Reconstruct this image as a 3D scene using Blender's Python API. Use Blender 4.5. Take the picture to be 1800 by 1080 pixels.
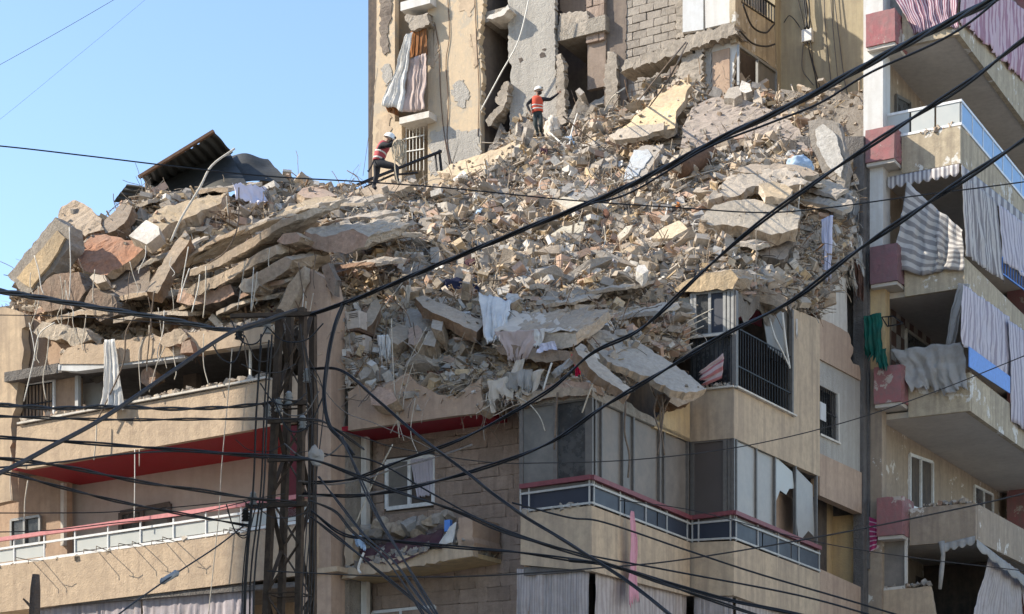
import bpy, bmesh, math, random
import numpy as np
from mathutils import Vector, Matrix, noise

for _o in list(bpy.data.objects): bpy.data.objects.remove(_o)
scene = bpy.context.scene
COL = scene.collection
R = random.Random(7)

# ------------------------------------------------------------------ camera
F, CX, HY, CZ = 3118.0, 900.0, 1430.0, 1.7          # focal length in photo pixels, centre column, horizon row, eye height
cam_d = bpy.data.cameras.new('camera')
cam = bpy.data.objects.new('camera', cam_d); COL.objects.link(cam)
cam.location = (0, 0, CZ); cam.rotation_euler = (math.radians(90), 0, 0)
cam_d.sensor_fit = 'HORIZONTAL'; cam_d.sensor_width = 36.0; cam_d.lens = 36.0 * F / 1800.0
cam_d.shift_y = (HY - 540.0) / 1800.0
cam_d.clip_start = 0.3; cam_d.clip_end = 5000
scene.camera = cam

# ------------------------------------------------------------------ sky and sun
SUNV = Vector((-2.15, -0.05, 1.62)).normalized()       # towards the sun: left, about 37 degrees up
world = bpy.data.worlds.new('World'); scene.world = world; world.use_nodes = True
_nt = world.node_tree; _nt.nodes.clear()
_sky = _nt.nodes.new('ShaderNodeTexSky'); _sky.sky_type = 'NISHITA'; _sky.sun_disc = False
_sky.sun_elevation = math.asin(SUNV.z); _sky.sun_rotation = math.atan2(SUNV.x, SUNV.y)
_sky.altitude = 50; _sky.air_density = 1.0; _sky.dust_density = 0.35; _sky.ozone_density = 1.9
_bg = _nt.nodes.new('ShaderNodeBackground'); _bg.inputs['Strength'].default_value = 0.132
_wo = _nt.nodes.new('ShaderNodeOutputWorld')
_nt.links.new(_sky.outputs[0], _bg.inputs[0]); _nt.links.new(_bg.outputs[0], _wo.inputs[0])
sun_d = bpy.data.lights.new('sun', 'SUN'); sun_d.energy = 3.5; sun_d.angle = math.radians(0.53); sun_d.color = (1.0, 0.91, 0.77)
sun = bpy.data.objects.new('sun', sun_d); COL.objects.link(sun)
sun.rotation_euler = SUNV.to_track_quat('Z', 'Y').to_euler(); sun.location = (-60, 0, 60)
scene.view_settings.view_transform = 'Standard'; scene.view_settings.look = 'None'
scene.view_settings.gamma = 1.0; scene.view_settings.exposure = 1.22
scene.view_settings.use_curve_mapping = False

# ------------------------------------------------------------------ frames: u along the left front (to the right), v along the right front (away)
C0 = (1.706, 38.0); U = (0.8660254, -0.5); V = (0.5, 0.8660254); ROT = math.radians(-30)
def W(a, b, z): return Vector((C0[0] + a*U[0] + b*V[0], C0[1] + a*U[1] + b*V[1], z))
def inv(p):
    dx, dy = p[0]-C0[0], p[1]-C0[1]
    return (dx*U[0]+dy*U[1], dx*V[0]+dy*V[1], p[2])
def pb(px, py, b):
    k = (px-CX)/F; x0 = C0[0]+b*V[0]; y0 = C0[1]+b*V[1]
    a = (k*y0-x0)/(U[0]-k*U[1]); Y = y0+a*U[1]
    return (a, b, CZ+(HY-py)/F*Y)
def pa(px, py, a):
    k = (px-CX)/F; x0 = C0[0]+a*U[0]; y0 = C0[1]+a*U[1]
    b = (k*y0-x0)/(V[0]-k*V[1]); Y = y0+b*V[1]
    return (a, b, CZ+(HY-py)/F*Y)
def wb(px, py, b): return W(*pb(px, py, b))
def wa(px, py, a): return W(*pa(px, py, a))
def pY(px, py, Y): return Vector(((px-CX)/F*Y, Y, CZ+(HY-py)/F*Y))
def udir(du, dv, dz): return Vector((du*U[0]+dv*V[0], du*U[1]+dv*V[1], dz))

# ------------------------------------------------------------------ materials
MATS = {}
def newmat(name):
    m = bpy.data.materials.new(name); m.use_nodes = True; MATS[name] = m
    nt = m.node_tree; bs = nt.nodes['Principled BSDF']
    return m, nt, bs
def N(nt, t, **kw):
    n = nt.nodes.new(t)
    for k, v in kw.items(): setattr(n, k, v)
    return n
def noise_n(nt, scale, detail=4, rough=0.6, vec=None):
    n = N(nt, 'ShaderNodeTexNoise'); n.inputs['Scale'].default_value = scale
    n.inputs['Detail'].default_value = detail; n.inputs['Roughness'].default_value = rough
    if vec is not None: nt.links.new(vec, n.inputs['Vector'])
    return n
def ramp(nt, fac, p0, p1, c0=(0,0,0,1), c1=(1,1,1,1)):
    r = N(nt, 'ShaderNodeValToRGB'); e = r.color_ramp.elements
    e[0].position, e[1].position = p0, p1; e[0].color, e[1].color = c0, c1
    nt.links.new(fac, r.inputs[0]); return r
def mix(nt, fac, c1, c2, mode='MIX'):
    m = N(nt, 'ShaderNodeMix', data_type='RGBA', blend_type=mode)
    for sock, val in ((m.inputs[0], fac), (m.inputs[6], c1), (m.inputs[7], c2)):
        if hasattr(val, 'is_output'): nt.links.new(val, sock)
        elif isinstance(val, (int, float)): sock.default_value = val
        else: sock.default_value = (*val[:3], 1)
    return m.outputs[2]
def bumpn(nt, bs, h, strength, dist):
    b = N(nt, 'ShaderNodeBump'); b.inputs['Strength'].default_value = strength; b.inputs['Distance'].default_value = dist
    nt.links.new(h, b.inputs['Height']); nt.links.new(b.outputs[0], bs.inputs['Normal'])
def surf(name, c, c2=None, dirt=(0.16, 0.12, 0.09), dirt_amt=0.5, scale=1.0, rough=0.9, bump=0.5, bdist=0.02, streak=0.5, rand=0.0, metal=0.0, patch=None, spec=0.3):
    """painted / rendered / stone surface: two tones, blotches, rain streaks, flaked patches, fine relief"""
    m, nt, bs = newmat(name)
    g = N(nt, 'ShaderNodeNewGeometry'); pos = g.outputs['Position']
    n1 = noise_n(nt, 0.55*scale, 6, 0.65, pos); n2 = noise_n(nt, 5.0*scale, 5, 0.7, pos)
    mp = N(nt, 'ShaderNodeMapping'); mp.inputs['Scale'].default_value = (4.5*scale, 4.5*scale, 0.33*scale); nt.links.new(pos, mp.inputs[0])
    n3 = noise_n(nt, 1.0, 4, 0.6, mp.outputs[0])
    c2 = c2 or tuple(x*0.72 for x in c)
    col = mix(nt, ramp(nt, n1.outputs[0], 0.35, 0.68).outputs[0], c, c2)
    r2 = ramp(nt, n2.outputs[0], 0.42, 0.68); mm = N(nt, 'ShaderNodeMath', operation='MULTIPLY'); mm.inputs[1].default_value = dirt_amt
    nt.links.new(r2.outputs[0], mm.inputs[0]); col = mix(nt, mm.outputs[0], col, dirt)
    if streak:
        r3 = ramp(nt, n3.outputs[0], 0.44, 0.68); ms = N(nt, 'ShaderNodeMath', operation='MULTIPLY'); ms.inputs[1].default_value = streak
        nt.links.new(r3.outputs[0], ms.inputs[0]); col = mix(nt, ms.outputs[0], col, dirt)
    n6 = noise_n(nt, 0.9*scale, 8, 0.72, pos); r6 = ramp(nt, n6.outputs[0], 0.44, 0.62); m6 = N(nt, 'ShaderNodeMath', operation='MULTIPLY'); m6.inputs[1].default_value = min(0.6, dirt_amt*0.9)
    nt.links.new(r6.outputs[0], m6.inputs[0]); col = mix(nt, m6.outputs[0], col, tuple(0.5*x+0.5*y for x, y in zip(dirt, c)))
    if patch:
        n4 = noise_n(nt, 1.3*scale, 7, 0.7, pos); r4 = ramp(nt, n4.outputs[0], patch[1], patch[1]+0.02)
        col = mix(nt, r4.outputs[0], col, patch[0])
    if rand:
        oi = N(nt, 'ShaderNodeObjectInfo'); mr = N(nt, 'ShaderNodeMapRange')
        mr.inputs[3].default_value = 1-rand; mr.inputs[4].default_value = 1+rand; nt.links.new(oi.outputs['Random'], mr.inputs[0])
        hs = N(nt, 'ShaderNodeHueSaturation'); nt.links.new(mr.outputs[0], hs.inputs['Value']); nt.links.new(col, hs.inputs['Color']); col = hs.outputs[0]
    nt.links.new(col, bs.inputs['Base Color']); bs.inputs['Roughness'].default_value = rough; bs.inputs['Metallic'].default_value = metal
    bs.inputs['Specular IOR Level'].default_value = spec
    if bump:
        ad = N(nt, 'ShaderNodeMath', operation='ADD'); n5 = noise_n(nt, 22*scale, 3, 0.6, pos)
        nt.links.new(n2.outputs[0], ad.inputs[0]); nt.links.new(n5.outputs[0], ad.inputs[1]); bumpn(nt, bs, ad.outputs[0], bump, bdist)
    return m
def plain(name, c, rough=0.6, metal=0.0, var=0.25, spec=0.4):
    m, nt, bs = newmat(name)
    g = N(nt, 'ShaderNodeNewGeometry'); n1 = noise_n(nt, 9, 5, 0.65, g.outputs['Position'])
    col = mix(nt, ramp(nt, n1.outputs[0], 0.35, 0.7).outputs[0], c, tuple(x*(1-var) for x in c))
    nt.links.new(col, bs.inputs['Base Color']); bs.inputs['Roughness'].default_value = rough; bs.inputs['Metallic'].default_value = metal
    bs.inputs['Specular IOR Level'].default_value = spec
    return m
def cloth_mat(name, c, c2=None, stripes=0, width=0.5, along='X', var=0.25, dirt=0.35, transl=0.15):
    m, nt, bs = newmat(name)
    g = N(nt, 'ShaderNodeNewGeometry'); n1 = noise_n(nt, 3.0, 5, 0.7, g.outputs['Position'])
    col = None
    if stripes:
        uv = N(nt, 'ShaderNodeUVMap'); sp = N(nt, 'ShaderNodeSeparateXYZ'); nt.links.new(uv.outputs[0], sp.inputs[0])
        mu = N(nt, 'ShaderNodeMath', operation='MULTIPLY'); mu.inputs[1].default_value = stripes; nt.links.new(sp.outputs[along], mu.inputs[0])
        fr = N(nt, 'ShaderNodeMath', operation='FRACT'); nt.links.new(mu.outputs[0], fr.inputs[0])
        gt = N(nt, 'ShaderNodeMath', operation='GREATER_THAN'); gt.inputs[1].default_value = width; nt.links.new(fr.outputs[0], gt.inputs[0])
        col = mix(nt, gt.outputs[0], c, c2)
    else:
        col = mix(nt, 0.0, c, c)
    r = ramp(nt, n1.outputs[0], 0.4, 0.75); mm = N(nt, 'ShaderNodeMath', operation='MULTIPLY'); mm.inputs[1].default_value = dirt
    nt.links.new(r.outputs[0], mm.inputs[0]); col = mix(nt, mm.outputs[0], col, (0.22, 0.18, 0.14))
    nt.links.new(col, bs.inputs['Base Color']); bs.inputs['Roughness'].default_value = 0.95; bs.inputs['Specular IOR Level'].default_value = 0.1
    n2 = noise_n(nt, 14, 4, 0.6, g.outputs['Position']); bumpn(nt, bs, n2.outputs[0], 0.35, 0.02)
    if transl:
        tr = N(nt, 'ShaderNodeBsdfTranslucent'); nt.links.new(col, tr.inputs[0]); ms = N(nt, 'ShaderNodeMixShader'); ms.inputs[0].default_value = transl
        out = nt.nodes['Material Output']; nt.links.new(bs.outputs[0], ms.inputs[1]); nt.links.new(tr.outputs[0], ms.inputs[2]); nt.links.new(ms.outputs[0], out.inputs[0])
    return m
def glass_mat(name, c, rough=0.08, alpha=1.0, dust=0.3, dustc=(0.35, 0.33, 0.3)):
    m, nt, bs = newmat(name)
    g = N(nt, 'ShaderNodeNewGeometry'); n1 = noise_n(nt, 2.2, 5, 0.7, g.outputs['Position'])
    r = ramp(nt, n1.outputs[0], 0.35, 0.75); mm = N(nt, 'ShaderNodeMath', operation='MULTIPLY'); mm.inputs[1].default_value = dust
    nt.links.new(r.outputs[0], mm.inputs[0]); nt.links.new(mix(nt, mm.outputs[0], c, dustc), bs.inputs['Base Color'])
    rr = N(nt, 'ShaderNodeMapRange'); rr.inputs[3].default_value = rough; rr.inputs[4].default_value = min(1, rough+0.45); nt.links.new(n1.outputs[0], rr.inputs[0])
    nt.links.new(rr.outputs[0], bs.inputs['Roughness']); bs.inputs['Specular IOR Level'].default_value = 0.55; bs.inputs['Alpha'].default_value = alpha
    return m
def debris_mat(name, bump=0.6, scale=1.0, rough=0.95, dust=0.42):
    """broken concrete: the colour of each piece comes from its 'col' attribute"""
    m, nt, bs = newmat(name)
    at = N(nt, 'ShaderNodeAttribute'); at.attribute_name = 'col'
    g = N(nt, 'ShaderNodeNewGeometry'); n1 = noise_n(nt, 7*scale, 6, 0.7, g.outputs['Position']); n2 = noise_n(nt, 1.1, 4, 0.6, g.outputs['Position'])
    r1 = ramp(nt, n1.outputs[0], 0.3, 0.72, (0.62, 0.60, 0.58, 1), (1.15, 1.12, 1.08, 1))
    col = mix(nt, 1.0, at.outputs['Color'], r1.outputs[0], 'MULTIPLY')
    rd = ramp(nt, n2.outputs[0], 0.40, 0.7); md = N(nt, 'ShaderNodeMath', operation='MULTIPLY'); md.inputs[1].default_value = 0.40
    nt.links.new(rd.outputs[0], md.inputs[0]); col = mix(nt, md.outputs[0], col, (0.36, 0.31, 0.25))
    sx = N(nt, 'ShaderNodeSeparateXYZ'); nt.links.new(g.outputs['Normal'], sx.inputs[0]); rz = ramp(nt, sx.outputs[2], 0.25, 0.95); mz = N(nt, 'ShaderNodeMath', operation='MULTIPLY'); mz.inputs[1].default_value = dust
    nt.links.new(rz.outputs[0], mz.inputs[0]); col = mix(nt, mz.outputs[0], col, (0.40, 0.36, 0.305))     # settled dust on upward faces
    nt.links.new(col, bs.inputs['Base Color']); bs.inputs['Roughness'].default_value = rough; bs.inputs['Specular IOR Level'].default_value = 0.2
    n3 = noise_n(nt, 16*scale, 5, 0.7, g.outputs['Position']); bumpn(nt, bs, n3.outputs[0], bump, 0.03)
    return m

surf('stucco_sun', (0.56, 0.43, 0.30), (0.47, 0.36, 0.25), dirt=(0.28, 0.21, 0.155), dirt_amt=0.5, streak=0.45, bump=0.7)
surf('stucco_tower', (0.60, 0.45, 0.29), (0.52, 0.41, 0.28), dirt=(0.40, 0.34, 0.26), dirt_amt=0.45, streak=0.45, bump=0.5, patch=((0.44, 0.37, 0.28), 0.55))
surf('stucco_beige', (0.58, 0.445, 0.30), (0.50, 0.38, 0.26), dirt=(0.25, 0.195, 0.15), dirt_amt=0.45, streak=0.6, bump=0.3)
surf('stucco_yellow', (0.62, 0.46, 0.24), (0.5, 0.36, 0.2), dirt=(0.3, 0.22, 0.15), dirt_amt=0.3)
surf('stucco_pink', (0.50, 0.36, 0.255), (0.43, 0.31, 0.22), dirt=(0.25, 0.17, 0.13), dirt_amt=0.4)
surf('stucco_olive', (0.46, 0.39, 0.25), (0.40, 0.34, 0.23), dirt=(0.24, 0.2, 0.15), dirt_amt=0.3, streak=0.6, bump=0.25)
surf('stucco_grey', (0.44, 0.41, 0.36), (0.38, 0.35, 0.31), dirt=(0.26, 0.24, 0.21), dirt_amt=0.35, bump=0.8, bdist=0.04)
surf('interior_wall', (0.62, 0.55, 0.50), (0.55, 0.48, 0.42), dirt=(0.4, 0.32, 0.27), dirt_amt=0.25, streak=0.2, bump=0.15)
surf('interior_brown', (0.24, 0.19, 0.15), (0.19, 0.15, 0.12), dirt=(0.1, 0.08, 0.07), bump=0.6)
surf('interior_shade', (0.07, 0.06, 0.055), bump=0.2)  # near-black colour standing in for the shade of unlit interiors
surf('interior_green', (0.30, 0.34, 0.31), (0.26, 0.30, 0.28), dirt_amt=0.2, streak=0.2, bump=0.15)
surf('concrete', (0.40, 0.36, 0.30), (0.32, 0.28, 0.23), dirt=(0.18, 0.15, 0.12), dirt_amt=0.6, bump=1.0, bdist=0.05)
surf('concrete_dark', (0.20, 0.185, 0.17), (0.15, 0.14, 0.13), dirt=(0.08, 0.07, 0.065), dirt_amt=0.6, bump=0.9, bdist=0.05)
surf('stone_block', (0.43, 0.325, 0.255), (0.35, 0.26, 0.20), dirt=(0.2, 0.15, 0.12), dirt_amt=0.5, scale=1.3, bump=0.9, bdist=0.03, rand=0.11, streak=0.5)
surf('mortar', (0.31, 0.24, 0.19), bump=0.6)
surf('grey_block', (0.42, 0.37, 0.31), (0.35, 0.3, 0.25), dirt=(0.2, 0.17, 0.14), scale=1.5, bump=1.0, bdist=0.03, rand=0.14, streak=0.1)
surf('white_paint', (0.62, 0.63, 0.63), (0.54, 0.55, 0.55), dirt=(0.4, 0.37, 0.33), dirt_amt=0.35, streak=0.35, bump=0.2)
surf('white_wall', (0.66, 0.65, 0.62), (0.58, 0.57, 0.54), dirt=(0.42, 0.38, 0.33), dirt_amt=0.25, streak=0.4, bump=0.25)
surf('pale_plaster', (0.70, 0.66, 0.58), (0.62, 0.57, 0.5), dirt=(0.4, 0.35, 0.3), dirt_amt=0.35, bump=0.5)
surf('soffit_red', (0.34, 0.015, 0.03), (0.30, 0.012, 0.025), dirt=(0.2, 0.03, 0.03), dirt_amt=0.3, streak=0, bump=0.15, rough=0.6)
surf('maroon', (0.16, 0.02, 0.03), bump=0.1, dirt=(0.08, 0.03, 0.03))
surf('rose', (0.36, 0.12, 0.125), (0.32, 0.16, 0.155), dirt=(0.22, 0.16, 0.15), dirt_amt=0.7, streak=0.6, bump=0.5, patch=((0.45, 0.38, 0.33), 0.57))
surf('rose_dull', (0.25, 0.12, 0.13), (0.22, 0.13, 0.14), dirt=(0.15, 0.12, 0.12), dirt_amt=0.5, streak=0.4, bump=0.4)
surf('cream_peel', (0.54, 0.45, 0.31), (0.46, 0.38, 0.27), dirt=(0.24, 0.195, 0.145), dirt_amt=0.6, streak=0.75, bump=0.6, patch=((0.64, 0.61, 0.55), 0.585))
surf('tan_peel', (0.42, 0.33, 0.235), (0.35, 0.28, 0.21), dirt=(0.22, 0.17, 0.13), dirt_amt=0.6, streak=0.7, bump=0.5, patch=((0.60, 0.55, 0.48), 0.60))
surf('soffit_white', (0.60, 0.55, 0.48), (0.52, 0.47, 0.41), dirt=(0.25, 0.22, 0.19), dirt_amt=0.25, streak=0, bump=0.2, patch=((0.30, 0.27, 0.24), 0.68))
surf('asphalt', (0.26, 0.24, 0.21), bump=0.5, rough=0.9); surf('pavement', (0.48, 0.44, 0.38), bump=0.4)
surf('rubble_fill', (0.38, 0.34, 0.29), (0.31, 0.275, 0.235), dirt=(0.2, 0.17, 0.14), dirt_amt=0.6, scale=2, bump=1.0, bdist=0.08)
surf('wood', (0.30, 0.20, 0.12), (0.22, 0.14, 0.09), dirt=(0.1, 0.07, 0.05), bump=0.6, rand=0.25)
surf('bark', (0.10, 0.07, 0.055), (0.07, 0.05, 0.04), bump=1.0, bdist=0.03)
surf('tile_white', (0.62, 0.56, 0.48), rough=0.35, bump=0.1, streak=0.1, rand=0.08); surf('tile_brown', (0.17, 0.075, 0.05), rough=0.35, bump=0.1, streak=0.1, rand=0.12)
plain('pink_rail', (0.62, 0.24, 0.24), 0.45); plain('maroon_rail', (0.22, 0.06, 0.07), 0.55); plain('dull_white', (0.48, 0.47, 0.44), 0.55)
plain('white_metal', (0.80, 0.80, 0.78), 0.4); plain('grey_metal', (0.34, 0.34, 0.33), 0.45, 0.3); plain('dark_frame', (0.17, 0.155, 0.14), 0.5, 0.2)
plain('brown_frame', (0.13, 0.10, 0.085), 0.5); plain('black_iron', (0.018, 0.018, 0.02), 0.5, 0.3)
plain('rust', (0.16, 0.09, 0.055), 0.85, 0.0, 0.5); plain('pylon_steel', (0.085, 0.062, 0.045), 0.85, 0.1, 0.5, 0.25)
plain('cable_black', (0.012, 0.012, 0.013), 0.5, 0, 0.3); plain('cable_grey', (0.13, 0.12, 0.11), 0.6, 0, 0.3); plain('cable_dust', (0.045, 0.04, 0.037), 0.7, 0, 0.4)
plain('rebar', (0.20, 0.15, 0.11), 0.9, 0, 0.5); plain('wire_pale', (0.58, 0.52, 0.42), 0.8, 0, 0.35); plain('wire_white', (0.72, 0.69, 0.62), 0.7, 0, 0.2)
plain('ac_case', (0.56, 0.48, 0.40), 0.6, 0, 0.3); plain('ac_case_white', (0.66, 0.63, 0.58), 0.55, 0, 0.2); plain('ac_grille', (0.10, 0.085, 0.075), 0.6)
plain('insulator', (0.30, 0.32, 0.33), 0.35); plain('black_sheet', (0.045, 0.045, 0.04), 0.6, 0.1, 0.4); plain('blue_plastic', (0.06, 0.19, 0.55), 0.5); plain('blue_board', (0.10, 0.26, 0.68), 0.5)
plain('helmet_white', (0.8, 0.8, 0.76), 0.35, 0, 0.1); plain('skin', (0.30, 0.15, 0.10), 0.6); plain('beard', (0.03, 0.02, 0.018), 0.8); plain('jacket', (0.016, 0.016, 0.02), 0.85)
plain('trousers', (0.035, 0.036, 0.042), 0.9); plain('trousers_green', (0.03, 0.042, 0.042), 0.9); plain('vest_orange', (0.62, 0.09, 0.045), 0.8); plain('vest_red', (0.42, 0.07, 0.08), 0.8); plain('reflective', (0.7, 0.68, 0.62), 0.4)
plain('rope', (0.55, 0.46, 0.33), 0.9)
glass_mat('glass_dark', (0.02, 0.025, 0.03), 0.05, 1, 0.25); glass_mat('glass_navy', (0.012, 0.018, 0.035), 0.3, 1, 0.12, (0.1, 0.11, 0.13)); glass_mat('glass_dusty', (0.15, 0.13, 0.11), 0.35, 1, 0.7, (0.30, 0.26, 0.22))
glass_mat('glass_frost', (0.42, 0.44, 0.42), 0.3, 1, 0.4, (0.55, 0.53, 0.48)); glass_mat('glass_pale', (0.27, 0.25, 0.22), 0.25, 1, 0.6, (0.46, 0.44, 0.41)); glass_mat('glass_blue', (0.20, 0.36, 0.58), 0.15, 1, 0.2)
glass_mat('glass_grey', (0.13, 0.125, 0.115), 0.2, 1, 0.6, (0.30, 0.27, 0.23)); glass_mat('blind_dark', (0.075, 0.06, 0.052), 0.4, 1, 0.3, (0.14, 0.11, 0.1))
cloth_mat('cloth_white', (0.74, 0.72, 0.68), dirt=0.3); cloth_mat('cloth_cream', (0.68, 0.60, 0.50), dirt=0.35); cloth_mat('cloth_grey', (0.42, 0.40, 0.37), dirt=0.5); cloth_mat('cloth_lilac', (0.66, 0.66, 0.78), dirt=0.15)
cloth_mat('cloth_pinkish', (0.55, 0.44, 0.40), dirt=0.4); cloth_mat('cloth_blue', (0.42, 0.55, 0.70), dirt=0.15); cloth_mat('cloth_navy', (0.018, 0.025, 0.06), dirt=0.12); cloth_mat('cloth_dark', (0.05, 0.055, 0.065), dirt=0.3)
cloth_mat('cloth_red', (0.62, 0.02, 0.07), dirt=0.1); cloth_mat('cloth_pink', (0.72, 0.36, 0.42), dirt=0.15); cloth_mat('cloth_green', (0.012, 0.11, 0.085), dirt=0.15); cloth_mat('cloth_brown', (0.15, 0.075, 0.055), dirt=0.3)
cloth_mat('cloth_orange', (0.42, 0.16, 0.05), dirt=0.2); cloth_mat('cloth_plum', (0.09, 0.045, 0.055), dirt=0.3)
cloth_mat('curtain_grey', (0.55, 0.49, 0.46), (0.44, 0.38, 0.36), 26, 0.55, dirt=0.4); cloth_mat('curtain_lilac', (0.46, 0.42, 0.44), (0.40, 0.36, 0.38), 18, 0.6, dirt=0.4)
cloth_mat('stripe_purple', (0.60, 0.50, 0.54), (0.27, 0.12, 0.17), 24, 0.5, dirt=0.15); cloth_mat('stripe_rose', (0.66, 0.50, 0.54), (0.45, 0.26, 0.32), 26, 0.55, dirt=0.12)
cloth_mat('stripe_grey', (0.62, 0.59, 0.57), (0.30, 0.28, 0.29), 16, 0.5, dirt=0.2); cloth_mat('stripe_grey_across', (0.62, 0.59, 0.55), (0.33, 0.31, 0.30), 9, 0.5, 'Y', dirt=0.25); cloth_mat('stripe_pale', (0.66, 0.62, 0.66), (0.42, 0.38, 0.44), 22, 0.6, dirt=0.12)
cloth_mat('print_pink', (0.66, 0.50, 0.48), (0.55, 0.20, 0.20), 3, 0.6, dirt=0.4); cloth_mat('print_magenta', (0.45, 0.05, 0.15), (0.7, 0.5, 0.55), 7, 0.75, 'Y', dirt=0.1); cloth_mat('awning_rust', (0.33, 0.14, 0.05), (0.14, 0.07, 0.04), 9, 0.6, dirt=0.2)
debris_mat('debris'); debris_mat('slab_debris', 1.0, 1.3, dust=0.35)
# ------------------------------------------------------------------ mesh building
def link(o, parent=None):
    COL.objects.link(o)
    if parent is not None: o.parent = parent
    return o
WLOC = {}
def wl(o): return WLOC.get(o.name, Vector((0, 0, 0)))
def tag(o, label, cat, group=None, kind=None):
    if label: o['label'] = label
    if cat: o['category'] = cat
    if group: o['group'] = group
    if kind: o['kind'] = kind
    return o
def thing(name, label, cat, loc, group=None):
    o = bpy.data.objects.new(name, None); o.empty_display_size = 0.2
    o.location = loc; link(o); WLOC[o.name] = Vector(loc); return tag(o, label, cat, group)
def place(name, me, mat, parent=None, origin=None, smooth=False):
    """me holds world coordinates; move the origin to the thing's base and link"""
    o = bpy.data.objects.new(name, me)
    n = len(me.vertices); co = np.empty(n*3, np.float32); me.vertices.foreach_get('co', co); co = co.reshape(-1, 3)
    if origin is None:
        lo, hi = co.min(0), co.max(0); origin = Vector(((lo[0]+hi[0])/2, (lo[1]+hi[1])/2, lo[2]))
    co -= np.array(origin, np.float32); me.vertices.foreach_set('co', co.ravel())
    if mat: me.materials.append(MATS[mat] if isinstance(mat, str) else mat)
    if smooth: me.polygons.foreach_set('use_smooth', [True]*len(me.polygons))
    link(o, parent); WLOC[o.name] = Vector(origin)
    o.location = Vector(origin) - (wl(parent) if parent is not None else Vector((0, 0, 0)))
    me.update(); return o
class MB:
    def __init__(s): s.v = []; s.f = []; s.uv = None
    def add(s, vs, fs):
        o = len(s.v); s.v += [tuple(p) for p in vs]; s.f += [tuple(i+o for i in f) for f in fs]; return s
    def box(s, a0, a1, b0, b1, z0, z1):
        P = [W(a, b, z) for z in (z0, z1) for a, b in ((a0, b0), (a1, b0), (a1, b1), (a0, b1))]
        return s.add(P, [(3, 2, 1, 0), (4, 5, 6, 7), (0, 1, 5, 4), (1, 2, 6, 5), (2, 3, 7, 6), (3, 0, 4, 7)])
    def prism(s, pts, vec):
        """closed polygon of world points extruded by vec"""
        n = len(pts); vec = Vector(vec); P = [Vector(p) for p in pts]; Q = [p+vec for p in P]
        return s.add(P+Q, [tuple(range(n)), tuple(range(2*n-1, n-1, -1))] + [(i, i+n, (i+1) % n+n, (i+1) % n) for i in range(n)])
    def tube(s, pts, r, n=6, cap=True):
        pts = [Vector(p) for p in pts]; m = len(pts); rr = r if isinstance(r, (list, tuple)) else [r]*m
        t = (pts[1]-pts[0]).normalized(); up = Vector((0, 0, 1)) if abs(t.z) < 0.9 else Vector((1, 0, 0))
        x = t.cross(up).normalized(); vs = []; fs = []
        for i, p in enumerate(pts):
            t = (pts[min(i+1, m-1)]-pts[max(i-1, 0)])
            if t.length < 1e-9: t = Vector((0, 0, 1))
            t.normalize(); x = (x - t*x.dot(t))
            if x.length < 1e-6: x = t.orthogonal()
            x.normalize(); y = t.cross(x)
            for k in range(n):
                q = 2*math.pi*k/n; vs.append(p + (x*math.cos(q)+y*math.sin(q))*rr[i])
        for i in range(m-1):
            for k in range(n): fs.append((i*n+k, i*n+(k+1) % n, (i+1)*n+(k+1) % n, (i+1)*n+k))
        if cap: fs.append(tuple(range(n-1, -1, -1))); fs.append(tuple((m-1)*n+k for k in range(n)))
        return s.add(vs, fs)
    def bar(s, p, q, w, h=None):
        """rectangular bar from p to q"""
        p, q = Vector(p), Vector(q); h = h or w; t = (q-p).normalized(); up = Vector((0, 0, 1)) if abs(t.z) < 0.95 else Vector((V[0], V[1], 0))
        x = t.cross(up).normalized()*(w/2); y = x.cross(t).normalized()*(h/2)
        return s.add([p-x-y, p+x-y, p+x+y, p-x+y, q-x-y, q+x-y, q+x+y, q-x+y], [(0, 1, 2, 3), (7, 6, 5, 4), (0, 4, 5, 1), (1, 5, 6, 2), (2, 6, 7, 3), (3, 7, 4, 0)])
    def mesh(s, name):
        me = bpy.data.meshes.new(name); me.from_pydata(s.v, [], s.f); me.update(); return me
    def build(s, name, mat, parent=None, origin=None, smooth=False, bevel=0, solid=0):
        o = place(name, s.mesh(name), mat, parent, origin, smooth)
        if bevel:
            m = o.modifiers.new('bevel', 'BEVEL'); m.width = bevel; m.segments = 2; m.limit_method = 'ANGLE'; m.angle_limit = math.radians(40)
        if solid:
            m = o.modifiers.new('solid', 'SOLIDIFY'); m.thickness = solid; m.offset = 0
        return o
def rag(pts, amp, step=12, skip=()):
    """break the edges of a pixel outline into an uneven torn line; skip = indices of edges left clean"""
    out = []; n = len(pts)
    for i in range(n):
        p, q = pts[i], pts[(i+1) % n]; out.append(p)
        if i in skip: continue
        L = math.hypot(q[0]-p[0], q[1]-p[1]); k = int(L/step)
        for j in range(1, k):
            t = (j+R.uniform(-.3, .3))/k
            c = [p[d]+(q[d]-p[d])*t for d in range(len(p))]; c[0] += R.uniform(-amp, amp); c[1] += R.uniform(-amp, amp); out.append(tuple(c))
    return out
def wall_b(mb, px, b, th=0.2): return mb.prism([wb(x, y, b) for x, y in px], udir(0, th, 0))
def wall_a(mb, px, a, th=0.2): return mb.prism([wa(x, y, a) for x, y in px], udir(-th, 0, 0))
def cr(pts, n=8):
    """smooth curve through points (Catmull-Rom)"""
    P = [Vector(p) for p in pts]
    if len(P) < 3: return [P[0].lerp(P[-1], i/n) for i in range(n+1)]
    P = [P[0]*2-P[1]] + P + [P[-1]*2-P[-2]]; out = []
    for i in range(1, len(P)-2):
        p0, p1, p2, p3 = P[i-1:i+3]
        for j in range(n):
            t = j/n; out.append(0.5*((2*p1)+(p2-p0)*t+(2*p0-5*p1+4*p2-p3)*t*t+(3*p1-p0-3*p2+p3)*t*t*t))
    out.append(P[-2]); return out
_cube = None
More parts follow.
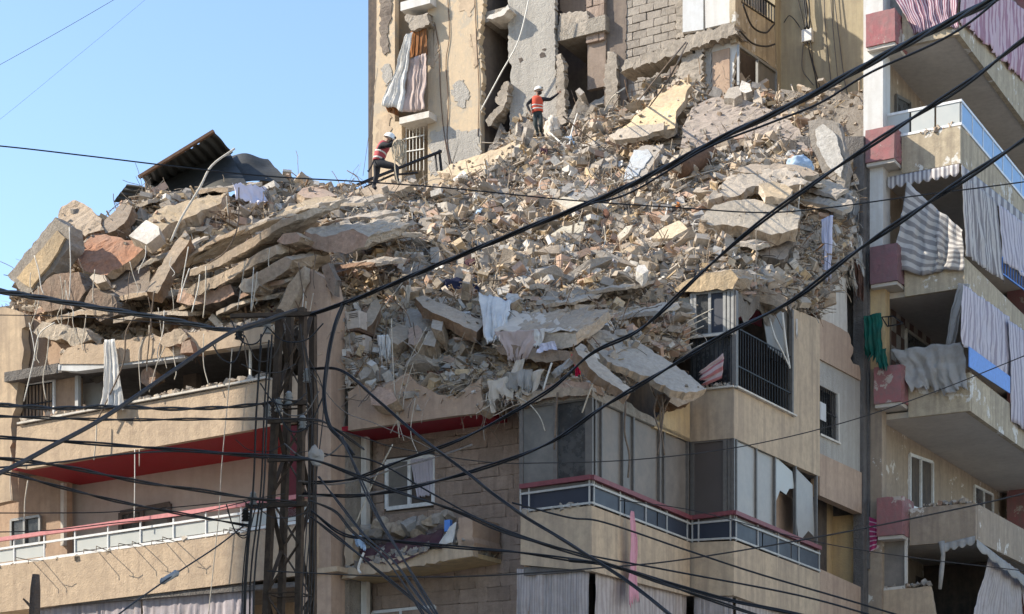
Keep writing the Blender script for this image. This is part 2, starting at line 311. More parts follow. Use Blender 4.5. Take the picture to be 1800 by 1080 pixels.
def unit_block(kind=0):
    """a shared, slightly worn unit block for bricks, stones and tiles"""
    global _cube
    if _cube is None: _cube = {}
    if kind not in _cube:
        bm = bmesh.new(); bmesh.ops.create_cube(bm, size=1.0)
        if kind < 4:
            bmesh.ops.bevel(bm, geom=bm.edges[:], offset=0.045, segments=1, affect='EDGES', profile=0.5)
            rr = random.Random(50+kind)
            for v in bm.verts: v.co += Vector((rr.uniform(-.02, .02), rr.uniform(-.02, .02), rr.uniform(-.035, .035)))
        me = bpy.data.meshes.new('block'); bm.to_mesh(me); bm.free(); _cube[kind] = me
    return _cube[kind]
def block(name, mat, parent, a, b, z, sa, sb, sz, kind=0, tilt=0):
    key = (kind, mat); me = _cubes_m.get(key)
    if me is None:
        me = unit_block(kind).copy(); me.materials.append(MATS[mat]); _cubes_m[key] = me
    o = bpy.data.objects.new(name, me); link(o, parent); o.location = W(a, b, z) - wl(parent); o.rotation_euler = (0, tilt, ROT); o.scale = (sa, sb, sz)
    return o
_cubes_m = {}
def grid_mesh(name, fn, nu, nv, mat, parent=None, smooth=True, jag=0.0, solid=0.004):
    """sheet fn(s,t)->world point with uv; jag tears the far (t=1) edge"""
    vs = []; uvs = []; fs = []
    jj = [R.uniform(0, jag) for _ in range(nu+1)]
    for j in range(nv+1):
        for i in range(nu+1):
            s, t = i/nu, j/nv; tt = t*(1-jj[i]); vs.append(tuple(fn(s, tt))); uvs.append((s, tt))
    for j in range(nv):
        for i in range(nu): k = j*(nu+1)+i; fs.append((k, k+1, k+nu+2, k+nu+1))
    me = bpy.data.meshes.new(name); me.from_pydata(vs, [], fs); uv = me.uv_layers.new(name='UVMap')
    for p in me.polygons:
        for li in p.loop_indices: uv.data[li].uv = uvs[me.loops[li].vertex_index]
    o = place(name, me, mat, parent, None, smooth)
    if solid: m = o.modifiers.new('solid', 'SOLIDIFY'); m.thickness = solid; m.offset = 0
    return o
def sheet(name, label, cat, corners, mat, folds=6, amp=0.06, sag=0.0, rough=0.05, nu=36, nv=20, jag=0.0, group=None, parent=None, foldgrow=0.6, seed=None, out=None, wave=0.5):
    """hanging cloth from four world corners (top-left, top-right, bottom-right, bottom-left) with pleats running down it"""
    A, B, Cc, D = [Vector(c) for c in corners]; nrm = out if out is not None else (B-A).cross(D-A).normalized()
    sd = R.uniform(0, 100) if seed is None else seed; ph = [R.uniform(0, 6.28) for _ in range(3)]
    def fn(s, t):
        p = A.lerp(B, s).lerp(D.lerp(Cc, s), t)
        g = (1-foldgrow)+foldgrow*t
        s2 = s + 1.0/folds*noise.noise(Vector((s*folds*.8, t*.7, sd))) + 0.02*math.sin(3*t+ph[2])
        am = 0.35+1.5*abs(noise.noise(Vector((s*folds*.6, t*.5, sd+9))))
        d = amp*g*am*(math.sin(2*math.pi*folds*s2+ph[0]+wave*t) + 0.45*math.sin(2*math.pi*folds*2.3*s2+ph[1]+1.5*t) + 0.8*noise.noise(Vector((s*folds*2.2, t*2.5, sd+4))))
        p = p + nrm*d
        if rough: nv_ = noise.noise_vector(p*1.7+Vector((sd, 0, 0))); p = p + nv_*rough*(0.3+t) + noise.noise_vector(p*5+Vector((sd, 3, 0)))*rough*0.4
        p.z -= sag*math.sin(math.pi*s)*(0.3+0.7*t); return p
    o = grid_mesh(name, fn, nu, nv, mat, parent, True, jag)
    if parent is None: tag(o, label, cat, group)
    elif label: o['label'] = label
    return o

def rough_prism(name, pts, vec, ctop, cside, seed, amp=0.03, maxlen=0.26):
    """polygon extruded by vec, broken up and roughened; colour ctop on the named face, cside elsewhere"""
    bm = bmesh.new(); vec = Vector(vec); lay = bm.faces.layers.int.new('side'); P = [bm.verts.new(p) for p in pts]; Qv = [bm.verts.new(Vector(p)+vec*R.uniform(.85, 1.15)) for p in pts]; n = len(pts)
    bm.faces.new(P)[lay] = 0; bm.faces.new(Qv[::-1])[lay] = 1
    for i in range(n): bm.faces.new((P[i], Qv[i], Qv[(i+1) % n], P[(i+1) % n]))[lay] = 1
    bmesh.ops.recalc_face_normals(bm, faces=bm.faces[:]); bmesh.ops.triangulate(bm, faces=bm.faces[:])
    for _ in range(4):
        e = [e for e in bm.edges if e.calc_length() > maxlen]
        if not e or len(bm.faces) > 3500: break
        bmesh.ops.subdivide_edges(bm, edges=e, cuts=1); bmesh.ops.triangulate(bm, faces=bm.faces[:])
    topv = set()
    for g in bm.faces:
        if g[lay] == 0: topv.update(g.verts)
    for v in bm.verts:
        d = noise.noise_vector(v.co*1.9+Vector((seed, 0, 0)))*amp*.45+noise.noise_vector(v.co*6+Vector((0, seed, 0)))*amp*.6+noise.noise_vector(v.co*15+Vector((0, 0, seed)))*amp*.5
        v.co += d*(.55 if v in topv else 2.0)
    me = bpy.data.meshes.new(name); bm.to_mesh(me); at = me.color_attributes.new('col', 'FLOAT_COLOR', 'CORNER')
    bm.faces.ensure_lookup_table()
    for p in me.polygons:
        c = ctop if bm.faces[p.index][lay] == 0 else cside
        k = 1+.3*noise.noise(p.center*1.1+Vector((seed, 1, 0)))+R.uniform(-.05, .05)
        for li in p.loop_indices: at.data[li].color = (c[0]*k, c[1]*k, c[2]*k, 1)
    bm.free(); return me
# ------------------------------------------------------------------ ground and street
def flat(name, x0, x1, y0, y1, z, mat):
    me = bpy.data.meshes.new(name); me.from_pydata([(x0, y0, z), (x1, y0, z), (x1, y1, z), (x0, y1, z)], [], [(0, 1, 2, 3)])
    o = place(name, me, mat, None, Vector((0, 0, z))); o['kind'] = 'structure'; return o
flat('ground', -1500, 1500, -1500, 1500, -0.02, 'pavement')
flat('street', -300, 300, -6, 27, 0.0, 'asphalt')

# ------------------------------------------------------------------ the collapsed apartment building: what still stands of its front
BF, BW, BR = -0.3, 2.2, 1.5                     # left balcony front, wall behind it, recessed stone wall
bld = thing('apartment_building', 'half collapsed beige apartment block with red balcony soffits under the rubble', 'building', W(-6, 6, 0))
def part(name, mb, mat, parent=None, **k): return mb.build(name, mat, parent or bld, **k)
def lerp_y(tl, tr, x): return tl[1]+(tr[1]-tl[1])*(x-tl[0])/(tr[0]-tl[0])
def P_(plane, val): return (lambda x, y, d=0.0: wb(x, y, val+d)) if plane == 'b' else (lambda x, y, d=0.0: wa(x, y, val-d))
def facewin(parent, plane, val, xs, tl, tr, bl, br, fmat, pmats, fw=0.07, dep=0.06, back=0.04, name='window', label=None, ajar=()):
    """a run of framed panes between the pixel columns xs on a wall plane; pmats gives a pane material or None for a missing pane"""
    P = P_(plane, val); inw = udir(0, 1, 0) if plane == 'b' else udir(-1, 0, 0)
    mb = MB(); cor = lambda x, d=0: (P(x, lerp_y(tl, tr, x), d), P(x, lerp_y(bl, br, x), d))
    for x in xs: p, q = cor(x); mb.bar(p, q, fw, dep)
    for k in (0, 1):
        mb.bar(cor(xs[0])[k], cor(xs[-1])[k], dep*0.9, fw)
    w = part(name, mb, fmat, parent)
    if label: w['label'] = label
    for i, m in enumerate(pmats):
        if m is None: continue
        a, d = cor(xs[i]); b, c = cor(xs[i+1]); off = inw*(back*0.3 + (0.02 if i % 2 else 0))
        pm = MB(); ex = (b-a).normalized()*fw*0.3
        pts = [a+ex, b-ex, c-ex, d+ex]
        if isinstance(m, tuple):                      # broken pane: outline in fractions
            m, shape = m; pts = [(a.lerp(b, s)).lerp(d.lerp(c, s), t) for s, t in shape]
        pm.prism([p+off for p in pts], inw*0.008); part('pane', pm, m, w)
    return w
def bars(parent, plane, val, x0, x1, tl, tr, bl, br, n, mat, r=0.011, name='grille', rails=(0.0, 1.0)):
    P = P_(plane, val); g = None
    for t in rails:
        mb = MB(); mb.bar(P(x0, tl[1]+(bl[1]-tl[1])*t), P(x1, tr[1]+(br[1]-tr[1])*t), 0.03); o = part(name if g is None else 'rail', mb, mat, g or parent); g = g or o
    for i in range(n+1):
        x = x0+(x1-x0)*i/n; m = MB(); m.bar(P(x, lerp_y(tl, tr, x)), P(x, lerp_y(bl, br, x)), 0.022)
        part('bar', m, mat, g)
    return g

# ---- left wing -----------------------------------------------------------------
m = MB(); wall_b(m, [(-140, 1000), (-140, 860), (118, 820), (118, 1000)], BW-0.5, 0.2); stone_l = part('wall', m, 'stucco_pink')
m = MB(); wall_b(m, [(100, 1030), (100, 735), (640, 690), (640, 1000)], BW, 0.2); part('wall', m, 'interior_wall')
m = MB(); m.bar(wb(112, 850, BW-0.55), wb(112, 960, BW-0.55), 0.12); part('corner_post', m, 'pale_plaster')
m = MB(); wall_b(m, [(-140, 1560), (-140, 1060), (640, 960), (640, 1500)], BW, 0.2); part('wall', m, 'stucco_beige')
facewin(bld, 'b', BW-0.56, [20, 43, 70], (20, 915), (70, 907), (20, 962), (70, 955), 'grey_metal', ['glass_dark', 'glass_dark'])
facewin(bld, 'b', BW-0.05, [212, 250, 298], (212, 902), (298, 886), (212, 985), (298, 972), 'brown_frame', ['glass_dark', 'glass_grey'], fw=0.12, label='maroon framed balcony window')
# floors
def floor_slab(pts, z0, z1, mat='concrete_dark', name='floor_slab', parent=None):  # dark concrete colour also paints the shade of the rooms
    m = MB(); m.prism([W(a, b, z0) for a, b in pts], (0, 0, z1-z0)); return part(name, m, mat, parent)
# upper balcony: parapet, red soffit
balc = part('balcony', wall_b(MB(), [(30, 750), (472, 668), (480, 749), (46, 825), (26, 822)], BF, 0.16), 'stucco_sun')
m = MB(); m.bar(wb(36, 746, BF+0.06), wb(474, 665, BF+0.06), 0.26, 0.05); part('coping', m, 'pale_plaster', balc)
pL, pR = pb(20, 826, BF), pb(530, 741, BF)
def soffit(parent, pL, pR, depth, th, mat, name='soffit'):
    m = MB(); q = [W(pL[0], pL[1]+0.02, pL[2]), W(pR[0], pR[1]+0.02, pR[2]), W(pR[0], pR[1]+depth, pR[2]), W(pL[0], pL[1]+depth, pL[2])]
    m.prism(q, (0, 0, th)); return part(name, m, mat, parent)
soffit(balc, pL, pR, 2.6, 0.12, 'soffit_red')
m = MB(); wall_b(m, [(472, 669), (556, 655), (556, 738), (480, 749)], BF+0.004, 0.16); part('parapet', m, 'stucco_sun', balc)
# lower balcony
balc2 = part('balcony', wall_b(MB(), [(-140, 1014), (450, 934), (556, 920), (556, 1008), (445, 1022), (70, 1068), (-140, 1094)], BF, 0.16), 'stucco_sun')
def rail(parent, pts, P, w, h, mat, name='rail', d=0.05):
    m = MB()
    for (x0, y0), (x1, y1) in zip(pts, pts[1:]): m.bar(P(x0, y0, d), P(x1, y1, d), w, h)
    return part(name, m, mat, parent)
Pl = P_('b', BF)
rail(balc2, [(-140, 969), (438, 886), (556, 869)], Pl, 0.10, 0.10, 'pink_rail', 'handrail')
rail(balc2, [(-140, 986), (450, 899), (556, 884)], Pl, 0.05, 0.055, 'white_metal')
rail(balc2, [(-140, 1014), (450, 929), (556, 914)], Pl, 0.05, 0.07, 'white_metal')
for x in (-40, 25, 78, 132, 190, 247, 305, 362, 424, 490, 550):
    m = MB(); m.bar(Pl(x, 947-(x-15)*0.1445, 0.05), Pl(x, 996-(x-15)*0.142, 0.05), 0.035); part('baluster', m, 'white_metal', balc2)
for x0, x1 in ((-60, 23), (27, 76), (133, 245), (249, 360), (364, 421), (427, 487), (493, 547)):
    m = MB(); f = lambda x, o: Pl(x, o-(x-15)*0.1435, 0.06); m.prism([f(x0, 966), f(x1, 966), f(x1, 987), f(x0, 987)], udir(0, 0.012, 0)); part('glass_panel', m, 'glass_frost', balc2)
pL2, pR2 = pb(-140, 1092, BF), pb(592, 1004, BF); soffit(balc2, pL2, pR2, 2.5, 0.12, 'stucco_beige')
zl = pL2[2]
floor_slab([(-22, -0.25), (-7.6, -0.25), (-7.6, 9), (-22, 9)], zl+0.13, zl+0.25)
# upper room behind the torn opening
zu = pb(300, 780, BF)[2]
floor_slab([(-18.5, 0.2), (-7.6, 0.2), (-7.6, 9), (-18.5, 9)], zu+0.16, zu+0.3)
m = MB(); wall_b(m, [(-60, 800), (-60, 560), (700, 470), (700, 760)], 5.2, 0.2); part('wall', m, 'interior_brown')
m = MB(); wall_b(m, [(-120, 800), (-120, 600), (40, 600), (40, 672), (95, 665), (95, 640), (136, 632), (136, 742), (40, 765)], 0.35, 0.2); part('wall', m, 'stucco_pink')
m = MB(); wall_b(m, [(-120, 620), (-120, 560), (60, 560), (136, 600), (136, 632), (40, 650)], 0.35, 0.2); part('wall', m, 'stucco_pink')
bars(bld, 'b', 0.3, 38, 92, (38, 680), (92, 672), (38, 748), (92, 738), 9, 'black_iron', name='window_grille', rails=(0, 0.5, 1))
m = MB(); wall_b(m, [(30, 690), (97, 676), (97, 745), (30, 757)], 0.62, 0.02); part('pane', m, 'glass_dark')
m = MB(); m.bar(wb(34, 678, .3), wb(97, 669, .3), .06); m.bar(wb(95, 669, .3), wb(95, 742, .3), .06); part('window_frame', m, 'white_metal')
m = MB(); m.bar(wb(137, 648, 0.3), wb(137, 722, 0.3), 0.11); part('door_frame', m, 'white_paint')
m = MB(); wall_b(m, [(146, 663), (178, 656), (186, 700), (186, 730), (158, 735), (146, 700)], 1.0, 0.05); part('door', m, 'white_paint')
m = MB(); wall_b(m, [(322, 640), (345, 624), (345, 700), (322, 706)], 1.6, 0.2); part('wall', m, 'interior_brown')
m = MB(); m.bar(wb(440, 585, 0.0), wb(440, 690, 0.0), 0.05); part('pipe', m, 'wire_white')
beam = part('edge_beam', wall_b(MB(), rag([(104, 633), (118, 612), (200, 600), (300, 588), (395, 578), (478, 570), (478, 600), (338, 621), (200, 640), (104, 640)], 3, 10, (6, 7, 8)), BF-0.05, 0.32), 'stucco_sun')
m = MB(); wall_b(m, [(102, 641), (325, 621), (325, 629), (135, 653), (102, 651)], BF-0.02, 0.3); part('fascia', m, 'white_paint', beam)
m = MB(); wall_b(m, [(338, 606), (478, 590), (478, 604), (338, 621)], BF+0.02, 0.28); part('fascia', m, 'pale_plaster', beam)
zr = pb(300, 620, BF)[2]
floor_slab([(-17.2, -0.2), (-7.9, -0.2), (-7.9, 6), (-17.2, 6)], zr, zr+0.25)
# scarred column at the far end
m = MB(); wall_b(m, rag([(-70, 900), (-70, 560), (8, 540), (42, 552), (38, 640), (20, 760), (22, 880)], 4, 14), 0.0, 0.25); part('column', m, 'stucco_beige')
# ---- pier with the air conditioners -----------------------------------------------
aP0, aP1 = pb(528, 700, -0.2)[0], pb(582, 700, -0.2)[0]
zt = pb(560, 478, -0.2)[2]
m = MB(); m.box(aP0, aP1, -0.2, 0.35, 0.0, zt-0.6); part('pier', m, 'stucco_pink')
m = MB(); m.box(aP0, aP1-.02, 0.352, 1.5, 0.0, zt-1.0); part('pier_side', m, 'concrete')
m = MB(); m.prism([W(aP0, -0.19, zt-0.6), W(aP1-.01, -0.19, zt-0.6), W(aP1-.1, -0.19, zt-.25), W(aP0+0.3, -0.19, zt+0.1), W(aP0+0.1, -0.19, zt-.1)], udir(0, .5, 0)); part('pier_stub', m, 'stucco_pink')
m = MB(); m.box(aP1+0.004, aP1+0.16, 1.0, 1.15, 4.0, zt-2.5); part('drain_pipe', m, 'pale_plaster')
# maroon recess of the lower balcony end
m = MB(); m.box(aP0-0.5, aP0-0.003, -0.24, 2.2, pb(560, 905, -.2)[2], pR[2]-0.06); part('wall', m, 'maroon')

# ---- recessed stone wall ------------------------------------------------------------
aR0, aR1 = aP1, pb(912, 800, BR)[0]
m = MB(); m.box(aR0-0.3, aR1+0.6, BR+0.03, BR+0.3, 0.0, 12.6); swall = part('wall', m, 'mortar')
wz0, wz1 = pb(720, 896, BR)[2], pb(720, 800, BR)[2]; wa0, wa1 = pb(676, 850, BR)[0], pb(764, 850, BR)[0]
zz = 5.6; row = 0
while zz < 12.3:
    h = R.choice((0.30, 0.33, 0.36)); aa = aR0 + R.uniform(-0.5, -0.1)
    while aa < aR1+0.3:
        w = R.uniform(0.5, 0.85); e = min(aa+w, aR1+0.4); s = max(aa, aR0+0.02)
        if e-s > 0.12:
            segs = [(s, e)]
            if zz+h > wz0-0.02 and zz < wz1+0.02: segs = [(s, min(e, wa0)), (max(s, wa1), e)]
            for s_, e_ in segs:
                if e_-s_ > 0.08: block('stone_block', 'stone_block', swall, (s_+e_)/2, BR+0.02+R.uniform(-0.006, 0.006), zz+h/2, e_-s_-0.005, 0.12, h-0.005, R.randint(0, 3))
        aa += w
    zz += h; row += 1
m = MB(); m.box(wa0+0.02, wa1-0.02, BR+0.021, BR+0.029, wz0, wz1); part('shade_backing', m, 'interior_shade', swall)  # thin dark sheet painting the unlit room behind the window
win = facewin(bld, 'b', BR-0.03, [680, 720, 762], (680, 812), (762, 802), (680, 895), (762, 885), 'white_metal', ['glass_grey', None], fw=0.09, label='white sliding window in the stone wall')
facewin(bld, 'b', BR-0.03, [655, 705, 765], (655, 1077), (765, 1066), (655, 1170), (765, 1160), 'white_metal', ['glass_dark', 'glass_dark'])
m = MB(); m.box(wa0, wa1, BR-0.035, BR-0.005, 0, 0.01)
# torn upper balcony
balc3 = part('balcony', wall_b(MB(), rag([(612, 757), (612, 690), (636, 664), (662, 690), (700, 664), (716, 655), (736, 676), (770, 694), (800, 697), (826, 676), (846, 664), (848, 716), (838, 727), (800, 731)], 2.5, 10, (0, 11, 12, 13)), 0.2, 0.16), 'stucco_pink')
balc3['label'] = 'torn balcony parapet filled with rubble'
pl3, pr3 = pb(600, 758, 0.2), pb(842, 724, 0.2); soffit(balc3, pl3, pr3, 1.27, 0.1, 'soffit_red')
m = MB(); m.box(pr3[0]-0.17, pr3[0]-0.01, 0.37, 1.5, pr3[2]+0.1, pr3[2]+0.7); part('parapet', m, 'stucco_pink', balc3)
# torn lower balcony
balc4 = part('balcony', wall_b(MB(), rag([(600, 1018), (606, 1002), (640, 990), (690, 982), (760, 966), (800, 960), (830, 948), (832, 978), (790, 984), (700, 1002)], 2.5, 9, (7,)), 0.15, 0.22), 'stucco_beige')
balc4['label'] = 'broken lower balcony with a heap on it'
pl4, pr4 = pb(604, 1016, 0.17), pb(830, 979, 0.17); soffit(balc4, pl4, pr4, 1.3, 0.10, 'stucco_yellow')
m = MB(); wall_b(m, rag([(804, 962), (806, 910), (830, 908), (832, 960)], 2, 8), 0.15, 1.2); part('parapet', m, 'stucco_pink', balc4)
m = MB(); wall_b(m, rag([(606, 1000), (606, 930), (620, 926), (622, 990)], 2, 8), 0.2, 0.25); part('parapet', m, 'stucco_beige', balc4)

# ---- bay -------------------------------------------------------------------------------
A1, B1 = 1.1, 5.17
corn = [(-1.755, 0.0), (0.0, 0.0), (0.0, B1), (A1, B1), (A1, 10.93)]
XS = [915, 1040, 1213, 1290, 1441]
def bay_P(i, x, y, d=0.0):
    """pixel on the i-th face of the bay, d metres inside it"""
    return (wb(x, y, d), wa(x, y, -d), wb(x, y, B1+d), wa(x, y, A1-d))[i]
def bay_strip(tops, bots, th, mat, name, parent=None, d=0.0, faces=(0, 1, 2, 3)):
    first = None
    for i in faces:
        m = MB(); m.prism([bay_P(i, XS[i], tops[i], d), bay_P(i, XS[i+1], tops[i+1], d), bay_P(i, XS[i+1], bots[i+1], d), bay_P(i, XS[i], bots[i], d)], udir(0, th, 0) if i in (0, 2) else udir(-th, 0, 0))
        o = part(name, m, mat, parent or first); first = first or o
    return first
def bay_rail(ys, mat, w, h, d, name, parent):
    m = MB()
    for i in range(4): m.bar(bay_P(i, XS[i], ys[i], d), bay_P(i, XS[i+1], ys[i+1], d), w, h)
    return part(name, m, mat, parent)
top1, bot1 = [903, 889, 954, 951, 1008], [993, 1004, 1048, 1047, 1100]
bayp = bay_strip(top1, bot1, 0.16, 'stucco_beige', 'bay_parapet')
bay_rail([856, 839, 911, 901, 964], 'maroon_rail', 0.12, 0.10, -0.02, 'handrail', bayp)
bay_rail([869, 852, 921, 914, 974], 'dull_white', 0.045, 0.045, 0.0, 'rail', bayp)
bay_rail([899, 884, 950, 946, 1004], 'dull_white', 0.045, 0.045, 0.0, 'rail', bayp)
for i, xs in enumerate(([915, 930, 1036], [1044, 1090, 1135, 1172, 1208], [1217, 1228, 1284], [1294, 1332, 1368, 1404, 1440])):
    for x in xs:
        t = (x-XS[i])/(XS[i+1]-XS[i]); y = lambda a: a[i]+(a[i+1]-a[i])*t
        m = MB(); m.bar(bay_P(i, x, y([856, 839, 911, 901, 964])), bay_P(i, x, y([899, 884, 950, 946, 1004])+4), 0.03); part('baluster', m, 'dull_white', bayp)
for i in range(4):
    ng = (1, 3, 1, 3)[i]
    for k in range(ng):
        x0 = XS[i]+(XS[i+1]-XS[i])*k/ng+1; x1 = XS[i]+(XS[i+1]-XS[i])*(k+1)/ng-1
        f = lambda x, a: a[i]+(a[i+1]-a[i])*(x-XS[i])/(XS[i+1]-XS[i])
        m = MB(); tp, bt = [871, 854, 923, 916, 976], [897, 882, 948, 944, 1002]
        m.prism([bay_P(i, x0, f(x0, tp), .02), bay_P(i, x1, f(x1, tp), .02), bay_P(i, x1, f(x1, bt), .02), bay_P(i, x0, f(x0, bt), .02)], udir(0, .01, 0) if i in (0, 2) else udir(-.01, 0, 0)); part('glass_panel', m, 'glass_navy', bayp)
wt, wbm = [716, 699, 777, 770, 836], [864, 850, 922, 912, 975]
faces = [('b', 0.05), ('a', -0.05), ('b', B1+0.05), ('a', A1-0.05)]
brk = lambda *s: list(s)
facewin(bld, 'b', 0.05, [917, 977, 1033, 1039], (917, wt[0]), (1039, wt[1]), (917, wbm[0]), (1039, wbm[1]), 'dark_frame', ['glass_grey', 'glass_dark', 'dark_frame'], fw=0.09, label='cracked sliding windows on the bay end')
facewin(bld, 'a', -0.05, [1045, 1056, 1094, 1112, 1158, 1166, 1208], (1040, wt[1]), (1213, wt[2]), (1040, wbm[1]), (1213, wbm[2]), 'dark_frame', ['dark_frame', 'glass_dusty', 'dark_frame', 'glass_dusty', 'dark_frame', 'glass_dusty'], fw=0.08, label='dusty bay windows with curtains drawn behind')
facewin(bld, 'b', B1+0.05, [1217, 1275, 1283, 1288], (1217, wt[2]), (1288, wt[3]), (1217, wbm[2]), (1288, wbm[3]), 'dark_frame', ['blind_dark', 'dark_frame', 'dark_frame'], fw=0.1)
facewin(bld, 'a', A1-0.05, [1293, 1328, 1361, 1397, 1434], (1290, wt[3]), (1440, wt[4]), (1290, wbm[3]), (1440, wbm[4]), 'dark_frame', ['glass_pale', 'glass_pale', ('glass_frost', [(0.05, 0), (0.9, 0.1), (1, 0.3), (0.75, 0.33), (0.6, 0.42), (0.3, 0.4), (0.12, 0.55)]), ('glass_pale', [(0.05, 0.02), (0.9, 0.15), (1, 0.8), (0.7, 0.75), (0.25, 0.95), (0.1, 0.6)])], fw=0.08, label='bay windows with smashed panes')
m = MB(); wall_a(m, [(1362, 862), (1400, 880), (1400, 955), (1362, 940)], A1-0.5, 0.1); part('wall', m, 'stucco_pink')
# band above those windows = parapet of the level above
m = MB(); m.prism([wa(x, y, A1) for x, y in [(1290, 682), (1394, 733), (1394, 543), (1441, 562), (1441, 838), (1290, 770)]], udir(-0.16, 0, 0)); part('wall', m, 'stucco_beige')
m = MB(); m.prism([wb(x, y, B1) for x, y in [(1213, 690), (1290, 682), (1290, 770), (1213, 777)]], udir(0, 0.16, 0)); part('wall', m, 'stucco_beige')
m = MB(); m.prism([wa(x, y, 0.0) for x, y in rag([(1150, 752), (1168, 728), (1213, 690), (1213, 777)], 2, 8, (2, 3))], udir(-0.16, 0, 0)); part('wall', m, 'stucco_yellow')
m = MB(); m.bar(wb(1214, 688, B1), wb(1291, 680, B1), 0.2, 0.04); m.bar(wa(1290, 680, A1), wa(1395, 732, A1), 0.2, 0.04); part('coping', m, 'pale_plaster')
m = MB(); m.prism([wa(x, y, 0.0) for x, y in rag([(1040, 699), (1040, 684), (1100, 706), (1158, 742), (1213, 772), (1213, 777)], 2, 8, (5,))], udir(-0.2, 0, 0)); part('lintel', m, 'concrete')
m = MB(); m.prism([wb(x, y, 0.0) for x, y in rag([(912, 716), (912, 694), (980, 680), (1040, 680), (1040, 699)], 2, 8, (4,))], udir(0, 0.2, 0)); part('lintel', m, 'concrete')
# upper bay level: sliding window, grilles
facewin(bld, 'b', B1+0.03, [1216, 1222, 1248, 1274, 1281, 1288], (1216, 517), (1288, 510), (1216, 592), (1288, 585), 'grey_metal', ['glass_dark', 'glass_dark', 'glass_navy', 'pale_plaster', 'grey_metal'], fw=0.07, label='dusty sliding window at the bay corner')
m = MB(); m.bar(wb(1214, 594, B1), wb(1288, 586, B1), .1, .06); part('sill', m, 'pale_plaster')
bars(bld, 'b', B1+0.02, 1217, 1286, (1217, 597), (1286, 590), (1217, 688), (1286, 681), 9, 'black_iron', name='railing')
m = MB(); m.prism([wb(x, y, B1+0.14) for x, y in [(1214, 596), (1288, 588), (1288, 682), (1214, 689)]], udir(0, .02, 0)); part('screen', m, 'glass_dark')
m = MB(); m.bar(wa(1291, 512, A1-.02), wa(1291, 684, A1-.02), 0.14); part('corner_post', m, 'dark_frame')
m = MB(); m.bar(wa(1391, 545, A1-.02), wa(1391, 733, A1-.02), 0.1); part('corner_post', m, 'dark_frame')
bars(bld, 'a', A1-0.03, 1296, 1390, (1296, 577), (1390, 628), (1296, 684), (1390, 731), 20, 'black_iron', name='railing', rails=(0.0, 0.62, 1.0))
m = MB(); wall_a(m, [(1296, 515), (1340, 528), (1340, 575), (1296, 560)], -1.0, 0.05); part('ceiling_board', m, 'soffit_red')
m = MB(); wall_a(m, [(1336, 525), (1389, 545), (1389, 640), (1350, 610)], A1-0.12, 0.02); part('sheet_panel', m, 'glass_grey')
m = MB(); wall_b(m, rag([(1128, 530), (1212, 522), (1212, 590), (1150, 585)], 3, 9, (1,)), B1+0.2, 0.12); part('wall', m, 'white_paint')
for x in (1186,): m = MB(); m.bar(wb(x, 530, B1+.15), wb(x, 588, B1+.15), .05); part('frame', m, 'white_metal')
# ---- right flank -------------------------------------------------------------------------
AF = 1.0
m = MB(); wall_a(m, rag([(1441, 560), (1492, 586), (1500, 611), (1495, 630), (1512, 649), (1513, 669), (1441, 631)], 2.5, 8, (4, 5, 6)), AF+0.06, 0.2); part('wall', m, 'stucco_pink')
m = MB(); wall_a(m, [(1441, 631), (1513, 669), (1521, 834), (1441, 797), (1441, 763), (1473, 777), (1472, 693), (1441, 677)], AF, 0.2); part('wall', m, 'stucco_grey')
m = MB(); wall_a(m, [(1441, 797), (1521, 834), (1521, 906), (1441, 871)], AF+0.05, 0.25); part('wall', m, 'stucco_pink')
bars(bld, 'a', AF-0.05, 1442, 1471, (1442, 678), (1471, 693), (1442, 762), (1471, 776), 9, 'black_iron', name='window_grille', rails=(0, .5, 1))
m = MB(); wall_a(m, [(1440, 676), (1474, 692), (1474, 778), (1440, 764)], AF-0.3, 0.02); part('pane', m, 'glass_dark')
m = MB(); wall_a(m, [(1442, 706), (1452, 711), (1452, 742), (1442, 737)], AF+0.02, 0.02); part('board', m, 'white_paint')
m = MB(); m.bar(wa(1473, 692, AF), wa(1474, 779, AF), .06); m.bar(wa(1441, 764, AF+.02), wa(1476, 780, AF+.02), .08, .05); part('window_frame', m, 'pale_plaster')
m = MB(); wall_a(m, [(1441, 871), (1521, 906), (1530, 1060), (1441, 1025)], AF-0.9, 0.2); part('wall', m, 'stucco_yellow')
m = MB(); wall_a(m, [(1441, 1000), (1530, 1040), (1530, 1560), (1441, 1560)], AF+.02, 0.3); part('wall', m, 'stucco_pink')
m = MB(); m.box(AF-0.9, AF+0.02, pa(1521, 900, AF)[1]-0.25, pa(1521, 900, AF)[1], 4, pa(1521, 906, AF)[2]); part('wall', m, 'stucco_yellow')
# near-black core boxes added to paint the unlit rooms; slabs block the light
m = MB(); m.box(-7.4, -1.0, 2.0, 14.0, 0, 12.2); part('shade_core', m, 'interior_shade')
m = MB(); m.box(-1.0, 0.2, 9.5, 14.0, 0, 13.6); part('shade_core', m, 'interior_shade')
m = MB(); m.box(-21, -8.2, 5.4, 14.0, 0, 13.4); part('shade_core', m, 'interior_shade')
baypoly = [(-1.7, .05), (-.08, .05), (-.08, 5.25), (1.0, 5.25), (1.0, 14.6), (-1.7, 14.6)]
zB, zA, zT = pb(1040, 1004, 0)[2], pb(1040, 697, 0)[2], pa(1290, 513, A1)[2]
floor_slab(baypoly, zB+0.02, zB+0.2); floor_slab(baypoly, zA-0.02, zA+0.16)
m = MB(); wall_a(m, [(1290, 1060), (1441, 1110), (1441, 1560), (1290, 1560)], A1-.3, .2); part('wall', m, 'stucco_beige')
m = MB(); wall_b(m, [(905, 1180), (1040, 1180), (1040, 1560), (905, 1560)], 0.1, .2); part('wall', m, 'stucco_beige')
m = MB(); wall_a(m, [(1040, 1180), (1213, 1180), (1213, 1560), (1040, 1560)], -0.1, .2); part('wall', m, 'stucco_beige')
